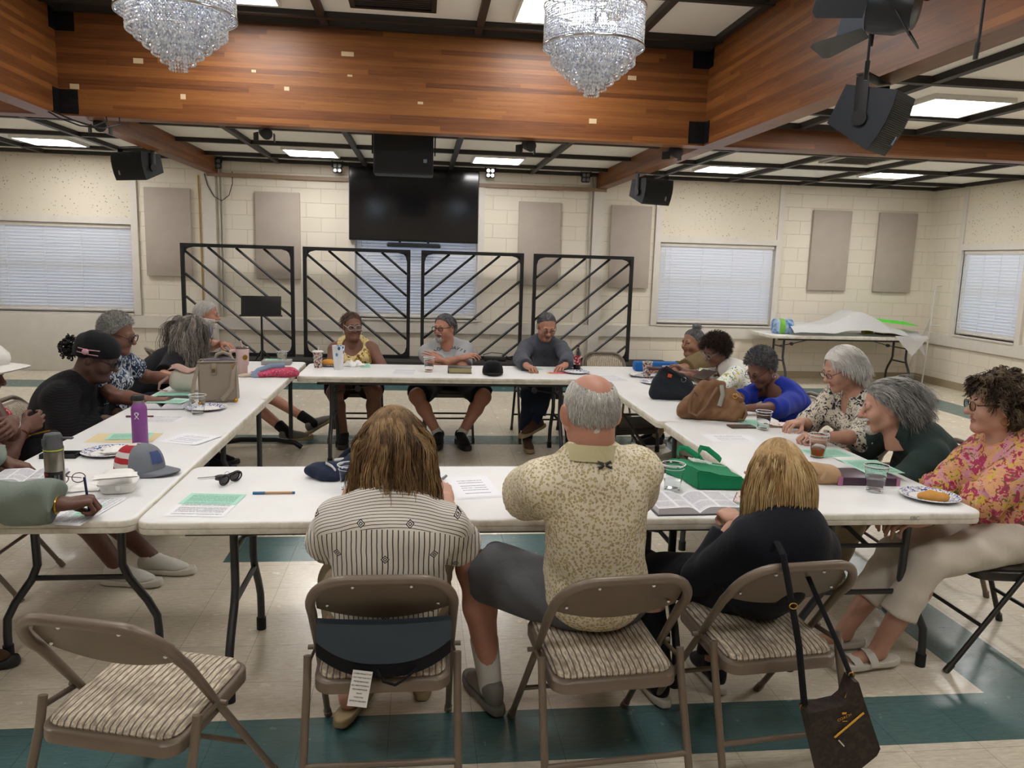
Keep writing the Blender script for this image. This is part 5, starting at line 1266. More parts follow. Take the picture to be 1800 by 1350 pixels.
# lettering on the tee
M_INK = plain('navy_print_ink', '#1e2a4a', .8)
from mathutils.bvhtree import BVHTree
def buttons(root, nm, zs, mat, x=0., y0=1.):
    bv = skin_of(root, nm)
    for z in zs:
        h = bv.ray_cast(Vector((x, y0, z)), Vector((0, -1, 0)))
        if h[0]: part('button', MB().ell(h[0], (.007, .004, .007), 10, 6), mat, root)
def skin_of(root, nm):
    o = [c for c in root.children if c.name.startswith(nm)][0]
    return BVHTree.FromPolygons([v.co for v in o.data.vertices], [p.vertices for p in o.data.polygons])
bv = skin_of(r, 'tee_shirt')
for k, ch in enumerate('FORT DAVIS'):
    if ch == ' ': continue
    a = (4.5-k)*.030; zc = .862-1.6*a*a
    hit = bv.ray_cast(Vector((a, 1, zc)), Vector((0, -1, 0)))
    if hit[0] is None: continue
    q = hit[1].to_track_quat('Z', 'Y').to_matrix().to_4x4()
    text_mesh(ch, .046, M_INK, r, 'lettering', Matrix.Translation(hit[0]+hit[1]*.001) @ q @ Matrix.Rotation(a*4.0, 4, 'Z'), depth=.003)
r, i = person(dict(label='man in a dark grey button shirt writing at the far table', seed=5, loc=(1.16, 7.40), deg=180, head=on_y(961, 574, 7.24), look=(4, 24, 0), skin=SKR, lips=LIPM, brow=H_DKGREY, w=1.08, hs=1.04, hunch=.07, belly=.04,
  arms={'R': dict(w=V3(on_z(926, 643, .79)), pole=(1., -.3, -.4), dir=(-.45, .9, -.1), curl=.6, thumb=.9), 'L': dict(w=V3(on_z(993, 642, .79)), pole=(-1., -.3, -.4), dir=(.6, .8, -.1), curl=.45)},
  legs={'R': dict(a=(.19, .50, .09), pole=(.1, .6, .8)), 'L': dict(a=(.12, .53, .26), k=(.03, .46, .60), yaw=-55, toe=-.25)},
  top=dict(name='button_shirt', mat=CHARS, sleeve=1.92, neck='crew', collar=True, hem=.5, loose=.014), bottom=dict(mat=DENIM, len=1.82, flare=.016), socks=dict(mat=SOCKN, len=.22),
  shoes=dict(mat=SH_BRN, sole_mat=SO_TAN), glasses=dict(mat=GL_WIRE, size=(.025, .016), r=.0018), hair=dict(style='short', mat=H_DKGREY, t=.006, n=700, L=.03, lift=.3, line=-.018)))
bracelet(i, r, -1, GL_BLK, 'wristwatch', r=.033, th=.006, face=GL_BLK)
buttons(r, 'button_shirt', (.86, .80, .74), GL_BLK)
pen_in_hand(i, r, 1, (-.12, .15, .9), plain('dark_pen', '#22262c', .4), 'dark pen held by the man in the dark grey shirt')
# ------------------------------------------------------------------ right row, facing left
r, i = person(dict(label='woman in an olive-brown tee with her grey hair in a top bun', seed=6, loc=(2.74, 6.98), deg=86, head=on_x(1218, 602, 2.56), look=(26, 4, 0), skin=SKM, lips=LIPM, eyes='open', gaze=5, brow=H_BLACK, w=1.22, d=1.15, belly=.07, bust=.03, hs=1.06, armfat=1.2, neck=1.1, jowl=.7, face_w=1.08,
  arms={'R': dict(w=(2.16, 7.05, .775), pole=(.8, -.4, -.5)), 'L': dict(w=(2.08, 6.62, .775), pole=(-.8, -.4, -.5))}, legs={'R': dict(a=(.12, .5, .09)), 'L': dict(a=(-.08, .56, .09))},
  top=dict(name='tee_shirt', mat=TAN, sleeve=.95, neck='crew', loose=.02, hem=.5), bottom=dict(mat=BLACKC, len=1.4), shoes=dict(mat=SH_BLK, sole_mat=SO_WHT),
  hair=dict(style='bun', mat=H_DKGREY, t=.006, n=900, L=.045, comb=lambda p, n_, g: np.stack([-p[:, 0]*6, -(p[:, 1]+.05)*6, .12-p[:, 2]], 1), grav=0, lift=.0, bumpy=.0005, extra=[((0, -.045, .142), (.042, .040, .030))])))
P, rnd = grow(np.random.default_rng(8), 160, .07, None, i['R'], i['Hc']+i['R'] @ np.array([0, -.042, .118]), .36, ((0, -.01, .03), (.075, .075, .065)), comb_out, grav=.05, wave=.6, m=9, region=(.3, -.3)); V, Q, tn = strand_mesh(P, .0022, .0008, rnd); np_part('hair_bun', V, Q, H_DKGREY, r, tint=tn)
hoop(i, r, .006, -1, GOLD)
c0 = i['spine'](.9); Fm = i['frame'](.6)
part('crossbody_strap', MB().tube([V3(i['arms'][1][0]*.6+i['N']*.4+np.array([0, .05, .075])), V3(i['spine'](.8)+Fm[:, 1]*.165+Fm[:, 0]*.05), V3(i['spine'](.6)+Fm[:, 1]*.195-Fm[:, 0]*.02), V3(i['spine'](.38)+Fm[:, 1]*.22-Fm[:, 0]*.11), V3(i['spine'](.1)+Fm[:, 1]*.17-Fm[:, 0]*.2)], .018, 8, sx=.25, up=V3(Fm[:, 0])), BLACKC, r)
r, i = person(dict(label='woman in a white denim vest over lemon-print sleeves, hands clasped', seed=7, loc=(2.72, 6.28), deg=90, head=on_x(1258, 617, 2.47), look=(18, 24, 0), skin=SKB, lips=LIPM, brow=H_BLACK, w=.98, hs=1.0, hunch=.08, bust=.02,
  arms={'R': dict(w=(2.17, 6.22, .82), pole=(.8, -.4, -.5), dir=(.0, .8, .5), curl=.5), 'L': dict(w=(2.17, 6.10, .81), pole=(-.8, -.4, -.5), dir=(.3, .9, .15), curl=.6)}, legs={'R': dict(a=(.12, .5, .09)), 'L': dict(a=(-.12, .5, .09))},
  top=dict(name='print_blouse', mat=LEMON, sleeve=1.1, neck='v', hem=.5, vest=dict(mat=WHITED, gap=.05)), bottom=dict(mat=WHITED, len=1.9), shoes=dict(mat=SH_WHT, sole_mat=SO_WHT), glasses=dict(mat=GL_CLR, size=(.025, .019), r=.0018),
  hair=dict(style='curly', mat=H_DBRN, t=.034, top=.004, n=2200, L=.05, comb=comb_out, grav=.1, lift=.5, wave=.7, wf=1.6, bumpy=.005, freq=110, line=.012, low=-.05, r=.0022)))
hoop(i, r, .010, -1, SILVER)
r, i = person(dict(label='woman in a royal blue top bent over her notes', seed=8, loc=(2.70, 5.42), deg=92, head=on_x(1338, 647, 2.40), look=(22, 34, 0), skin=SKB, lips=LIPM, brow=H_DKGREY, w=.98, hs=1.05, hunch=.10, bust=.02,
  arms={'R': dict(w=V3(on_z(1312, 706, .79)+Vector((-.05, .12, 0))), pole=(.9, -.3, -.4), dir=(-.3, .9, -.1), curl=.5), 'L': dict(w=V3(on_z(1322, 717, .79)), pole=(-.9, -.3, -.3), dir=(.4, .9, .0), curl=.6, thumb=.9)}, legs={'R': dict(a=(.12, .5, .09)), 'L': dict(a=(-.12, .5, .09))},
  top=dict(name='knit_top', mat=ROYAL, sleeve=1.35, neck='wide', hem=.5, loose=.014), bottom=dict(mat=BLACKC, len=1.9), shoes=dict(mat=SH_BLK, sole_mat=SO_BLK), glasses=dict(mat=GL_WIRE, size=(.026, .018), r=.0017),
  hair=dict(style='afro', mat=H_DKGREY, t=.020, top=.010, n=2200, L=.025, comb=comb_out, grav=.0, lift=1.2, wave=.8, wf=1.7, bumpy=.0018, freq=150, low=-.06, r=.0014, m=6)))
hoop(i, r, .014, -1, SILVER)
pen_in_hand(i, r, -1, (.2, -.5, .5), plain('dark_pen', '#22262c', .4), 'dark pen in the hand of the woman in royal blue', .12)
r, i = person(dict(label='white-haired woman in a black and cream floral blouse', seed=9, loc=(2.66, 4.46), deg=92, head=on_x(1479, 648, 2.44), look=(2, 22, 0), skin=SKL, lips=LIPF, brow=H_GREY, w=.95, hs=1.02, hunch=.05, neck=.88, bust=.02,
  arms={'R': dict(w=V3(on_z(1424, 752, .79)+Vector((.02, .16, 0))), pole=(.8, -.4, -.5), dir=(-.4, .9, 0), curl=.5), 'L': dict(w=V3(on_z(1446, 768, .79)), pole=(-.8, -.4, -.5), dir=(.35, .9, .02), curl=.75, thumb=.8)}, legs={'R': dict(a=(.12, .5, .09)), 'L': dict(a=(-.12, .5, .09))},
  top=dict(name='blouse', mat=BWFLORAL, sleeve=1.05, neck='v', hem=.5, loose=.02, flare=.015), bottom=dict(mat=BLACKC, len=1.9), shoes=dict(mat=SH_BLK, sole_mat=SO_BLK), glasses=dict(mat=GL_PURP, size=(.025, .015), r=.0018),
  hair=dict(style='bob', mat=H_WHITE, t=.013, top=.006, n=2800, L=.10, comb=lambda p, n_, g: np.stack([np.sign(p[:, 0])*.7, -.7+p[:, 1]*1, np.full(len(p), -.25)], 1), hull=((0, -.022, .028), (.087, .108, .102)), grav=.22, lift=.05, r=.0022, m=12, clump=150, low=-.07)))
hoop(i, r, .008, -1, SILVER); bracelet(i, r, -1, SH_WHT, 'watch_strap', r=.028, th=.007, off=.02, face=SILVER)
pen_in_hand(i, r, -1, (.25, -.3, .8), GL_BLK, 'black pen in the hand of the white-haired woman', .12)
r, i = person(dict(label='man with swept grey hair leaning forward in a dark green polo', seed=10, loc=(2.74, 3.88), deg=88, head=on_x(1557, 714, 2.40), look=(-20, 12, 0), skin=SKL, lips=LIPF, eyes='open', brow=H_GREY, w=1.10, d=1.05, hs=1.10, hunch=.13, neckw=V3(on_x(1594, 758, 2.50)), nose=1.3, shfwd=.05, belly=.05,
  arms={'R': dict(w=(2.25, 4.0, .66), pole=(.8, -.3, -.5)), 'L': dict(w=(2.30, 3.80, .64), pole=(-.7, .35, -.7))}, legs={'R': dict(a=(.12, .5, .09)), 'L': dict(a=(-.12, .55, .09))},
  top=dict(name='polo_shirt', mat=GREENP, sleeve=.86, neck='crew', collar=True, hem=.5, loose=.018, flare=.012), bottom=dict(mat=cloth('khaki', '#8c7f68'), len=1.9), shoes=dict(mat=SH_GRY, sole_mat=SO_TAN),
  hair=dict(style='swept', mat=H_GREY, t=.014, top=.004, n=2600, L=.13, comb=lambda p, n_, g: np.stack([-.35+p[:, 0]*3, np.full(len(p), -1.), -.15+p[:, 2]*1.5], 1), grav=.14, lift=.10, wave=.16, wf=.9, clump=220, r=.0020, m=11, line=.004, hull=((0, -.016, .034), (.0885, .110, .098))), beard=dict(mat=H_WHITE, t=.012, w=.026)))
buttons(r, 'polo_shirt', (.82, .77), SILVER, -.01)
r, i = person(dict(label='woman with brown curls in a pink and orange floral blouse', seed=11, loc=(2.57, 3.10), deg=90, head=on_x(1751, 712, 2.53), look=(-16, 2, 0), skin=SKL, lips=LIPF, eyes='open', gaze=4, brow=H_BRN, w=1.02, hs=1.06, bust=.035, belly=.02, hh=.0036,
  arms={'R': dict(w=(2.12, 3.14, .652), pole=(.3, -.6, -1.), dir=(-.3, .9, -.1), curl=.5), 'L': dict(w=(2.12, 2.97, .652), pole=(-.25, -.6, -1.), dir=(.1, .95, -.1), curl=.4)},
  legs={'R': dict(a=(.02, .66, .10), yaw=4), 'L': dict(a=(-.15, .60, .10), yaw=6)},
  top=dict(name='blouse', mat=FLOW_PINK, sleeve=1.06, neck='crew', hem=.50, loose=.024, flare=.022, e=.016), bottom=dict(name='capri_trousers', mat=WHITEC, len=1.62, flare=.012), shoes=dict(type='sandal', mat=SH_WHT, sole_mat=SO_WHT),
  glasses=dict(mat=GL_BLK, size=(.025, .019), r=.0020), hair=dict(style='curls', mat=H_BRNGREY, t=.026, top=.010, bumpy=.004, freq=75, n=3400, L=.075, comb=lambda p, n_, g: n_*.5+np.stack([p[:, 0]*3, -.3+p[:, 1]*3, np.full(len(p), -.5)], 1), grav=.16, lift=.22, wave=.55, wf=1.0, clump=220, r=.0026, m=12, low=-.10, line=.008, hull=((0, -.018, .028), (.096, .118, .114)))))
hoop(i, r, .016, -1, GOLD); bracelet(i, r, -1, SILVER, 'wristwatch', r=.030, th=.004, face=SILVER)
xr_, yr_, ur_ = i['Ft'].T
part('lace_yoke', MB().tube([V3(i['N']+xr_*.098*math.cos(q)+yr_*(.012+.094*math.sin(q))+ur_*(.032-.040*max(0, math.sin(q)))) for q in [2*PI*k/40 for k in range(40)]], .026, 8, closed=True, sx=.30, up=V3(ur_)), plain('orange_lace', '#cc8e66', .8, bump=.6, bscale=260), r)
# ------------------------------------------------------------------ left row, facing right
r, i = person(dict(label='bearded man in a blue-grey polo with legs stretched out', seed=12, loc=(-2.20, 7.66), deg=-64, head=on_x(364, 552, -2.08), look=(-22, 8, 0), skin=SKR, lips=LIPF, brow=H_GREY, w=1.08, belly=.06, hs=1.04,
  arms={'R': dict(w=(-1.92, 7.52, .85), pole=(.8, -.3, -.5), dir=(-.9, .4, .1), curl=.5), 'L': dict(w=(-1.86, 7.62, .83), pole=(-.8, -.3, -.5), dir=(.8, .5, .0), curl=.5)},
  legs={'R': dict(a=V3(on_z(505, 760, .10)), world=True, pole=(0, .3, 1), yaw=-14, toe=.1), 'L': dict(a=V3(on_z(548, 742, .13)), world=True, pole=(0, .3, 1), yaw=-4, toe=.55)}, thigh=.47, shank=.46,
  top=dict(name='polo_shirt', mat=BLUEG, sleeve=.8, neck='crew', collar=True, hem=.5, loose=.016), bottom=dict(name='shorts', mat=cloth('khaki', '#8c7f68'), len=.85), socks=dict(mat=SOCKB, len=.20), shoes=dict(mat=SH_GRY, sole_mat=SO_TAN, lace=SH_GRY),
  hair=dict(style='short', mat=H_WHITE, t=.008, n=800, L=.06, comb=comb_side, lift=.15, line=-.012), beard=dict(mat=H_WHITE, t=.010, full=True)))
bracelet(i, r, 1, GL_BLK, 'wristwatch', r=.032, th=.005, face=GL_BLK)
r, i = person(dict(label='woman with long wavy grey hair in a black tee, leaning on the table', seed=13, loc=(-2.10, 6.20), deg=-84, head=on_x(342, 586, -1.76), look=(16, 14, 0), skin=SKL, lips=LIPF, w=1.05, d=1.05, hunch=.10, hs=1.06, bust=.03, belly=.03,
  arms={'R': dict(w=(-1.62, 5.90, .79), pole=(.9, -.2, -.3), dir=(-.2, .9, -.1), curl=.5), 'L': dict(w=(-1.56, 6.30, .79), pole=(-.8, -.3, -.4), curl=.5)}, legs={'R': dict(a=(.1, .45, .09)), 'L': dict(a=(-.1, .45, .09))},
  top=dict(name='tee_shirt', mat=BLACKC, sleeve=.85, neck='crew', loose=.02, hem=.5), bottom=dict(mat=DENIM, len=1.9), shoes=dict(mat=SH_BLK, sole_mat=SO_BLK),
  hair=dict(style='long', mat=H_LGREY, t=.018, top=.006, n=3200, L=.40, comb=lambda p, n_, g: np.stack([np.sign(p[:, 0])*.8, -.5+p[:, 1]*2, np.full(len(p), -.1)], 1), grav=.33, lift=.10, wave=.40, wf=1.25, clump=170, r=.0024, m=18, hull=((0, -.02, .026), (.092, .112, .102)), low=-.10)))
M_PRINT = plain('gold_print', '#b9922f', .7); Fm = i['frame'](.62)
pb = MB(); rr_ = random.Random(3)
for k in range(26): pb.ell(V3(i['spine'](.60)+Fm[:, 1]*(.168+.0*rr_.random())+Fm[:, 0]*rr_.uniform(-.08, .08)+Fm[:, 2]*rr_.uniform(-.05, .06)), (.010, .006, .008), 8, 6)
part('chest_print', pb, M_PRINT, r, 'gold printed emblem on the chest')
r, i = person(dict(label='woman with cropped grey hair in a navy and white leaf-print top', seed=14, loc=(-2.16, 5.56), deg=-90, head=on_x(206, 588, -1.99), look=(-5, 12, 0), skin=SKB, lips=LIPM, brow=H_GREY, w=1.12, d=1.08, bust=.045, belly=.06, hs=1.06, armfat=1.15, hunch=.05,
  arms={'R': dict(w=V3(on_z(262, 703, .785)), pole=(.5, -.5, -.9), dir=(-.25, .95, 0), curl=.4), 'L': dict(w=(-1.70, 5.72, .785), pole=(-.8, -.3, -.5), curl=.4)}, legs={'R': dict(a=(.02, .75, .09)), 'L': dict(a=(-.1, .62, .09))},
  top=dict(name='print_top', mat=NAVYLEAF, sleeve=.7, neck='crew', loose=.018, hem=.5), bottom=dict(mat=cloth('navy_trousers', '#1c2030'), len=1.7), shoes=dict(type='sandal', mat=SH_BLK, sole_mat=SO_BLK), glasses=dict(mat=plain('tortoise_spectacles', '#3a2a1c', .3), size=(.029, .022), r=.0028, temple=1.2),
  hair=dict(style='afro', mat=H_GREY, t=.013, top=.016, n=2200, L=.022, comb=comb_out, grav=.0, lift=1.2, wave=.8, wf=1.7, bumpy=.0015, freq=150, low=-.05, r=.0013, m=6)))
r, i = person(dict(label='woman in a black knit top and black head wrap with a pink clip', seed=15, loc=(-2.16, 4.92), deg=-88, head=on_x(172, 628, -1.93), look=(-4, 22, 0), skin=SKD, lips=LIPD, w=1.30, d=1.2, bust=.06, belly=.10, hs=1.10, armfat=1.35, hunch=.09, neck=1.15, jowl=.6,
  arms={'R': dict(w=(-1.86, 4.80, .69), pole=(.7, -.7, -.6), dir=(-.7, .7, -.1), curl=.5), 'L': dict(w=(-1.84, 4.98, .69), pole=(-.3, -.8, -.6), dir=(.7, .7, -.1), curl=.5)}, legs={'R': dict(a=(.10, .72, .09), yaw=-8), 'L': dict(a=(-.12, .6, .09))},
  top=dict(name='knit_top', mat=KNIT, sleeve=1.9, neck='crew', loose=.022, hem=.5), bottom=dict(mat=BLACKC, len=1.95), shoes=dict(mat=SH_BLK, sole_mat=SO_WHT), glasses=dict(mat=GL_BLK, size=(.026, .020), r=.0026)))
H4, R_, Hc_ = i['H4'], i['R'], i['Hc']
f = Field((-.15, -.2, -.1), (.15, .14, .17), .005); f.ell((0, -.016, .046), (.096, .120, .096), k=0); f.ell((0, -.06, .01), (.085, .07, .07), k=.03)
f.cut(lambda X, Y, Z: (.004+(Y*.30)-Z)+0*X+.0*Y); f.warp(lambda X, Y, Z: .0022*np.sin(70*Z+60*Y+30*X)); V, Q = f.surf(); np_part('head_wrap', V*1.1 @ R_.T+Hc_, Q, BLACKC, r)
g2 = np.random.default_rng(5); P, rnd = grow(g2, 130, .10, None, R_, Hc_+R_ @ np.array([.0, -.155, -.02]), .6, ((0, -.02, .0), (.05, .05, .05)), comb_out, grav=.12, wave=.7, freq=.8, m=12, region=(.3, -.3)); V, Q, tn = strand_mesh(P, .0050, .002, rnd, 5); np_part('hair_bun', V, Q, H_BLACK, r, tint=tn)
M_CLIP = plain('pink_clip', '#b98a98', .4); sgn = 1
cb = MB()
for q in (-1, 1): cb.tube([H4 @ Vector((.103, -.075, .028+q*.011)), H4 @ Vector((.107, -.02, .036+q*.012)), H4 @ Vector((.104, .035, .050+q*.014))], .0028, 6)
cb.ell(H4 @ Vector((.110, -.03, .034)), (.012, .020, .018)); part('hair_clip', cb, M_CLIP, r)
bracelet(i, r, 1, SH_WHT, 'wristwatch', r=.036, th=.006, face=GL_BLK)
r, i = person(dict(label='person in a red and white tie-dyed dress with arms folded, at the left picture edge', seed=16, loc=(-2.13, 4.14), deg=-90, head=on_x(-38, 655, -2.06), look=(-4, 8, 0), skin=SKD2, lips=LIPD, w=1.0, hs=1.05, bust=.03, armfat=1.05, belly=.04,
  arms={'R': dict(w=V3(on_x(42, 752, -1.90)), pole=(.7, -.6, -.4), dir=(-.85, .4, .2), palm=(0, -1, -.2), curl=.5), 'L': dict(w=V3(on_x(22, 742, -1.84)), pole=(-.8, -.5, -.4), dir=(.9, .3, -.05), palm=(0, -.9, -.5), curl=.45)}, legs={'R': dict(a=(.16, .62, .09), yaw=-8), 'L': dict(a=(.02, .74, .09), yaw=-4)},
  top=dict(name='dress', mat=TIEDYE, sleeve=0, neck='scoop', hem=.42), bottom=dict(name='skirt', mat=TIEDYE, len=.7, flare=.05), shoes=dict(mat=SH_WHT, sole_mat=SO_WHT, lace=SH_WHT), hair=dict(style='short', mat=H_BLACK, t=.008, n=0)))
vb = MB().lathe([(.100, .055), (.104, .075), (.098, .10), (.07, .128), (.02, .138)], 30, i['H4'] @ Matrix.Diagonal((1, 1.2, 1, 1))); vb.grid(lambda u, v: tuple(i['H4'] @ Vector(((.112+.085*v)*math.sin((u-.5)*2.6), .118*.9*math.cos((u-.5)*2.6)+v*.085-.01, .060-.012*v-.02*math.sin((u-.5)*2.6)**2))), 20, 5); vb.grid(lambda u, v: tuple(i['H4'] @ Vector(((.112+.085*v)*math.sin((.5-u)*2.6), .118*.9*math.cos((.5-u)*2.6)+v*.085-.01, .054-.012*v-.02*math.sin((.5-u)*2.6)**2))), 20, 5)
part('white_visor_cap', vb, WHITED, r)
bracelet(i, r, -1, SH_WHT, 'smartwatch', r=.031, th=.007, face=GL_BLK); bracelet(i, r, 1, plain('red_beads', '#5a1a18', .4), 'bead_bracelet', r=.031, th=.004)
r, i = person(dict(label='person in a grey-green sleeve writing at the lower left picture edge', seed=17, loc=(-2.28, 3.08), deg=-90, head=(-2.10, 3.0, 1.22), look=(0, 26, 0), skin=SKD2, lips=LIPD, w=1.08, hs=1.05, belly=.04,
  arms={'R': dict(w=V3(on_z(108, 886, .81)), pole=(.9, -.5, -.5), dir=(-.45, .9, .05), curl=[.95, 1.0, 1.0, 1.05], thumb=.9), 'L': dict(w=(-1.75, 3.45, .785), pole=(-.8, -.3, -.5), curl=.4)},
  legs={'R': dict(a=(.02, .30, .11), k=(.10, .50, .60), yaw=20), 'L': dict(a=(-.10, .45, .09))},
  top=dict(name='work_shirt', mat=SAGE, sleeve=1.97, neck='crew', collar=True, hem=.5, loose=.020, flare=.014, fold=.012), bottom=dict(name='jeans', mat=DENIM, len=1.92, flare=.02), shoes=dict(mat=SH_BRN, sole_mat=SO_BLK), hair=dict(style='short', mat=H_BLACK, t=.006, n=0)))
bracelet(i, r, 1, GOLD, 'gold_bracelet', r=.032, th=.0048, off=.012)
pen_in_hand(i, r, 1, (-.05, -.06, .9), plain('navy_pen', '#16224e', .3), 'navy pen standing in the fist of the person writing', .15)
# ------------------------------------------------------------------ near row, backs to the camera
r, i = person(dict(label='woman with shaggy light brown hair in a white shirt with black stripes', seed=18, loc=(-.10, 2.52), deg=0, head=(-.085, 2.51, 1.075), look=(3, 14, 0), skin=SKL, lips=LIPF, w=1.06, d=1.08, belly=.08, bust=.04, hs=1.0, armfat=1.12, h=.0085, hunch=.07, shdrop=.07,
  arms={'R': dict(w=(.10, 2.86, .785), pole=(.5, -.1, -1.0)), 'L': dict(w=(-.26, 2.86, .785), pole=(-.5, -.1, -1.0))}, legs={'R': dict(a=(.12, .38, .09)), 'L': dict(a=(-.15, .20, .10), yaw=-16)},
  top=dict(name='striped_shirt', mat=STRIPE, sleeve=.80, neck='crew', collar=True, hem=.5, loose=.014, flare=.004, h=.0075, fold=.0042), bottom=dict(mat=cloth('beige_trousers', '#8f8068'), len=1.5), shoes=dict(type='sandal', mat=SH_TAN, sole_mat=SO_TAN),
  hair=dict(style='shag', mat=H_BRN, t=.024, top=.004, n=6400, crown=.3, L=.20, comb=lambda p, n_, g: np.stack([p[:, 0]*7, -.25+p[:, 1]*2.5, np.full(len(p), -.45)], 1), grav=.36, lift=.05, wave=.24, wf=.9, clump=240, r=.0020, m=15, low=-.10, hull=((0, -.02, -.004), (.104, .116, .132)))))
r, i = person(dict(label='balding man with white hair in a tan flower-patterned polo', seed=19, loc=(.60, 2.51), deg=5, head=(.548, 2.46, 1.205), look=(2, 8, 0), neckw=(.551, 2.415, 1.052), skin=SKR, lips=LIPF, w=.96, d=1.04, belly=.05, hs=1.06, armfat=1.05, big_ears=1, h=.0085, legfat=1.08, neck=1.15, face_w=1.02, shdrop=.06, hh=.0036,
  arms={'R': dict(w=(.76, 2.92, .785), pole=(.5, -.1, -.9)), 'L': dict(w=(.42, 2.94, .785), pole=(-1.0, .1, -.35))}, legs={'R': dict(a=(.20, .46, .09)), 'L': dict(a=(-.30, .28, .095), k=(-.36, .36, .53), yaw=14)},
  top=dict(name='polo_shirt', mat=TANFLOWER, sleeve=.80, neck='crew', collar=True, collar_mat=SAGEC, collar_s=1.16, hem=.48, loose=.026, flare=.012, h=.0075, e=.016), bottom=dict(name='cargo_shorts', mat=GREYC, len=.82, flare=.03), socks=dict(mat=SOCKW, len=.40), shoes=dict(mat=SH_GRY, sole_mat=plain('grey_sole', '#6e6a64', .7)),
  hair=dict(style='fringe', mat=H_WHITE, t=.0045, n=5200, L=.023, comb=lambda p, n_, g: np.stack([p[:, 0]*2, -.3+0*p[:, 0], np.full(len(p), -.9)], 1), grav=.05, lift=.03, r=.0012, m=6, low=-.105, line=-.014, cap=.5, bald=((0, -.035, .115), (.056, .098, .068)))))
Fm = i['frame'](.9)
lg = MB()
for s in (-1, 1): lg.tube([(s*.004, 0, 0), (s*.010, 0, .006), (s*.020, 0, .010), (s*.022, 0, .004)], [.0045, .004, .005, .002], 6, sx=.4).tube([(s*.004, 0, 0), (s*.010, 0, -.006), (s*.020, 0, -.010), (s*.022, 0, -.004)], [.0045, .004, .005, .002], 6, sx=.4)
c = i['spine'](.985)-Fm[:, 1]*.108+np.array([0, 0, .012])
o = part('back_emblem', lg, GL_BLK, r, 'small black emblem below the collar'); o.location = V3(c+np.array([.008, .002, .012])); o.rotation_euler = (-.6, 0, 0)
r, i = person(dict(label='woman with a blond bob in a navy-black knit top', seed=20, loc=(1.20, 2.585), deg=4, head=(1.235, 2.525, .975), look=(3, 16, 0), skin=SKL, lips=LIPF, w=.84, d=1.0, bust=.03, hs=.97, armfat=.92, h=.0085, hunch=.10, shdrop=.065,
  arms={'R': dict(w=(1.40, 2.86, .785), pole=(.4, -.3, -1.)), 'L': dict(w=V3(on_z(1292, 912, .785)+Vector((0, -.02, 0))), pole=(-.75, -.5, -1.), dir=(.0, .95, .05), curl=[.9, .95, 1., 1.], thumb=.9)}, legs={'R': dict(a=(.02, .28, .09), yaw=0), 'L': dict(a=(-.25, .22, .09), yaw=6)},
  top=dict(name='knit_top', mat=NAVYB, sleeve=1.75, neck='crew', hem=.47, loose=.010, flare=.008, h=.008, e=.014), bottom=dict(mat=BLACKC, len=1.92), shoes=dict(mat=SH_BLK, sole_mat=SO_WHT),
  hair=dict(style='bob', mat=H_BLOND, t=.018, top=.004, n=5400, crown=.3, L=.20, comb=lambda p, n_, g: np.stack([p[:, 0]*8, -.2+p[:, 1]*3, np.full(len(p), -.25)], 1), grav=.45, lift=.02, wave=.07, wf=.6, clump=260, r=.0020, m=15, low=-.09, hull=((0, -.016, .012), (.089, .110, .118)))))
# ================================================================== things on the tables
TZ = .7405
def print_mat(name, paper, ink, rows=34., cols=1, margin=.08, density=.5, title=True):
    """printed page: lines of broken dashes across the sheet (local x = reading direction, uv from generated coordinates)"""
    if name in _pm: return _pm[name]
    t = NT(name); g = t.co('Generated'); u, v, w = t.sep(g)
    row = t.math('MULTIPLY', v, rows); rf = t.math('FRACT', row); ri = t.math('FLOOR', row)
    line = t.math('MULTIPLY', t.math('GREATER_THAN', rf, .3), t.math('LESS_THAN', rf, .8))
    n = t.noise(t.comb(t.math('MULTIPLY', u, 70), t.math('MULTIPLY', ri, 3.7), 0), 1.0, 2); word = t.step(n, .36, .46)
    uc = t.math('FRACT', t.math('MULTIPLY', u, float(cols)))
    m = t.math('MULTIPLY', t.math('GREATER_THAN', uc, margin), t.math('LESS_THAN', uc, 1-margin)); mv = t.math('MULTIPLY', t.math('GREATER_THAN', v, margin*.8), t.math('LESS_THAN', v, 1-margin*.8))
    keep = t.math('GREATER_THAN', t.n('ShaderNodeTexWhiteNoise', {'W': ri}, noise_dimensions='1D').outputs[0], 1-density)
    f = t.math('MULTIPLY', t.math('MULTIPLY', line, word), t.math('MULTIPLY', m, t.math('MULTIPLY', mv, keep)))
    t.set(color=t.mix(t.math('MULTIPLY', f, .8), srgb(paper), srgb(ink)), rough=.7, spec=.2); _pm[name] = t.m; return t.m
P_WHITE = print_mat('printed_white_sheet', '#e6e6ea', '#55555c', 30, density=.8); P_GREEN = print_mat('printed_mint_sheet', '#a9d8c4', '#3f6b5c', 22, density=.92); P_SPARSE = print_mat('sparse_white_sheet', '#e8e8ee', '#4c4c55', 20, density=.42, margin=.2)
P_BIBLE = print_mat('bible_page', '#dcdbe0', '#5b5b62', 48, 2, .07, .95); P_PLAIN = plain('plain_paper', '#e2e1e0', .7, var=.02); P_MANILA = plain('manila_card', '#d8c79c', .7, var=.03)
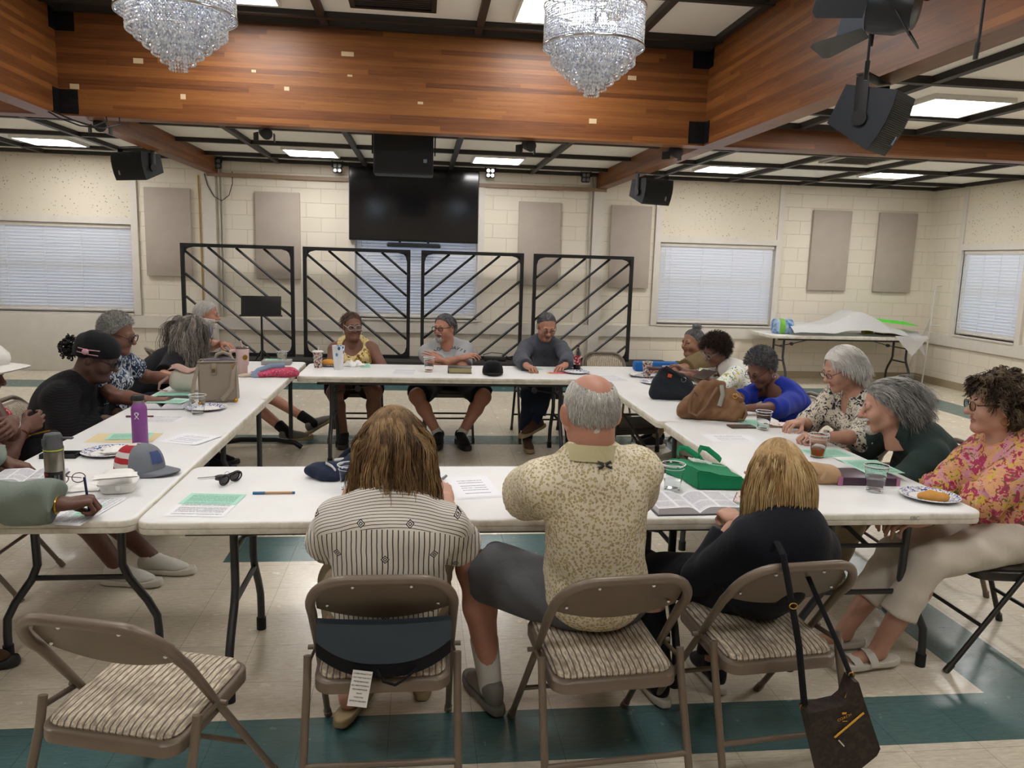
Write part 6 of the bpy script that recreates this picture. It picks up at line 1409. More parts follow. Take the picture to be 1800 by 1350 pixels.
def sheet(name, label, a, b, c, mat, lift=0, cat='paper', group='loose papers on the tables', curl=.0):
    """a, b, c: pixel corners; a-b is the reading direction, a-c goes up the page"""
    A, B, D = (on_z(*q, TZ) for q in (a, b, c)); ex = B-A; w = ex.length; ex.normalize(); ey = (D-A); ey = ey-ex*ey.dot(ex); h = ey.length; ey.normalize()
    ctr = A+(B-A)/2+ey*h/2
    mb = MB(); nx = 8
    mb.grid(lambda u, v: ((u-.5)*w, (v-.5)*h, .0006+curl*(max(0, u-.6)**2+max(0, v-.7)**2)), nx, nx)
    mb.add([(x*w/2, y*h/2, 0) for x, y in ((-1, -1), (-1, 1), (1, 1), (1, -1))], [(0, 1, 2, 3)])
    o = solo(name, mb, mat, label, cat, (ctr.x, ctr.y, TZ+lift), math.atan2(ex.y, ex.x), group, smooth=True); return o
M_CLEAR = NT('clear_cup_plastic').set(color=(.96, .97, .98), rough=.04, trans=1.0, ior=1.12, spec=.6).m
M_TEA = NT('iced_tea').set(color=srgb('#a8541c'), rough=.05, trans=.75, ior=1.1).m
M_WATER = NT('drinking_water').set(color=(.95, .97, .98), rough=.05, trans=.92, ior=1.08).m
def clear_cup(px, py, label, h=.115, rt=.046, rb=.031, fill=0, mat=None, straw=None, z=TZ):
    p = on_z(px, py, z); o = thing('plastic_cup', label, 'cup', (p.x, p.y, z), 0, 'clear plastic cups')
    m_ = MB().lathe([(rb-.004, .0), (rb, .002), (rb+.001, .012), (rb+(rt-rb)*.75, h*.78), (rb+(rt-rb)*.80, h*.79), (rt-.002, h-.008), (rt+.002, h-.004), (rt+.002, h), (rt-.002, h), (rt-.0035, h-.008), (rb+(rt-rb)*.75-.0015, h*.78), (rb-.0005, .014), (.0005, .012)], 36, cap=False)
    part('cup_wall', m_, M_CLEAR, o)
    part('ribs', MB().tube([((rb+(rt-rb)*.84)*math.cos(a*PI/16), (rb+(rt-rb)*.84)*math.sin(a*PI/16), h*.84) for a in range(32)], .0012, 6, closed=True).tube([((rt+.001)*math.cos(a*PI/16), (rt+.001)*math.sin(a*PI/16), h-.001) for a in range(32)], .0022, 6, closed=True), plain('cup_rim_frost', '#d6dadd', .2), o)
    if fill: part('drink', MB().lathe([(rb-.003, .0135), (rb+(rt-rb)*fill*.9-.003, h*fill)], 32), mat or M_TEA, o)
    return o
def paper_cup(px, py, label, mat, h=.10, rt=.040, rb=.028, straw=False, lid=False):
    p = on_z(px, py, TZ); o = thing('paper_cup', label, 'cup', (p.x, p.y, TZ), 0, 'printed paper cups')
    part('cup_wall', MB().lathe([(rb, 0), (rt, h), (rt-.002, h), (rb-.001, .008), (.001, .008)], 32, cap=False), mat, o)
    part('rim', MB().tube([(rt*math.cos(a*PI/16), rt*math.sin(a*PI/16), h) for a in range(32)], .002, 6, closed=True), M_WHITEP, o)
    if lid: part('lid', MB().lathe([(rt+.003, h-.004), (rt+.004, h+.004), (rt-.003, h+.008), (.001, h+.008)], 32), M_WHITEP, o)
    if straw: part('straw', MB().tube([(0, 0, .02), (.004, .004, h+.045)], .0045, 10), M_WHITEP, o)
    return o
PLATE = pattern('blue_pattern_plate', lambda t, co: (lambda r: t.mix(t.math('MULTIPLY', t.step(t.noise(co, 46, 3, .6, dist=2.2), .50, .54), t.math('MULTIPLY', t.step(r, .076, .079), t.step(r, .119, .116))), srgb('#dddbd8'), srgb('#33498c')))(t.math('SQRT', t.math('ADD', t.math('POWER', t.sep(co)[0], 2.), t.math('POWER', t.sep(co)[1], 2.)))), fold=0)
def plate(px, py, label, r=.12):
    p = on_z(px, py, TZ); s = r/.12
    o = solo('paper_plate', MB().lathe([(.001, .0), (.072*s, .0), (.085*s, .004), (.112*s, .014), (.12*s, .0145), (.12*s, .0165), (.111*s, .017), (.085*s, .0065), (.072*s, .0025), (.001, .0025)], 48, cap=False), PLATE, label, 'plate', (p.x, p.y, TZ), random.random()*6, 'blue-patterned paper plates'); return o
def slab(name, label, cat, px, py, w, d, h, rz, mats, bev=.004, z=TZ, group=None):
    p = on_z(px, py, z); return solo(name, MB().box((0, 0, h/2), (w, d, h), bev=bev), mats, label, cat, (p.x, p.y, z), rz, group)
M_NAP = plain('white_napkin', '#e3e1de', .85, bump=.4, bscale=160, var=.02)
def napkin(px, py, label, w=.12, d=.10, rz=0, crumple=.0, z=TZ, seed=1):
    p = on_z(px, py, z); rg = random.Random(seed); ph = [rg.random()*6 for _ in range(4)]
    def fn(u, v):
        e = min(u, 1-u, v, 1-v)*4; k = min(1, e+.15)
        return ((u-.5)*w*(1-.3*crumple*math.sin(9*v+ph[0])), (v-.5)*d*(1-.3*crumple*math.sin(8*u+ph[1])), .004+k*(.004+crumple*.045*(.55+.45*math.sin(11*u+5*v+ph[2])*math.sin(9*v-4*u+ph[3]))))
    mb = MB().grid(fn, 22, 22); mb.grid(lambda u, v: (lambda q: (q[0], q[1], max(.0, q[2]-.006)*.98))(fn(1-u, v)), 22, 22)
    return solo('napkin', mb, M_NAP, label, 'napkin', (p.x, p.y, z), rz, 'white paper napkins')
def blob(name, items, mat, label, cat, loc, rz=0, h=.006, k=.03, group=None, cut=None, warp=None, parent=None, plabel=None):
    """soft shape from overlapping ellipsoids / cones"""
    los, his = [], []
    for it in items:
        if it[0] == 'e': los.append(np.array(it[1])-max(it[2])); his.append(np.array(it[1])+max(it[2]))
        else: los.append(np.minimum(it[1], it[2])-max(it[3:5])); his.append(np.maximum(it[1], it[2])+max(it[3:5]))
    f = Field(np.min(los, 0)-.03, np.max(his, 0)+.03, h)
    for it in items:
        if it[0] == 'e': f.ell(it[1], it[2], it[3] if len(it) > 3 else None, k=k)
        else: f.cone(it[1], it[2], it[3], it[4], k)
    if warp: f.warp(warp)
    f.cut(cut or (lambda X, Y, Z: -Z+0*X+0*Y)); V, Q = f.surf()
    if parent is not None: return np_part(name, V, Q, mat, parent, plabel)
    o = bpy.data.objects.new(name, np_mesh(name, V, Q, mat)); C.objects.link(o); o.location = loc; o.rotation_euler = (0, 0, rz); return tag(o, label, cat, group)
def open_book(px, py, w, d, t_, rz, label, cover, z=TZ, page=None):
    """w: width of one page, d: height of the page"""
    p = on_z(px, py, z); o = thing('open_book', label, 'book', (p.x, p.y, z), rz, 'open books on the tables')
    part('cover', MB().box((0, 0, .0025), (2*w+.012, d+.010, .005), bev=.002), cover, o)
    for s in (-1, 1):
        def prof(u): return t_*(.35+.65*min(1, 5*u)**.6)*(1-.35*u) if u < 1 else t_*.6
        b = MB()
        ph = [(s*u*w, .005+t_*(math.sin(min(1, u*3.2)*PI/2)*.9+.1)*(1-.22*u)) for u in [k/12 for k in range(13)]]
        n = len(ph)
        vs = [(x, -d/2, zz) for x, zz in ph]+[(x, d/2, zz) for x, zz in ph]+[(x, -d/2, .005) for x, zz in ph]+[(x, d/2, .005) for x, zz in ph]
        fs = []
        for i in range(n-1):
            fs += [(i, i+1, n+i+1, n+i), (2*n+i, 2*n+i+1, i+1, i), (n+i, n+i+1, 3*n+i+1, 3*n+i)]
        fs.append((n-1, 3*n-1, 4*n-1, 2*n-1))
        if s < 0: fs = [f[::-1] for f in fs]
        part('page_block', b.add(vs, fs), page or P_BIBLE, o, smooth=True, angle=30)
    return o
def closed_book(px, py, w, d, h, rz, label, cover, edge, z=TZ, name='book'):
    p = on_z(px, py, z); o = thing(name, label, 'book', (p.x, p.y, z), rz, 'closed books on the tables')
    part('cover', MB().box((0, 0, .002), (w, d, .004), bev=.0015).box((0, 0, h-.002), (w, d, .004), bev=.0015).box((-w/2+.003, 0, h/2), (.006, d, h), bev=.0025), cover, o)
    part('page_block', MB().box((.002, 0, h/2), (w-.012, d-.012, h-.008), bev=.002), edge, o); return o
# ---------------- near table
sheet('handout', 'white printed handout under the mint sheet at the left end of the near table', (287, 907), (393, 909), (337, 868), P_WHITE, .0)
sheet('handout', 'mint-green printed sheet at the left end of the near table', (313, 886), (414, 888), (337, 867.5), P_GREEN, .0012)
p = on_z(383, 840); o = thing('car_key', 'car key with black fob on the near table', 'key', (p.x, p.y, TZ), .35)
part('fob', MB().ell((.012, 0, .006), (.026, .016, .006), 20, 10), M_BLKPL, o); part('blade', MB().box((-.045, 0, .006), (.07, .008, .0024)), SILVER, o); part('ring', MB().tube([(.038+.010*math.cos(a), .004, .012+.010*math.sin(a)) for a in [PI*k/8 for k in range(16)]], .001, 6, closed=True), SILVER, o)
p = on_z(404, 850); o = thing('sunglasses', 'folded black sunglasses standing on the near table beside the key', 'sunglasses', (p.x, p.y, TZ), math.radians(62))
fr = MB()
for s in (-1, 1): fr.tube([(s*.034+.030*math.cos(a), -.006*abs(s*.034+.03*math.cos(a))/.06, .024+.020*math.sin(a)) for a in [2*PI*k/20 for k in range(20)]], .0035, 8, closed=True)
fr.tube([(-.008, .002, .03), (0, .003, .034), (.008, .002, .03)], .003, 6)
part('frame', fr, GL_BLK, o); ln = MB()
for s in (-1, 1): ln.ell((s*.034, 0, .024), (.029, .003, .019), 18, 10)
part('lens', ln, plain('dark_lens', '#1c2024', .08), o)
for s in (-1, 1): part('temple', MB().tube([(s*.064, -.006, .032), (s*.060, .02, .032), (-s*.05, .024+.006*s, .026)], [.005, .005, .003], 8, sx=.5), GL_BLK, o)
def flat_pen(px, py, rz, label, body, cap, L=.145, z=TZ):
    p = on_z(px, py, z); o = thing('pen', label, 'pen', (p.x, p.y, z+.0055), rz)
    part('barrel', MB().tube([(-L/2, 0, 0), (L/2-.004, 0, 0)], .0048, 12), body, o); part('cap', MB().tube([(-L/2-.002, 0, 0), (-L/2+.045, 0, 0)], .0056, 12).box((-L/2+.022, .006, 0), (.036, .0015, .004)), cap, o); part('end_plug', MB().tube([(L/2-.010, 0, 0), (L/2, 0, 0)], .0051, 12), cap, o); return o
flat_pen(482, 868.5, .02, 'blue-capped kraft pen lying on the near table', plain('kraft_barrel', '#b38a5e', .6), plain('blue_pen_cap', '#1f5f8c', .4), .16)
flat_pen(773, 846, 1.15, 'grey pen beside the white sheets right of the shaggy-haired woman', plain('grey_pen', '#77777c', .4), plain('grey_pen_cap', '#5c5c62', .4))
sheet('handout', 'lower of two white sheets between the woman in stripes and the balding man', (806, 878), (884, 874), (778, 841), P_WHITE, 0)
sheet('handout', 'upper white sheet with few lines between the woman in stripes and the balding man', (807, 876), (884, 872), (781, 840), P_SPARSE, .001)
M_NAVY = cloth('navy_satchel_nylon', '#20283c', fold=.5)
p = on_z(588, 838)
o = thing('navy_bag', 'crumpled navy cloth bag on the near table before the shaggy-haired woman', 'bag', (p.x, p.y, TZ), .1)
blob('bag_body', [('e', (-.05, 0, .03), (.075, .055, .036)), ('e', (.03, -.015, .035), (.07, .06, .034)), ('e', (.08, .03, .045), (.05, .05, .05)), ('e', (-.02, -.06, .018), (.05, .03, .02))], M_NAVY, None, None, None, parent=o, warp=lambda X, Y, Z: .004*np.sin(60*X+30*Y)*np.sin(50*Y+40*Z))
part('white_print', MB().tube([(-.035, -.03, .067), (-.01, -.052, .058), (.005, -.07, .045)], .012, 8, sx=.25, up=(0, -.5, 1)).tube([(.0, -.0, .072), (.04, .01, .074)], .008, 6, sx=.3, up=(0, 0, 1)), P_PLAIN, o); part('strap', MB().tube([(.02, .02, .07), (.06, .06, .10), (.11, .05, .11), (.15, .02, .08)], .014, 8, sx=.4), M_NAVY, o)
clear_cup(614, 862, 'clear plastic cup partly behind the shaggy-haired woman', .11)
p = on_z(757, 848); solo('phone', MB().box((0, 0, .035), (.075, .012, .07), bev=.004), M_BLKPL, 'dark phone edge beside the shaggy-haired woman\'s face', 'phone', (p.x-.02, p.y, TZ), .3)
clear_cup(1181, 862, 'clear plastic cup of water right of the balding man', .118, .049, .032, .42, M_WATER)
open_book(1212, 890, .165, .22, .030, .03, 'open book with grey page edges on the near table right of the balding man', plain('grey_leather', '#3e3d3f', .5))
sheet('handout', 'mint-green sheet beside the open book on the near table', (1300, 914), (1346, 903), (1243, 874), P_GREEN, 0)
sheet('handout', 'white sheet over the mint sheet beside the open book', (1262, 880), (1298, 877), (1247, 872), P_WHITE, .0012)
p = on_z(1322, 880); o = thing('notebook', 'patterned notebook half hidden behind the blond woman', 'notebook', (p.x, p.y, TZ), -.5); part('cover', MB().box((0, 0, .006), (.13, .17, .012), bev=.002), pattern('red_paisley_cover', blotches('#d6c9c4', [('#a8463c', 40, .55, 2, 1.5), ('#5a3a3a', 60, .62, 5, .8)]), fold=0), o); part('spiral', MB().tube([(-.066+.004*math.cos(k*1.6), -.08+k*.0016, .006+.006*math.sin(k*1.6)) for k in range(100)], .0008, 4), SILVER, o)
# green church tote bag lying on the joint of the tables
M_TOTE = cloth('green_nonwoven', '#12784f', rough=.8, fold=.25)
A, B2, Cn = on_z(1226, 862), on_z(1312, 864), on_z(1196, 812)
o = thing('tote_bag', 'green tote bag with white church lettering lying beside the water cup', 'tote bag', (A.x, A.y, TZ), math.atan2(B2.y-A.y, B2.x-A.x)+.06)
tb = MB(); w_, l_ = .205, .34
ring0 = [(0, 0, 0), (w_, .0, 0), (w_+.03, l_*.95, 0), (-.04, l_, 0)]
tb.add([(0, 0, .002), (w_, 0, .002), (w_+.02, l_, .002), (-.05, l_, .002), (.0, 0, .085), (w_-.005, -.002, .055), (w_+.01, l_*.92, .035), (-.04, l_*.95, .060)], [(3, 2, 1, 0), (4, 5, 6, 7), (0, 1, 5, 4), (2, 3, 7, 6), (3, 0, 4, 7), (1, 2, 6, 5)])
bm_ = bmesh.new(); me = tb.mesh('t', M_TOTE); bm_.from_mesh(me); bmesh.ops.bevel(bm_, geom=list(bm_.edges), offset=.006, segments=2, affect='EDGES'); bmesh.ops.subdivide_edges(bm_, edges=list(bm_.edges), cuts=3, use_grid_fill=True)
for v in bm_.verts: v.co.z = max(.001, v.co.z+.004*math.sin(40*v.co.x+23*v.co.y)*(v.co.z > .02)); v.co.x += .003*math.sin(50*v.co.y+60*v.co.z)
part('bag_body', MB().bm(bm_), M_TOTE, o, angle=50)
for q, (x0, x1) in enumerate(((.0, .10), (.10, .19))):
    part('handle', MB().tube([(x0, .30, .066), (x0+.01, .345, .085), (x0+.03, .375, .098), (x0+.06, .37, .092), (x1, .31, .068), (x1+.005, .28, .060)], .013, 8, sx=.18, up=(0, .6, .8)), M_TOTE, o)
M_WHINK = plain('white_print_ink', '#e4e6e4', .7, var=.02)
for k, s_ in enumerate(('First', 'Baptist', 'Church')):
    text_mesh(s_, .030, M_WHINK, o, 'lettering', Matrix.Translation((.035, .262-.030*k, .0735+.0028*k)) @ Matrix.Rotation(.13, 4, 'Y') @ Matrix.Rotation(-.09, 4, 'X'), 'LEFT', .004)
part('print_line', MB().tube([(.10, .172, .071), (.18, .172, .060)], .0010, 4), M_WHINK, o)  # thin line of the same white print ink below the lettering
# ---------------- right near table
sheet('handout', 'white printed sheet at the inner edge of the near right table', (1254, 777.5), (1340, 778), (1229, 763), P_SPARSE, 0)
M_BROWN = pattern('brown_pebbled_leather', lambda t, co: t.mix(t.step(t.noise(co, 7, 4, .6), .35, .7), srgb('#6a4b35'), srgb('#8d6a4c')), rough=.5, fold=.45)
p = on_z(1250, 738); o = thing('leather_handbag', 'large slouchy brown leather handbag on the near right table', 'handbag', (p.x, p.y, TZ), math.radians(-14))
blob('bag_body', [('c', (-.17, 0, .045), (.15, .0, .05), .048, .056), ('c', (-.14, .01, .10), (.14, .01, .11), .046, .052), ('c', (-.09, .015, .17), (.12, .015, .165), .036, .036), ('c', (-.05, .015, .225), (.05, .015, .225), .024, .024)], M_BROWN, None, None, None, parent=o, k=.05, h=.0065, warp=lambda X, Y, Z: .005*np.sin(45*X+30*Z+2)*np.sin(28*Z-15*X)+.0025*np.sin(90*X-60*Z))
part('handle', MB().tube([(-.10, -.055, .16), (-.125, -.075, .19), (-.15, -.085, .13), (-.145, -.09, .06), (-.10, -.09, .035), (-.05, -.085, .09), (-.01, -.07, .17), (.02, -.045, .21)], .010, 10), plain('brown_handle', '#6f5038', .5), o)
part('handle', MB().tube([(.155, .0, .12), (.19, -.02, .10), (.205, -.03, .05), (.185, -.04, .015), (.15, -.05, .02)], .010, 10), plain('brown_handle', '#6f5038', .5), o)
part('zip_pocket', MB().tube([(.045, -.026, .225), (.052, -.052, .17), (.036, -.060, .10)], .013, 8, sx=.35, up=(1, 0, 0)), plain('pale_lining', '#8f8e86', .8), o); part('ring', MB().tube([(.128+.014*math.cos(a), -.05, .165+.014*math.sin(a)) for a in [PI*k/8 for k in range(16)]], .003, 6, closed=True), GOLD, o)
part('strap_tab', MB().box((.09, -.03, .185), (.09, .02, .03), Matrix.Rotation(.3, 4, 'Y'), .008), M_BROWN, o)
slab('phone', 'dark tablet lying flat right of the brown handbag', 'tablet', 1303, 751, .155, .085, .010, .02, plain('brown_phone_case', '#4a3f38', .35))
clear_cup(1341, 756, 'clear plastic cup of water before the woman in royal blue', .115, .047, .031, .3, M_WATER)
sheet('handout', 'mint-green sheet behind the cup by the woman in royal blue', (1310, 750), (1352, 751), (1303, 737), P_GREEN, 0)
p = on_z(1372, 749); o = thing('notebook', 'notebook with red and white cover under the hand of the woman in royal blue', 'notebook', (p.x, p.y, TZ), -.1); part('page_block', MB().box((0, 0, .006), (.17, .11, .011), bev=.001), plain('kraft_pages', '#a08a6a', .7), o); part('cover', MB().grid(lambda u, v: ((u-.5)*.18, (v-.5)*.12, .0125+.02*max(0, .35-u)**2*4), 10, 4), pattern('red_white_cover', blotches('#ded6d4', [('#b05058', 40, .58, 2, 1.), ('#33343c', 70, .68, 5, .4)]), fold=0), o)
clear_cup(1436, 804, 'clear plastic cup with a little iced tea on the near right table', .120, .049, .032, .38)
sheet('handout', 'mint-green sheet behind the tea cup on the near right table', (1436, 805), (1506, 803), (1412, 790), P_GREEN, 0)
napkin(1494, 809, 'white napkin before the man in the dark green polo', .13, .10, .1, .08, seed=3)
M_TANL = plain('tan_soft_leather', '#a88662', .55, bump=.2, bscale=220)
p = on_z(1440, 847); o = thing('leather_pouch', 'tan leather zip pouch beside the blond woman', 'pouch', (p.x, p.y, TZ), math.radians(-8))
blob('pouch_body', [('c', (-.09, -.02, .03), (.05, -.02, .03), .036, .036), ('c', (-.09, .035, .035), (.05, .03, .03), .038, .036), ('e', (-.02, 0, .05), (.09, .055, .035))], M_TANL, None, None, None, parent=o, warp=lambda X, Y, Z: .002*np.sin(60*X+40*Y))
part('zip', MB().tube([(-.08, .05, .07), (-.06, .0, .082), (-.045, -.04, .072), (-.03, -.062, .045)], .004, 6), plain('zip_grey', '#6f6459', .4, .5), o); part('zip_pull', MB().box((-.03, -.068, .04), (.014, .006, .05), Matrix.Rotation(.5, 4, 'Y'), .002).ell((-.045, -.05, .066), (.008, .008, .008), 10, 8), plain('zip_pull_tan', '#b09476', .4), o)
M_PURP = plain('plum_vinyl', '#3e2438', .4)
p = on_z(1512, 845); o = thing('binder', 'plum zip binder with pink trim on the near right table', 'binder', (p.x, p.y, TZ), math.radians(-4))
part('cover', MB().box((0, 0, .002), (.27, .17, .004), bev=.002).box((0, 0, .034), (.27, .17, .005), bev=.002).box((0, -.083, .018), (.27, .006, .034), bev=.002), M_PURP, o); part('page_block', MB().box((-.005, .003, .018), (.25, .155, .026)), P_PLAIN, o)
part('trim', MB().box((-.133, -.03, .036), (.016, .11, .005)).box((-.134, -.084, .018), (.022, .008, .036)).box((.13, -.084, .018), (.016, .008, .034)), plain('pink_trim', '#a86a8c', .5), o)
o2 = sheet('handout', 'mint-green sheet lying on the plum binder', (1520, 846), (1590, 846), (1480, 822), P_GREEN, .038)
clear_cup(1537, 864, 'clear plastic cup of water beside the plum binder', .118, .050, .034, .62, M_WATER)
plate(1633, 875, 'blue-patterned plate with a pastry piece at the near right table corner')
p = on_z(1640, 877, TZ+.01); blob('pastry', [('c', (-.045, .012, .016), (0, .018, .018), .017, .019), ('c', (0, .018, .018), (.050, -.004, .016), .019, .018), ('c', (-.03, .0, .014), (.04, -.012, .013), .014, .014)], pattern('golden_pastry', lambda t, co: t.mix(t.noise(co, 30, 3), srgb('#b87a34'), srgb('#d9a860')), fold=.1), 'golden pastry piece on the corner plate', 'pastry', (p.x, p.y, TZ+.003), 0, h=.004, k=.015)
p = on_z(1585, 899, .735)
pencil = plain('pencil_mark', '#a19c91', .8)
o = [q for q in C.objects if q.name.startswith('folding_table') and q.get('label', '').startswith('white folding table at the near right')][0]
tm = text_mesh('FBC', .024, pencil, o, 'pencil_lettering', Matrix.Translation((0, 0, 0)), depth=.0004, label='pencilled letters on the table edge')
e0 = on_y(1608, 914, 2.8048); tm.matrix_parent_inverse = Matrix.Identity(4); tm.matrix_basis = (Matrix.Translation(o.location) @ Matrix.Rotation(o.rotation_euler.z, 4, 'Z')).inverted() @ Matrix.Translation((e0.x, 2.8052, .718)) @ Matrix.Rotation(PI/2, 4, 'X')
# ---------------- far right table
M_BLKBAG = cloth('black_canvas', '#22252c', fold=.5)
p = on_z(1182, 702); o = thing('canvas_handbag', 'black canvas handbag with a small orange tag on the far right table', 'handbag', (p.x, p.y, TZ), math.radians(-8))
blob('bag_body', [('c', (-.11, 0, .05), (.11, 0, .05), .060, .060), ('c', (-.10, .005, .13), (.09, .005, .12), .046, .044), ('c', (-.085, .01, .205), (.05, .01, .165), .024, .024)], M_BLKBAG, None, None, None, parent=o, k=.05, warp=lambda X, Y, Z: .004*np.sin(50*X+30*Z)*np.sin(30*Z+1))
part('handle', MB().tube([(-.09, -.01, .215), (-.06, -.03, .235), (.0, -.045, .20), (.05, -.045, .165), (.09, -.02, .16), (.105, 0, .12)], .008, 8), M_BLKBAG, o); part('orange_tag', MB().box((-.072, -.048, .165), (.028, .006, .024), Matrix.Rotation(.2, 4, 'Y'), .001), plain('orange_tag', '#c0512c', .6), o, 'small orange tag'); part('ring', MB().tube([(.062+.016*math.cos(a), -.045, .15+.016*math.sin(a)) for a in [PI*k/8 for k in range(16)]], .003, 6, closed=True), SILVER, o)
M_BLUEC = cloth('blue_case_nylon', '#1f5c9e')
slab('zip_case', 'bright blue zip case at the far end of the right tables', 'case', 1152, 652, .40, .13, .085, -.03, M_BLUEC, .02)
p = on_z(1152, 650, TZ+.086); solo('book', MB().box((0, 0, .010), (.19, .09, .02), bev=.003), plain('maroon_cover', '#4a2328', .5), 'maroon book resting on the blue case', 'book', (p.x+.03, p.y, TZ+.086), -.05)
DOTS = pattern('terrazzo_cup_print', blotches('#c9bdb4', [('#4a3c44', 60, .50, 1, .6), ('#b0674c', 70, .60, 4, .6), ('#c9a9a4', 90, .60, 7, .4)]), fold=0)
paper_cup(1137, 664, 'taller multicoloured paper cup before the blue case', DOTS, .135, .043, .030)
paper_cup(1172, 667, 'multicoloured paper cup behind the black handbag', DOTS, .11, .043, .030)
plate(1130, 661.5, 'blue-patterned plate with napkin under the paper cup on the far right table'); plate(1152, 674, 'blue-patterned plate beside the black handbag')
napkin(1118, 659, 'white napkin on the far right plate', .10, .08, .2, .25, TZ+.017, 5)
sheet('handout', 'white sheet at the inner end of the far right table', (1074, 671), (1110, 670.5), (1048, 660), P_WHITE, 0)
p = on_z(1222, 680); o = thing('open_book', 'dark book cover open before the woman in the olive-brown tee', 'book', (p.x, p.y, TZ), .5); part('cover', MB().box((-.05, 0, .004), (.2, .14, .008), bev=.002).box((.12, 0, .05), (.15, .14, .008), Matrix.Translation((.0, 0, -.0)) @ Matrix.Rotation(-.4, 4, 'Y'), .002), plain('dark_brown_cover', '#33261e', .5), o)
# ---------------- far table
MULTI = DOTS
paper_cup(559, 646, 'multicoloured paper cup with white lid and straw on the far table', DOTS, .135, .043, .031, True, True)
BLUEDR = pattern('blue_droplet_cup', lambda t, co: t.mix(t.math('MULTIPLY', t.step(t.vor(t.scale(co, 1, 1, .7), 30), .36, .30), t.math('GREATER_THAN', t.sep(co)[2], .085)), srgb('#dddde0'), t.ramp(t.sep(t.vor(t.scale(co, 1, 1, .7), 30, 'Color'))[0], [(.3, srgb('#2e5f9e')), (.6, srgb('#6fa3cf')), (.8, srgb('#3a78b8'))])), fold=0)
paper_cup(595, 649.5, 'tall white paper cup with blue droplets on the far table', BLUEDR, .20, .052, .036)
plate(582, 643, 'blue-patterned plate with a doughnut on the far table', .10)
p = on_z(578, 642, TZ+.01); blob('doughnut', [('e', (0, 0, .03), (.065, .05, .030))], pattern('golden_doughnut', lambda t, co: t.mix(t.noise(co, 24, 3), srgb('#c07f2e'), srgb('#dba552')), fold=.05), 'golden doughnut on the far table plate', 'doughnut', (p.x, p.y, TZ+.003), 0, h=.005)
napkin(621, 643, 'crumpled white napkin on the far table beside the tall cup', .16, .14, .2, 1.0, seed=7)
sheet('handout', 'mint-green sheet before the woman in the gold leaf top', (634, 646.5), (652, 646.5), (636, 639), P_GREEN, 0)
sheet('handout', 'white sheet before the man in the grey tee', (685, 658), (729, 659), (693, 649), P_WHITE, 0)
clear_cup(754, 653.5, 'clear plastic cup with a last sip of tea before the man in the grey tee', .125, .048, .032, .13)
closed_book(808, 654.5, .20, .15, .050, -.03, 'thick dark book with gilt page edges on the far table', plain('dark_book_cover', '#2c211f', .5), plain('gilt_edge', '#b3a97c', .5))
M_BCAP = cloth('black_cap_twill', '#101013')
def cap_build(name, label, loc, rz, crown_mats, brim_mat, back=None, s=1.0):
    o = thing(name, label, 'cap', loc, rz)
    crown = MB().grid(lambda u, v: (s*.088*math.cos(2*PI*u)*math.cos(v*PI/2*.98)**.62, s*.10*math.sin(2*PI*u)*math.cos(v*PI/2*.98)**.62, s*(.012+.105*math.sin(v*PI/2)**.9)), 40, 14, closed_u=True)
    return o, crown
p = on_z(866, 658); o, cr = cap_build('baseball_cap', 'black baseball cap resting on the far table', (p.x, p.y, TZ), 0, None, None)
part('crown', cr, M_BCAP, o); part('visor', MB().grid(lambda u, v: ((.088+.0*v)*math.cos(PI*u)*(1-.12*v), -.085*math.sin(PI*u)-.065*v*math.sin(PI*u)**.7, .016-.008*v+.012*math.sin(PI*u)), 20, 5).grid(lambda u, v: (.088*math.cos(PI*(1-u))*(1-.12*v), -.085*math.sin(PI*u)-.065*v*math.sin(PI*u)**.7, .013-.008*v+.012*math.sin(PI*u)), 20, 5), M_BCAP, o); part('button', MB().ell((0, 0, .118), (.008, .008, .005), 10, 6), M_BCAP, o)
sheet('note_paper', 'mint note under the hands of the man in the dark grey shirt', (930, 651), (958, 650), (936, 644), P_GREEN, 0)
slab('phone', 'black phone beside the soda bottle on the far table', 'phone', 997, 649, .075, .14, .009, 1.2, M_BLKPL, .004)
p = on_z(1014, 651); o = thing('soda_bottle', 'clear soda bottle with a red label on the far table', 'bottle', (p.x, p.y, TZ))
part('bottle_body', MB().lathe([(.024, 0), (.031, .006), (.032, .06), (.031, .13), (.030, .155), (.014, .195), (.0125, .205), (.0125, .212)], 28), M_CLEAR, o); part('label', MB().lathe([(.0326, .055), (.0328, .058), (.0325, .13), (.0316, .132)], 28, cap=False), pattern('red_soda_label', lambda t, co: t.mix(t.step(t.noise(co, 46, 2, dist=1), .54, .58), srgb('#8c1f2b'), srgb('#d9cfd0')), fold=0), o); part('cap', MB().lathe([(.0145, .208), (.015, .212), (.015, .226), (.013, .228)], 20), M_BLKPL, o); part('drink', MB().lathe([(.029, .004), (.030, .05)], 24), plain('dark_soda', '#2a1512', .2), o)
slab('note_card', 'pink note card at the right end of the far table', 'note card', 985, 656, .20, .075, .002, -.03, plain('pink_card', '#d4566e', .7), 0); slab('note_card', 'yellow note edge under the pink card', 'note card', 972, 656, .10, .085, .0012, -.03, plain('yellow_card', '#c9c84c', .7), 0)
plate(1014, 656, 'blue-rimmed plate at the right end of the far table', .11)
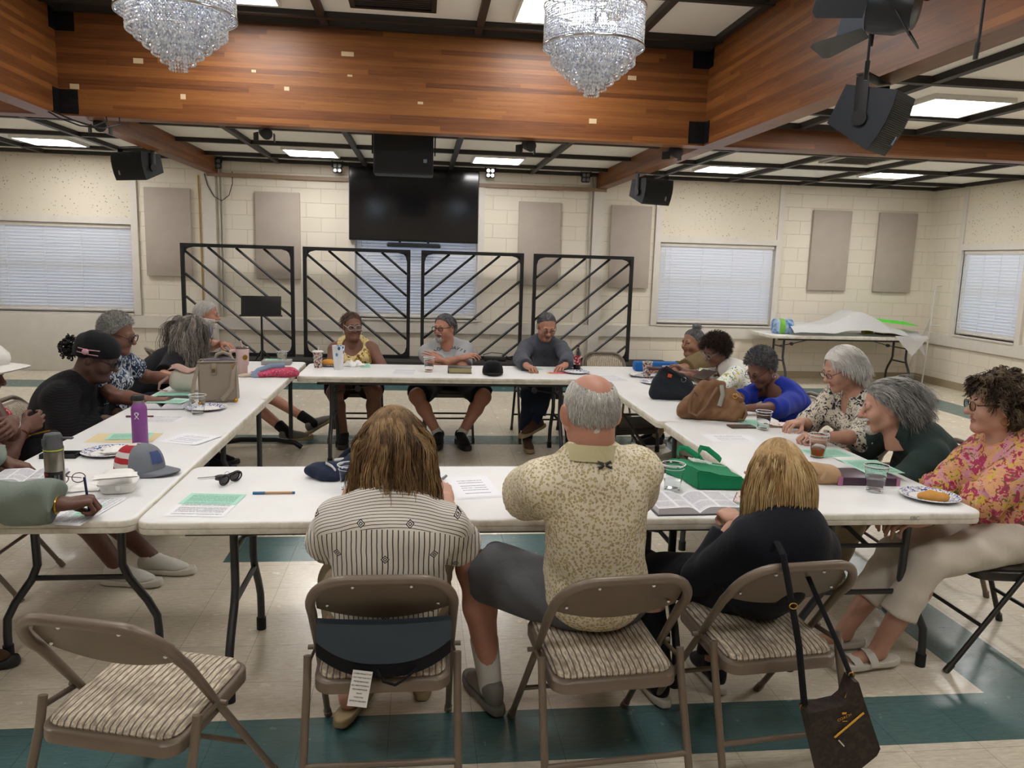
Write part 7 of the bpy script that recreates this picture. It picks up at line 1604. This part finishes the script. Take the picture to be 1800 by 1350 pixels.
# ---------------- far left table
M_TUMB = plain('blush_enamel', '#c9b0ac', .4)
p = on_z(427, 661); o = thing('tumbler', 'blush pink handled tumbler with straw on the far left table', 'tumbler', (p.x, p.y, TZ), 0)
part('cup_body', MB().lathe([(.034, 0), (.036, .004), (.037, .075), (.047, .095), (.049, .215), (.047, .22)], 32), M_TUMB, o); part('lid', MB().lathe([(.049, .214), (.050, .224), (.044, .228), (.002, .226)], 32), plain('smoky_lid', '#5c4d4c', .2), o); part('handle', MB().tube([(-.046, 0, .20), (-.085, 0, .195), (-.092, 0, .16), (-.088, 0, .11), (-.045, 0, .10)], .011, 10, sx=.7), M_TUMB, o); part('straw', MB().tube([(.0, 0, .22), (-.012, 0, .275)], .0065, 10), M_TUMB, o); part('emblem', MB().cyl((.028, -.040, .15), (.030, -.042, .15), .020, n=20), GOLD, o)
PINKF = pattern('pink_speckled_fabric', blotches('#bf4a66', [('#8f3450', 70, .58, 2, .8), ('#d1949c', 90, .60, 5, .6), ('#5f7a5c', 120, .67, 8, .4)]), fold=.5)
p = on_z(482, 662); o = thing('fabric_pouch', 'pink speckled fabric bag with a pale blue strap at the far left table edge', 'bag', (p.x, p.y, TZ), .10)
blob('pouch_body', [('e', (-.08, 0, .025), (.10, .07, .028)), ('e', (.05, .01, .035), (.13, .08, .040)), ('e', (.13, -.02, .03), (.06, .05, .036)), ('e', (-.03, .04, .05), (.08, .05, .03))], PINKF, None, None, None, parent=o, warp=lambda X, Y, Z: .005*np.sin(40*X+25*Y)*np.sin(35*Y+30*Z))
part('strap', MB().tube([(-.16, -.05, .01), (-.11, -.045, .055), (-.02, -.03, .085), (.08, -.01, .088)], .024, 8, sx=.3, up=(0, -.3, 1)).tube([(-.16, -.05, .01), (-.12, -.06, .02), (-.10, -.05, .045)], .016, 8, sx=.3), plain('pale_blue_strap', '#8fa6c2', .8), o)
blob('pouch_tail', [('c', (-.17, -.02, .018), (-.23, -.03, .012), .020, .010), ('c', (-.23, -.03, .012), (-.30, -.03, .008), .010, .006)], plain('cream_fabric', '#cbb9a8', .8), None, None, None, parent=o)
p = on_z(487, 640); o = thing('book', 'grey book with a mint slip at the far end of the left tables', 'book', (p.x, p.y, TZ), .05); part('cover', MB().box((0, 0, .018), (.24, .17, .036), bev=.003), plain('grey_board', '#8d8b87', .6), o); part('slip', MB().box((-.02, -.01, .038), (.15, .1, .001)), P_GREEN, o)
clear_cup(496, 640, 'clear plastic cup at the far end of the left tables', .11, .047, .032)
M_TAUPEL = plain('taupe_saffiano', '#8f8375', .5, bump=.15, bscale=420)
p = on_z(386, 705); o = thing('structured_handbag', 'upright taupe handbag with gold studs on the left tables', 'handbag', (p.x, p.y, TZ), math.radians(4))
bb = MB().add([(-.118, -.055, .004), (.118, -.055, .004), (.118, .055, .004), (-.118, .055, .004), (-.120, -.050, .255), (.108, -.050, .26), (.108, .045, .262), (-.118, .045, .258)], [(3, 2, 1, 0), (0, 1, 5, 4), (1, 2, 6, 5), (2, 3, 7, 6), (3, 0, 4, 7), (4, 5, 6, 7)])
bm_ = bmesh.new(); bm_.from_mesh(bb.mesh('t', M_TAUPEL)); bmesh.ops.bevel(bm_, geom=list(bm_.edges), offset=.012, segments=3, affect='EDGES'); part('bag_body', MB().bm(bm_), M_TAUPEL, o)
part('rim', MB().tube([(-.118, -.05, .258), (.108, -.05, .262), (.108, .045, .265), (-.118, .045, .262)], .005, 6, closed=True), M_TAUPEL, o)
part('lining_bundle', MB().ell((-.03, 0, .262), (.06, .03, .018)).ell((.05, 0, .265), (.05, .03, .02)), plain('grey_lining', '#6c6870', .8), o)
part('handle', MB().tube([(-.02, .0, .26), (-.01, 0, .30), (.03, 0, .315), (.07, 0, .30), (.09, 0, .262)], .011, 10), M_TAUPEL, o)
part('clasp', MB().box((-.02, -.058, .215), (.030, .010, .075), bev=.005).box((-.02, -.064, .20), (.024, .006, .034), bev=.002), M_TAUPEL, o); part('clasp_plate', MB().box((-.02, -.068, .205), (.020, .004, .024), bev=.002), plain('dark_gold', '#6a5230', .3, .8), o)
part('shoulder_strap', MB().tube([(.105, -.02, .25), (.10, -.065, .20), (.09, -.08, .10), (.03, -.085, .02), (-.03, -.07, .006)], .014, 8, sx=.25, up=(1, 0, .2)).tube([(-.115, -.03, .24), (-.135, -.07, .14), (-.15, -.09, .03)], .012, 8, sx=.3, up=(1, 0, 0)), M_TAUPEL, o)
part('chain', MB().tube([(.095+.003*math.sin(k*2), -.052, .25-.012*k) for k in range(8)], .004, 6), GOLD, o)
for q in (-1, 1): part('corner_stud', MB().ell((q*.108, -.052, .014), (.014, .010, .014), 12, 8), GOLD, o)
BLUSH = plain('blush_leather', '#b08f84', .6, bump=.1); CREAM = plain('cream_leather', '#cdc8bb', .6)
p = on_z(326, 688); o = thing('cream_handbag', 'blush and cream bag lying before the long-haired woman', 'handbag', (p.x, p.y, TZ), -.1)
blob('bag_body', [('c', (-.05, 0, .06), (.07, 0, .06), .055, .055), ('c', (-.04, 0, .11), (.06, 0, .11), .045, .045)], CREAM, None, None, None, parent=o, k=.04); part('flap', MB().grid(lambda u, v: ((u-.5)*.20+.02*math.sin(5*v), -.05+.10*v, .15+.025*math.sin(PI*v)+.015*math.sin(7*u)), 12, 8).grid(lambda u, v: ((.5-u)*.20+.02*math.sin(5*v), -.05+.10*v, .145+.025*math.sin(PI*v)+.015*math.sin(7*(1-u))), 12, 8), BLUSH, o); part('strap', MB().tube([(-.10, -.02, .10), (-.15, -.05, .06), (-.16, -.05, .015), (-.10, -.06, .01)], .010, 8, sx=.4), BLUSH, o)
sheet('handout', 'mint-green sheet beside the cream bag on the left tables', (268, 698), (335, 697), (290, 690), P_GREEN, 0)
sheet('handout', 'pale sheet under the mint sheet by the cream bag', (270, 703), (335, 702), (285, 696), P_PLAIN, 0)
slab('phone', 'black phone lying beside the open book on the near left table', 'phone', 318, 700, .16, .08, .009, .03, M_BLKPL, .004)
# ---------------- near left table
open_book(290, 715, .125, .19, .035, .06, 'open book with a mint sheet on it, before the woman in the navy leaf print', plain('lilac_grey_cover', '#7c7484', .6))
sheet('handout', 'mint-green sheet lying on the open book of the left table', (256, 719), (318, 721), (262, 711), P_GREEN, .040)
clear_cup(348, 728, 'clear plastic cup beside the patterned plate on the left table', .115, .049, .032)
plate(362, 719, 'blue-patterned paper plate below the taupe handbag')
sheet('handout', 'white printed sheet behind the purple bottle', (222, 742), (306, 744), (252, 730), P_WHITE, 0)
flat_pen(246, 733.5, .05, 'dark red pen behind the purple bottle', plain('maroon_pen', '#5a1f2c', .4), plain('maroon_pen', '#5a1f2c', .4))
sheet('folder', 'manila folder left of the purple bottle', (147, 778), (268, 777), (170, 762), P_MANILA, 0, 'folder'); sheet('handout', 'mint-green sheet on the manila folder', (183, 774), (262, 772), (194, 763), P_GREEN, .002)
sheet('handout', 'white sheet overhanging the inner edge of the near left table', (276, 776), (345, 783), (323, 761), P_SPARSE, 0, curl=.02)
M_PURB = plain('purple_powder_coat', '#7d3f86', .45)
p = on_z(247, 781); o = thing('water_bottle', 'purple metal water bottle with a black cap on the near left table', 'water bottle', (p.x, p.y, TZ))
part('bottle_body', MB().lathe([(.034, 0), (.0365, .004), (.0365, .175), (.034, .190), (.026, .204), (.0245, .208)], 36), M_PURB, o); part('neck_ring', MB().lathe([(.0245, .206), (.0245, .222), (.02, .224)], 28), plain('brushed_steel', '#a9a7a4', .3, 1.), o); part('cap', MB().lathe([(.026, .220), (.027, .224), (.027, .240), (.024, .245), (.001, .245)], 28), M_BLKPL, o); part('carry_loop', MB().tube([(-.018, 0, .244), (-.030, 0, .238), (-.034, 0, .225), (-.028, 0, .216)], .005, 8), M_BLKPL, o)
e_ = MB(); z0 = .148; fx = lambda x: -math.sqrt(.0372**2-x*x)
for a_, b_ in (((-.010, z0-.016), (.006, z0+.004)), ((.010, z0-.016), (-.006, z0+.004)), ((-.006, z0+.004), (-.009, z0+.010)), ((.006, z0+.004), (.009, z0+.010))): e_.tube([(a_[0]+(b_[0]-a_[0])*k/4, fx(a_[0]+(b_[0]-a_[0])*k/4), a_[1]+(b_[1]-a_[1])*k/4) for k in range(5)], .0014, 6)
for rr in (.006, .010): e_.tube([(rr*math.cos(a_), fx(rr*math.cos(a_)), z0+.008+rr*math.sin(a_)) for a_ in [PI*k/10 for k in range(11)]], .0012, 6)
part('white_emblem', e_, M_WHINK, o, 'small white figure emblem')
p = on_z(107, 803); o = thing('phone_tray', 'black open phone case lying behind the steel bottle', 'phone case', (p.x, p.y, TZ), .03); part('tray', MB().box((0, 0, .002), (.155, .078, .004)).box((0, .037, .010), (.155, .004, .02), bev=.002).box((0, -.037, .010), (.155, .004, .02), bev=.002).box((.0755, 0, .010), (.004, .078, .02), bev=.002).box((-.0755, 0, .010), (.004, .078, .02), bev=.002), M_BLKPL, o); part('screen', MB().box((0, 0, .006), (.145, .068, .004)), M_SCREEN, o)
plate(192, 797, 'blue-patterned plate with a napkin behind the flag cap'); napkin(205, 792, 'folded white napkin on the plate behind the flag cap', .12, .10, .5, .35, TZ+.017, 9)
# flag-striped trucker cap
STRIPEB = pattern('flag_stripe_mesh', lambda t, co: t.mix(t.math('GREATER_THAN', t.math('FRACT', t.math('ADD', t.math('MULTIPLY', t.sep(co)[2], 22), t.math('MULTIPLY', t.noise(co, 9, 2), .5))), .5), srgb('#c9c3c0'), srgb('#a32c34')), fold=.1)
M_GCAP = cloth('grey_cap_twill', '#70747c')
p = on_z(246, 832); o = thing('baseball_cap', 'grey cap with red and white striped back and blue patch on the near left table', 'cap', (p.x, p.y, TZ), math.radians(-8))
def crown_pt(u, v): return (.105*math.cos(2*PI*u)*math.cos(v*PI/2*.99)**.6, .088*math.sin(2*PI*u)*math.cos(v*PI/2*.99)**.6, .010+.118*math.sin(v*PI/2)**.9)
part('front_panel', MB().grid(lambda u, v: crown_pt(-.26+.52*u, v), 28, 14), M_GCAP, o); part('back_mesh', MB().grid(lambda u, v: crown_pt(.26+.48*u, v), 26, 14), STRIPEB, o); part('button', MB().ell((0, 0, .128), (.008, .008, .004), 10, 6), M_GCAP, o)
vz = lambda u, v: (.100*math.sin(PI*u)**.8+.072*v*math.sin(PI*u)**.6, -.088*math.cos(PI*u)*(1-.10*v), .014-.010*v+.014*math.sin(PI*u)-.0)
part('visor', MB().grid(vz, 24, 6).grid(lambda u, v: (lambda q: (q[0], q[1], q[2]-.004))(vz(1-u, v)), 24, 6), M_GCAP, o)
pt = MB().grid(lambda u, v: (lambda q: (q[0]*1.025, q[1]*1.03, q[2]))(crown_pt(-.105+.10*u, .22+.36*v)), 8, 8); pp_ = part('patch', pt, plain('blue_patch', '#3a4674', .8), o, 'blue stitched patch')
# foam clamshell with folded napkin
M_FOAM = plain('white_foam', '#dedcd8', .6, bump=.05, var=.02)
p = on_z(209, 862); o = thing('foam_clamshell', 'white foam takeout box on the near left table', 'food box', (p.x, p.y, TZ), math.radians(10))
def sq(r, z, n=40, e=.5): return [(r*math.copysign(abs(math.cos(a))**e, math.cos(a)), r*math.copysign(abs(math.sin(a))**e, math.sin(a)), z) for a in [2*PI*k/n for k in range(n)]]
def loft(rings): 
    n = len(rings[0]); return MB().add([q for r in rings for q in r], [(i*n+k, i*n+(k+1) % n, (i+1)*n+(k+1) % n, (i+1)*n+k) for i in range(len(rings)-1) for k in range(n)]+[tuple(range(n-1, -1, -1)), tuple((len(rings)-1)*n+k for k in range(n))])
part('base', loft([sq(.050, 0), sq(.058, .003), sq(.066, .032), sq(.072, .034), sq(.072, .037)]), M_FOAM, o); part('lid', loft([sq(.072, .038), sq(.072, .041), sq(.064, .043), sq(.055, .070), sq(.048, .076), sq(.030, .078)]), M_FOAM, o, angle=60); part('tab', MB().box((.01, -.071, .028), (.018, .006, .022), bev=.003), M_FOAM, o)
o = napkin(203, 846, 'folded white napkin on top of the foam box', .15, .06, .35, .12, TZ, 11); pz = on_z(203, 838, TZ+.08); o.location = (pz.x, pz.y, TZ+.079)
napkin(150, 860, 'white napkin behind the foam box', .12, .09, .2, .3, seed=13)
# steel bottle
p = on_z(99, 871); o = thing('insulated_bottle', 'brushed steel bottle with dark grey flip lid on the near left table', 'water bottle', (p.x, p.y, TZ), 0)
M_STL = plain('brushed_steel_dark', '#9a948b', .28, 1.0); M_DGR = plain('dark_grey_lid', '#4a4d51', .5)
part('bottle_body', MB().lathe([(.0335, .022), (.0345, .024), (.0345, .172), (.0335, .178)], 40), M_STL, o); part('base_cap', MB().lathe([(.030, 0), (.0345, .004), (.035, .022), (.033, .026)], 36), M_DGR, o); part('lid', MB().lathe([(.0345, .176), (.0355, .180), (.0355, .192), (.033, .197), (.0325, .232), (.028, .244), (.015, .247), (.001, .247)], 36), M_DGR, o); part('lime_ring', MB().lathe([(.0358, .181), (.0362, .1835), (.0358, .186)], 36, cap=False), plain('lime_ring', '#b3b93a', .5), o); part('spout_lever', MB().box((.050, .004, .226), (.045, .016, .008), bev=.003).box((-.020, -.030, .215), (.016, .006, .030), bev=.004), M_DGR, o)
part('label', MB().grid(lambda u, v: (.0351*math.cos(-PI*.98+u*PI*.9), .0351*math.sin(-PI*.98+u*PI*.9), .042+.058*v), 24, 3), plain('black_label', '#171719', .4), o)
for s_, zz, sz, mt in (('THERMOS', .090, .0105, plain('red_label_ink', '#b8362c', .6)),):
    for k, ch in enumerate(s_):
        a = -PI*.93+k*.17; text_mesh(ch, sz, mt, o, 'label_lettering', Matrix.Translation((.0354*math.cos(a), .0354*math.sin(a), zz)) @ Matrix.Rotation(a+PI/2, 4, 'Z') @ Matrix.Rotation(PI/2, 4, 'X'))
part('label_print', MB().grid(lambda u, v: (.0353*math.cos(-1.45+u*.95), .0353*math.sin(-1.45+u*.95), .058+.030*v), 10, 2), print_mat('label_small_print', '#171719', '#8d8d92', 13, 1, .1, .9), o); part('label_swatch', MB().grid(lambda u, v: (.0353*math.cos(-2.9+u*.5), .0353*math.sin(-2.9+u*.5), .048+.022*v), 8, 2), plain('label_swatch', '#b08a86', .5), o)
open_book(52, 842, .120, .17, .022, .10, 'open book on the near left table behind the steel bottle', plain('black_book_cover', '#221f22', .5))
p = on_z(124, 852); o = thing('spectacles', 'folded spectacles standing behind the steel bottle', 'spectacles', (p.x, p.y, TZ), .4); fr = MB()
for s in (-1, 1): fr.tube([(s*.03+.024*math.cos(a), 0, .026+.02*math.sin(a)) for a in [2*PI*k/18 for k in range(18)]], .002, 6, closed=True)
fr.tube([(-.055, 0, .03), (-.05, .03, .035), (.04, .035, .015)], .0018, 6); part('frame', fr, plain('red_spectacles', '#5a3436', .3), o)
M_BRCOV = plain('brown_bible_leather', '#573830', .5); M_GILT = plain('gilt_edge_warm', '#a8813f', .4, .3)
closed_book(16, 886, .16, .215, .038, -.62, 'brown leather book with gilt edges at the lower left picture edge', M_BRCOV, M_GILT)
sheet('handout', 'blank white paper beside the brown leather book', (62, 900), (140, 880), (45, 868), P_PLAIN, 0)
sheet('handout', 'white printed sheet under the writing hand', (140, 925), (228, 874), (105, 905), P_WHITE, .0012); sheet('handout', 'mint-green slip under the writing hand', (150, 908), (188, 888), (140, 899), P_GREEN, .0024)
# black purse on the lap beside the left table
p = on_x(72, 785, -1.86); o = thing('black_purse', 'small black purse with gold zip on the lap of the person in the tie-dyed dress', 'handbag', (p.x, p.y, p.z), .3)
blob('purse_body', [('c', (-.06, 0, -.03), (.06, 0, -.03), .05, .05), ('c', (-.05, 0, .03), (.06, 0, .05), .035, .03)], BLACKC, None, None, None, parent=o, cut=lambda X, Y, Z: Z-.2+0*X+0*Y); part('zip', MB().tube([(-.08, -.03, .03), (-.03, -.035, .07), (.05, -.03, .085)], .005, 6), GOLD, o)
# ---------------- seat wedge behind the shaggy-haired woman, its care tag
p = Vector((-.10, 2.235, .462)); o = thing('seat_cushion_pad', 'slate coccyx cushion hanging at the back of the chair under the woman in stripes', 'cushion', (p.x, p.y, 0))
M_SLATE = cloth('slate_mesh_cushion', '#3a444c', fold=.1)
def pad(u, v):
    x = (u-.5)*.40; e = abs(2*u-1); zb = .490+.065*e**2.6; zt = .615
    return (x, -.012-.020*(1-e*e), zb+(zt-zb)*v)
part('cover', MB().grid(pad, 24, 8).grid(lambda u, v: (lambda q: (q[0], q[1]+.035, q[2]))(pad(1-u, v)), 24, 8), M_SLATE, o)
part('black_edge', MB().grid(lambda u, v: (lambda q: (q[0]*1.0, q[1]+.004, q[2]-.045+.045*v))(pad(u, 0)), 24, 4).grid(lambda u, v: (lambda q: (q[0], q[1]+.03, q[2]-.045+.045*v))(pad(1-u, 0)), 24, 4), BLACKC, o)
part('strap', MB().tube([(-.02, -.036, .475), (.0, -.05, .445), (.035, -.05, .432), (.06, -.045, .445), (.10, -.03, .472)], .012, 8, sx=.25, up=(0, -1, .2)), BLACKC, o)
tgm = print_mat('care_tag_print', '#d6d3cd', '#4c4a48', 18, 1, .08, .85)
part('care_tag', MB().box((0, 0, 0), (.058, .001, .115), Matrix.Translation((-.068, -.052, .425)) @ Matrix.Rotation(.16, 4, 'Y')), P_PLAIN, o, 'white printed care tag')
for k, s_ in enumerate(('UNDER PENALTY OF', 'LAW THIS TAG NOT', 'TO BE REMOVED', 'ALL NEW MATERIAL', 'POLYURETHANE', 'FOAM', 'MADE FOR', 'DATE OF DELIVERY')):
    text_mesh(s_, .0058, GL_BLK, o, 'tag_lettering', Matrix.Translation((-.068, -.0535, .425)) @ Matrix.Rotation(.16, 4, 'Y') @ Matrix.Translation((0, 0, .048-.0125*k)) @ Matrix.Rotation(PI/2, 4, 'X'), depth=.0002)
# ---------------- crossbody bag hanging from the chair
M_COACH = pattern('dark_monogram_canvas', lambda t, co: t.mix(t.step(t.noise(co, 40, 3, dist=1), .45, .6), srgb('#2c2522'), srgb('#3a312c')), rough=.5, fold=.05)
o = thing('crossbody_bag', 'dark brown crossbody bag with gold zip hanging by its strap from the blond woman\'s chair', 'handbag', (1.385, 2.08, .0), 0)
PA = lambda px, py: np.array(on_y(px, py, 2.08))-np.array([1.385, 2.08, 0])
outl = [(1412, 1245), (1470, 1232), (1482, 1222), (1493, 1190), (1500, 1190), (1510, 1222), (1538, 1306), (1532, 1318), (1478, 1362), (1440, 1362)]
poly = [(q[0], q[2]) for q in (PA(*o_) for o_ in outl)]
part('bag_body', MB().prism(poly, -.030, .030, Matrix.Rotation(PI/2, 4, 'X')), M_COACH, o)
zt = lambda a, b, off=-.033: [V3(PA(a[0]+(b[0]-a[0])*k/5, a[1]+(b[1]-a[1])*k/5)+np.array([0, off, 0])) for k in range(6)]
part('top_zip', MB().tube(zt((1416, 1250), (1470, 1236), -.012)+zt((1482, 1224), (1494, 1196), -.012), .003, 6), GOLD, o)
part('front_zip', MB().tube(zt((1457, 1285), (1508, 1242)), .0035, 6), GOLD, o); part('zip_pull', MB().tube(zt((1462, 1287), (1472, 1298), -.037), .004, 6), SILVER, o)
q0 = PA(1474, 1250)+np.array([0, -.0335, 0])
for k, ch in enumerate('COACH'): text_mesh(ch, .0125, GOLD, o, 'emblem_lettering', Matrix.Translation(V3(q0+np.array([(k-2)*.0085, 0, (k-2)*.0040]))) @ Matrix.Rotation(-.42, 4, 'Y') @ Matrix.Rotation(PI/2, 4, 'X'), depth=.0008)
part('emblem', MB().box(V3(q0+np.array([-.002, 0, .014])), (.014, .002, .007)).box(V3(q0+np.array([.003, 0, -.012])), (.016, .002, .002)), GOLD, o)
top = np.array([1.262, 2.222, .792])-np.array([1.385, 2.08, 0])
st = [V3(PA(1414, 1240)), V3(PA(1410, 1140)+np.array([0, .02, 0])), V3(PA(1408, 1060)+np.array([0, .07, 0])), V3(PA(1405, 998)+np.array([0, .105, .0])), V3(PA(1405, 990)+np.array([0, .15, .01])), V3(PA(1408, 1000)+np.array([0, .19, -.02]))]
part('strap', MB().tube(st, .011, 8, sx=.3, up=(1, 0, 0)), BLACKC, o)
part('strap', MB().tube([V3(PA(1496, 1190)), V3(PA(1490, 1150)+np.array([0, .05, 0])), V3(PA(1480, 1080)+np.array([0, .17, 0])), V3(PA(1468, 1030)+np.array([0, .22, 0]))], .009, 8, sx=.35, up=(1, 0, 0)), BLACKC, o)
part('buckle', MB().tube([V3(PA(1407+7*math.cos(a), 1077+5*math.sin(a))+np.array([0, .045, 0])) for a in [PI*k/8 for k in range(16)]], .002, 6, closed=True), GOLD, o)
for px, py in ((1412, 1243), (1497, 1187)): part('ring', MB().tube([V3(PA(px+5*math.cos(a), py+5*math.sin(a))) for a in [PI*k/8 for k in range(16)]], .002, 6, closed=True), GOLD, o)
# ---------------- back table under plastic
t = NT('thin_plastic_sheet'); t.set(color=srgb('#dcdcdc'), rough=.3, trans=.35, ior=1.1, alpha=1.0); t.bump(t.noise(t.co(), 12, 4, .6, dist=1.5), .4, .02); M_FILM = t.m
rg = np.random.default_rng(2)
def cover_h(x):
    return .06+.27*math.exp(-((x-.08)/.40)**2)+.07*math.exp(-((x+.75)/.35)**2)
def film(u, v):
    x = -.98+2.05*u; y = -.40+.74*v; e = max(0, min(1, v*5, (1-v)*5)); h_ = .012+cover_h(x)*(.25+.75*e)+.012*math.sin(14*x+6*y)*math.sin(9*y+4*x)
    if u > .86 and v < .3: h_ -= (u-.86)*2.2*(.3-v)/.3
    return (x, y, h_)
o = thing('plastic_cover', 'translucent plastic sheet draped over goods on the back wall table', 'plastic sheet', (6.30, 11.10, .742)); part('sheet', MB().grid(film, 70, 26).grid(lambda u, v: (lambda q: (q[0], q[1], q[2]-.003))(film(1-u, v)), 70, 26), M_FILM, o)
part('hanging_corner', MB().add([(.55, -.405, .02), (1.07, -.405, .03), (.98, -.425, -.10), (.83, -.44, -.27)], [(0, 3, 2, 1), (0, 1, 2, 3)]), M_FILM, o)
t = NT('water_pack_print'); co = t.co(); x, y, z = t.sep(co); t.set(color=t.mix(t.math('MULTIPLY', t.math('GREATER_THAN', t.math('FRACT', t.math('MULTIPLY', x, 3.2)), .72), 1.), t.mix(t.step(t.noise(co, 14, 3), .4, .6), srgb('#2c62a4'), srgb('#9db7d0')), srgb('#6aa83c')), rough=.25)
p = on_y(1376, 574, 10.98); o = thing('water_bottle_pack', 'blue and green shrink-wrapped pack of bottles at the left end of the covered table', 'bottle pack', (p.x, 11.0, .742)); blob('wrapped_pack', [('e', (-.09+.09*i_, .07*j_, .10), (.055, .05, .115)) for i_ in range(3) for j_ in (-1, 0, 1)], t.m, None, None, None, parent=o, k=.05, h=.01)
slab('food_box', 'small blue and yellow box peeping from under the plastic', 'box', 1524, 586, .14, .10, .09, .1, pattern('blue_yellow_box', lambda t, co: t.mix(t.math('GREATER_THAN', t.sep(co)[2], .055), srgb('#b8a93c'), srgb('#25418a')), fold=0), .004, z=.742)
p = on_y(1560, 566, 10.98); solo('green_sheet', MB().box((0, 0, 0), (.78, .36, .004)), plain('neon_green_card', '#45d428', .6), 'neon green card on the plastic-covered goods', 'card', (p.x+.02, 11.02, p.z+.01), 0, rot=(.10, math.radians(5), -.02))
solo('cardboard_flat', MB().box((0, 0, .01), (.5, .25, .02)), plain('cardboard', '#9a6f45', .8), 'flat brown cardboard at the right end of the covered table', 'cardboard', (7.13, 11.14, .742))
# ---------------- easel
M_EAS = plain('white_easel_tube', '#cfcbc4', .4)
o = thing('display_easel', 'white three-legged display easel in the far right corner', 'easel', (7.33, 10.6, 0)); zt_ = 1.36
L0, R0 = on_z(1620, 676), on_z(1703, 679)
Pl = np.array([7.0, 10.25, 0]); 
E0 = [np.array(on_y(1620, 676, 10.15)), np.array(on_y(1703, 679, 10.15))]
s0 = 10.15
for q in range(60):
    y_ = 9.6+q*.03
    if on_y(1620, 676, y_)[2] < .004: break
a_, b_ = np.array(on_y(1620, 676, y_)), np.array(on_y(1703, 679, y_)); a_[2] = b_[2] = 0.01
ta, tb_ = np.array(on_y(1645, 503, y_+.12)), np.array(on_y(1677, 503, y_+.12))
O = np.array([7.33, 10.6, 0])
part('leg', MB().tube([V3(a_-O), V3(ta-O)], .011, 10), M_EAS, o); part('leg', MB().tube([V3(b_-O), V3(tb_-O)], .011, 10), M_EAS, o)
rear = (ta+tb_)/2; rf_ = np.array([rear[0]-.18, y_+.62, .01]); part('leg', MB().tube([V3(rf_-O), V3(rear-O)], .010, 10), M_EAS, o)
part('crossbar', MB().tube([V3(ta-O), V3(tb_-O)], .008, 8), M_EAS, o); k_ = .40; ca, cb_ = a_+(ta-a_)*.60, b_+(tb_-b_)*.60; part('shelf_bar', MB().tube([V3(ca-O), V3(cb_-O)], .010, 8).ell(V3((ca+cb_)/2-O), (.018, .018, .018), 10, 8), M_EAS, o)
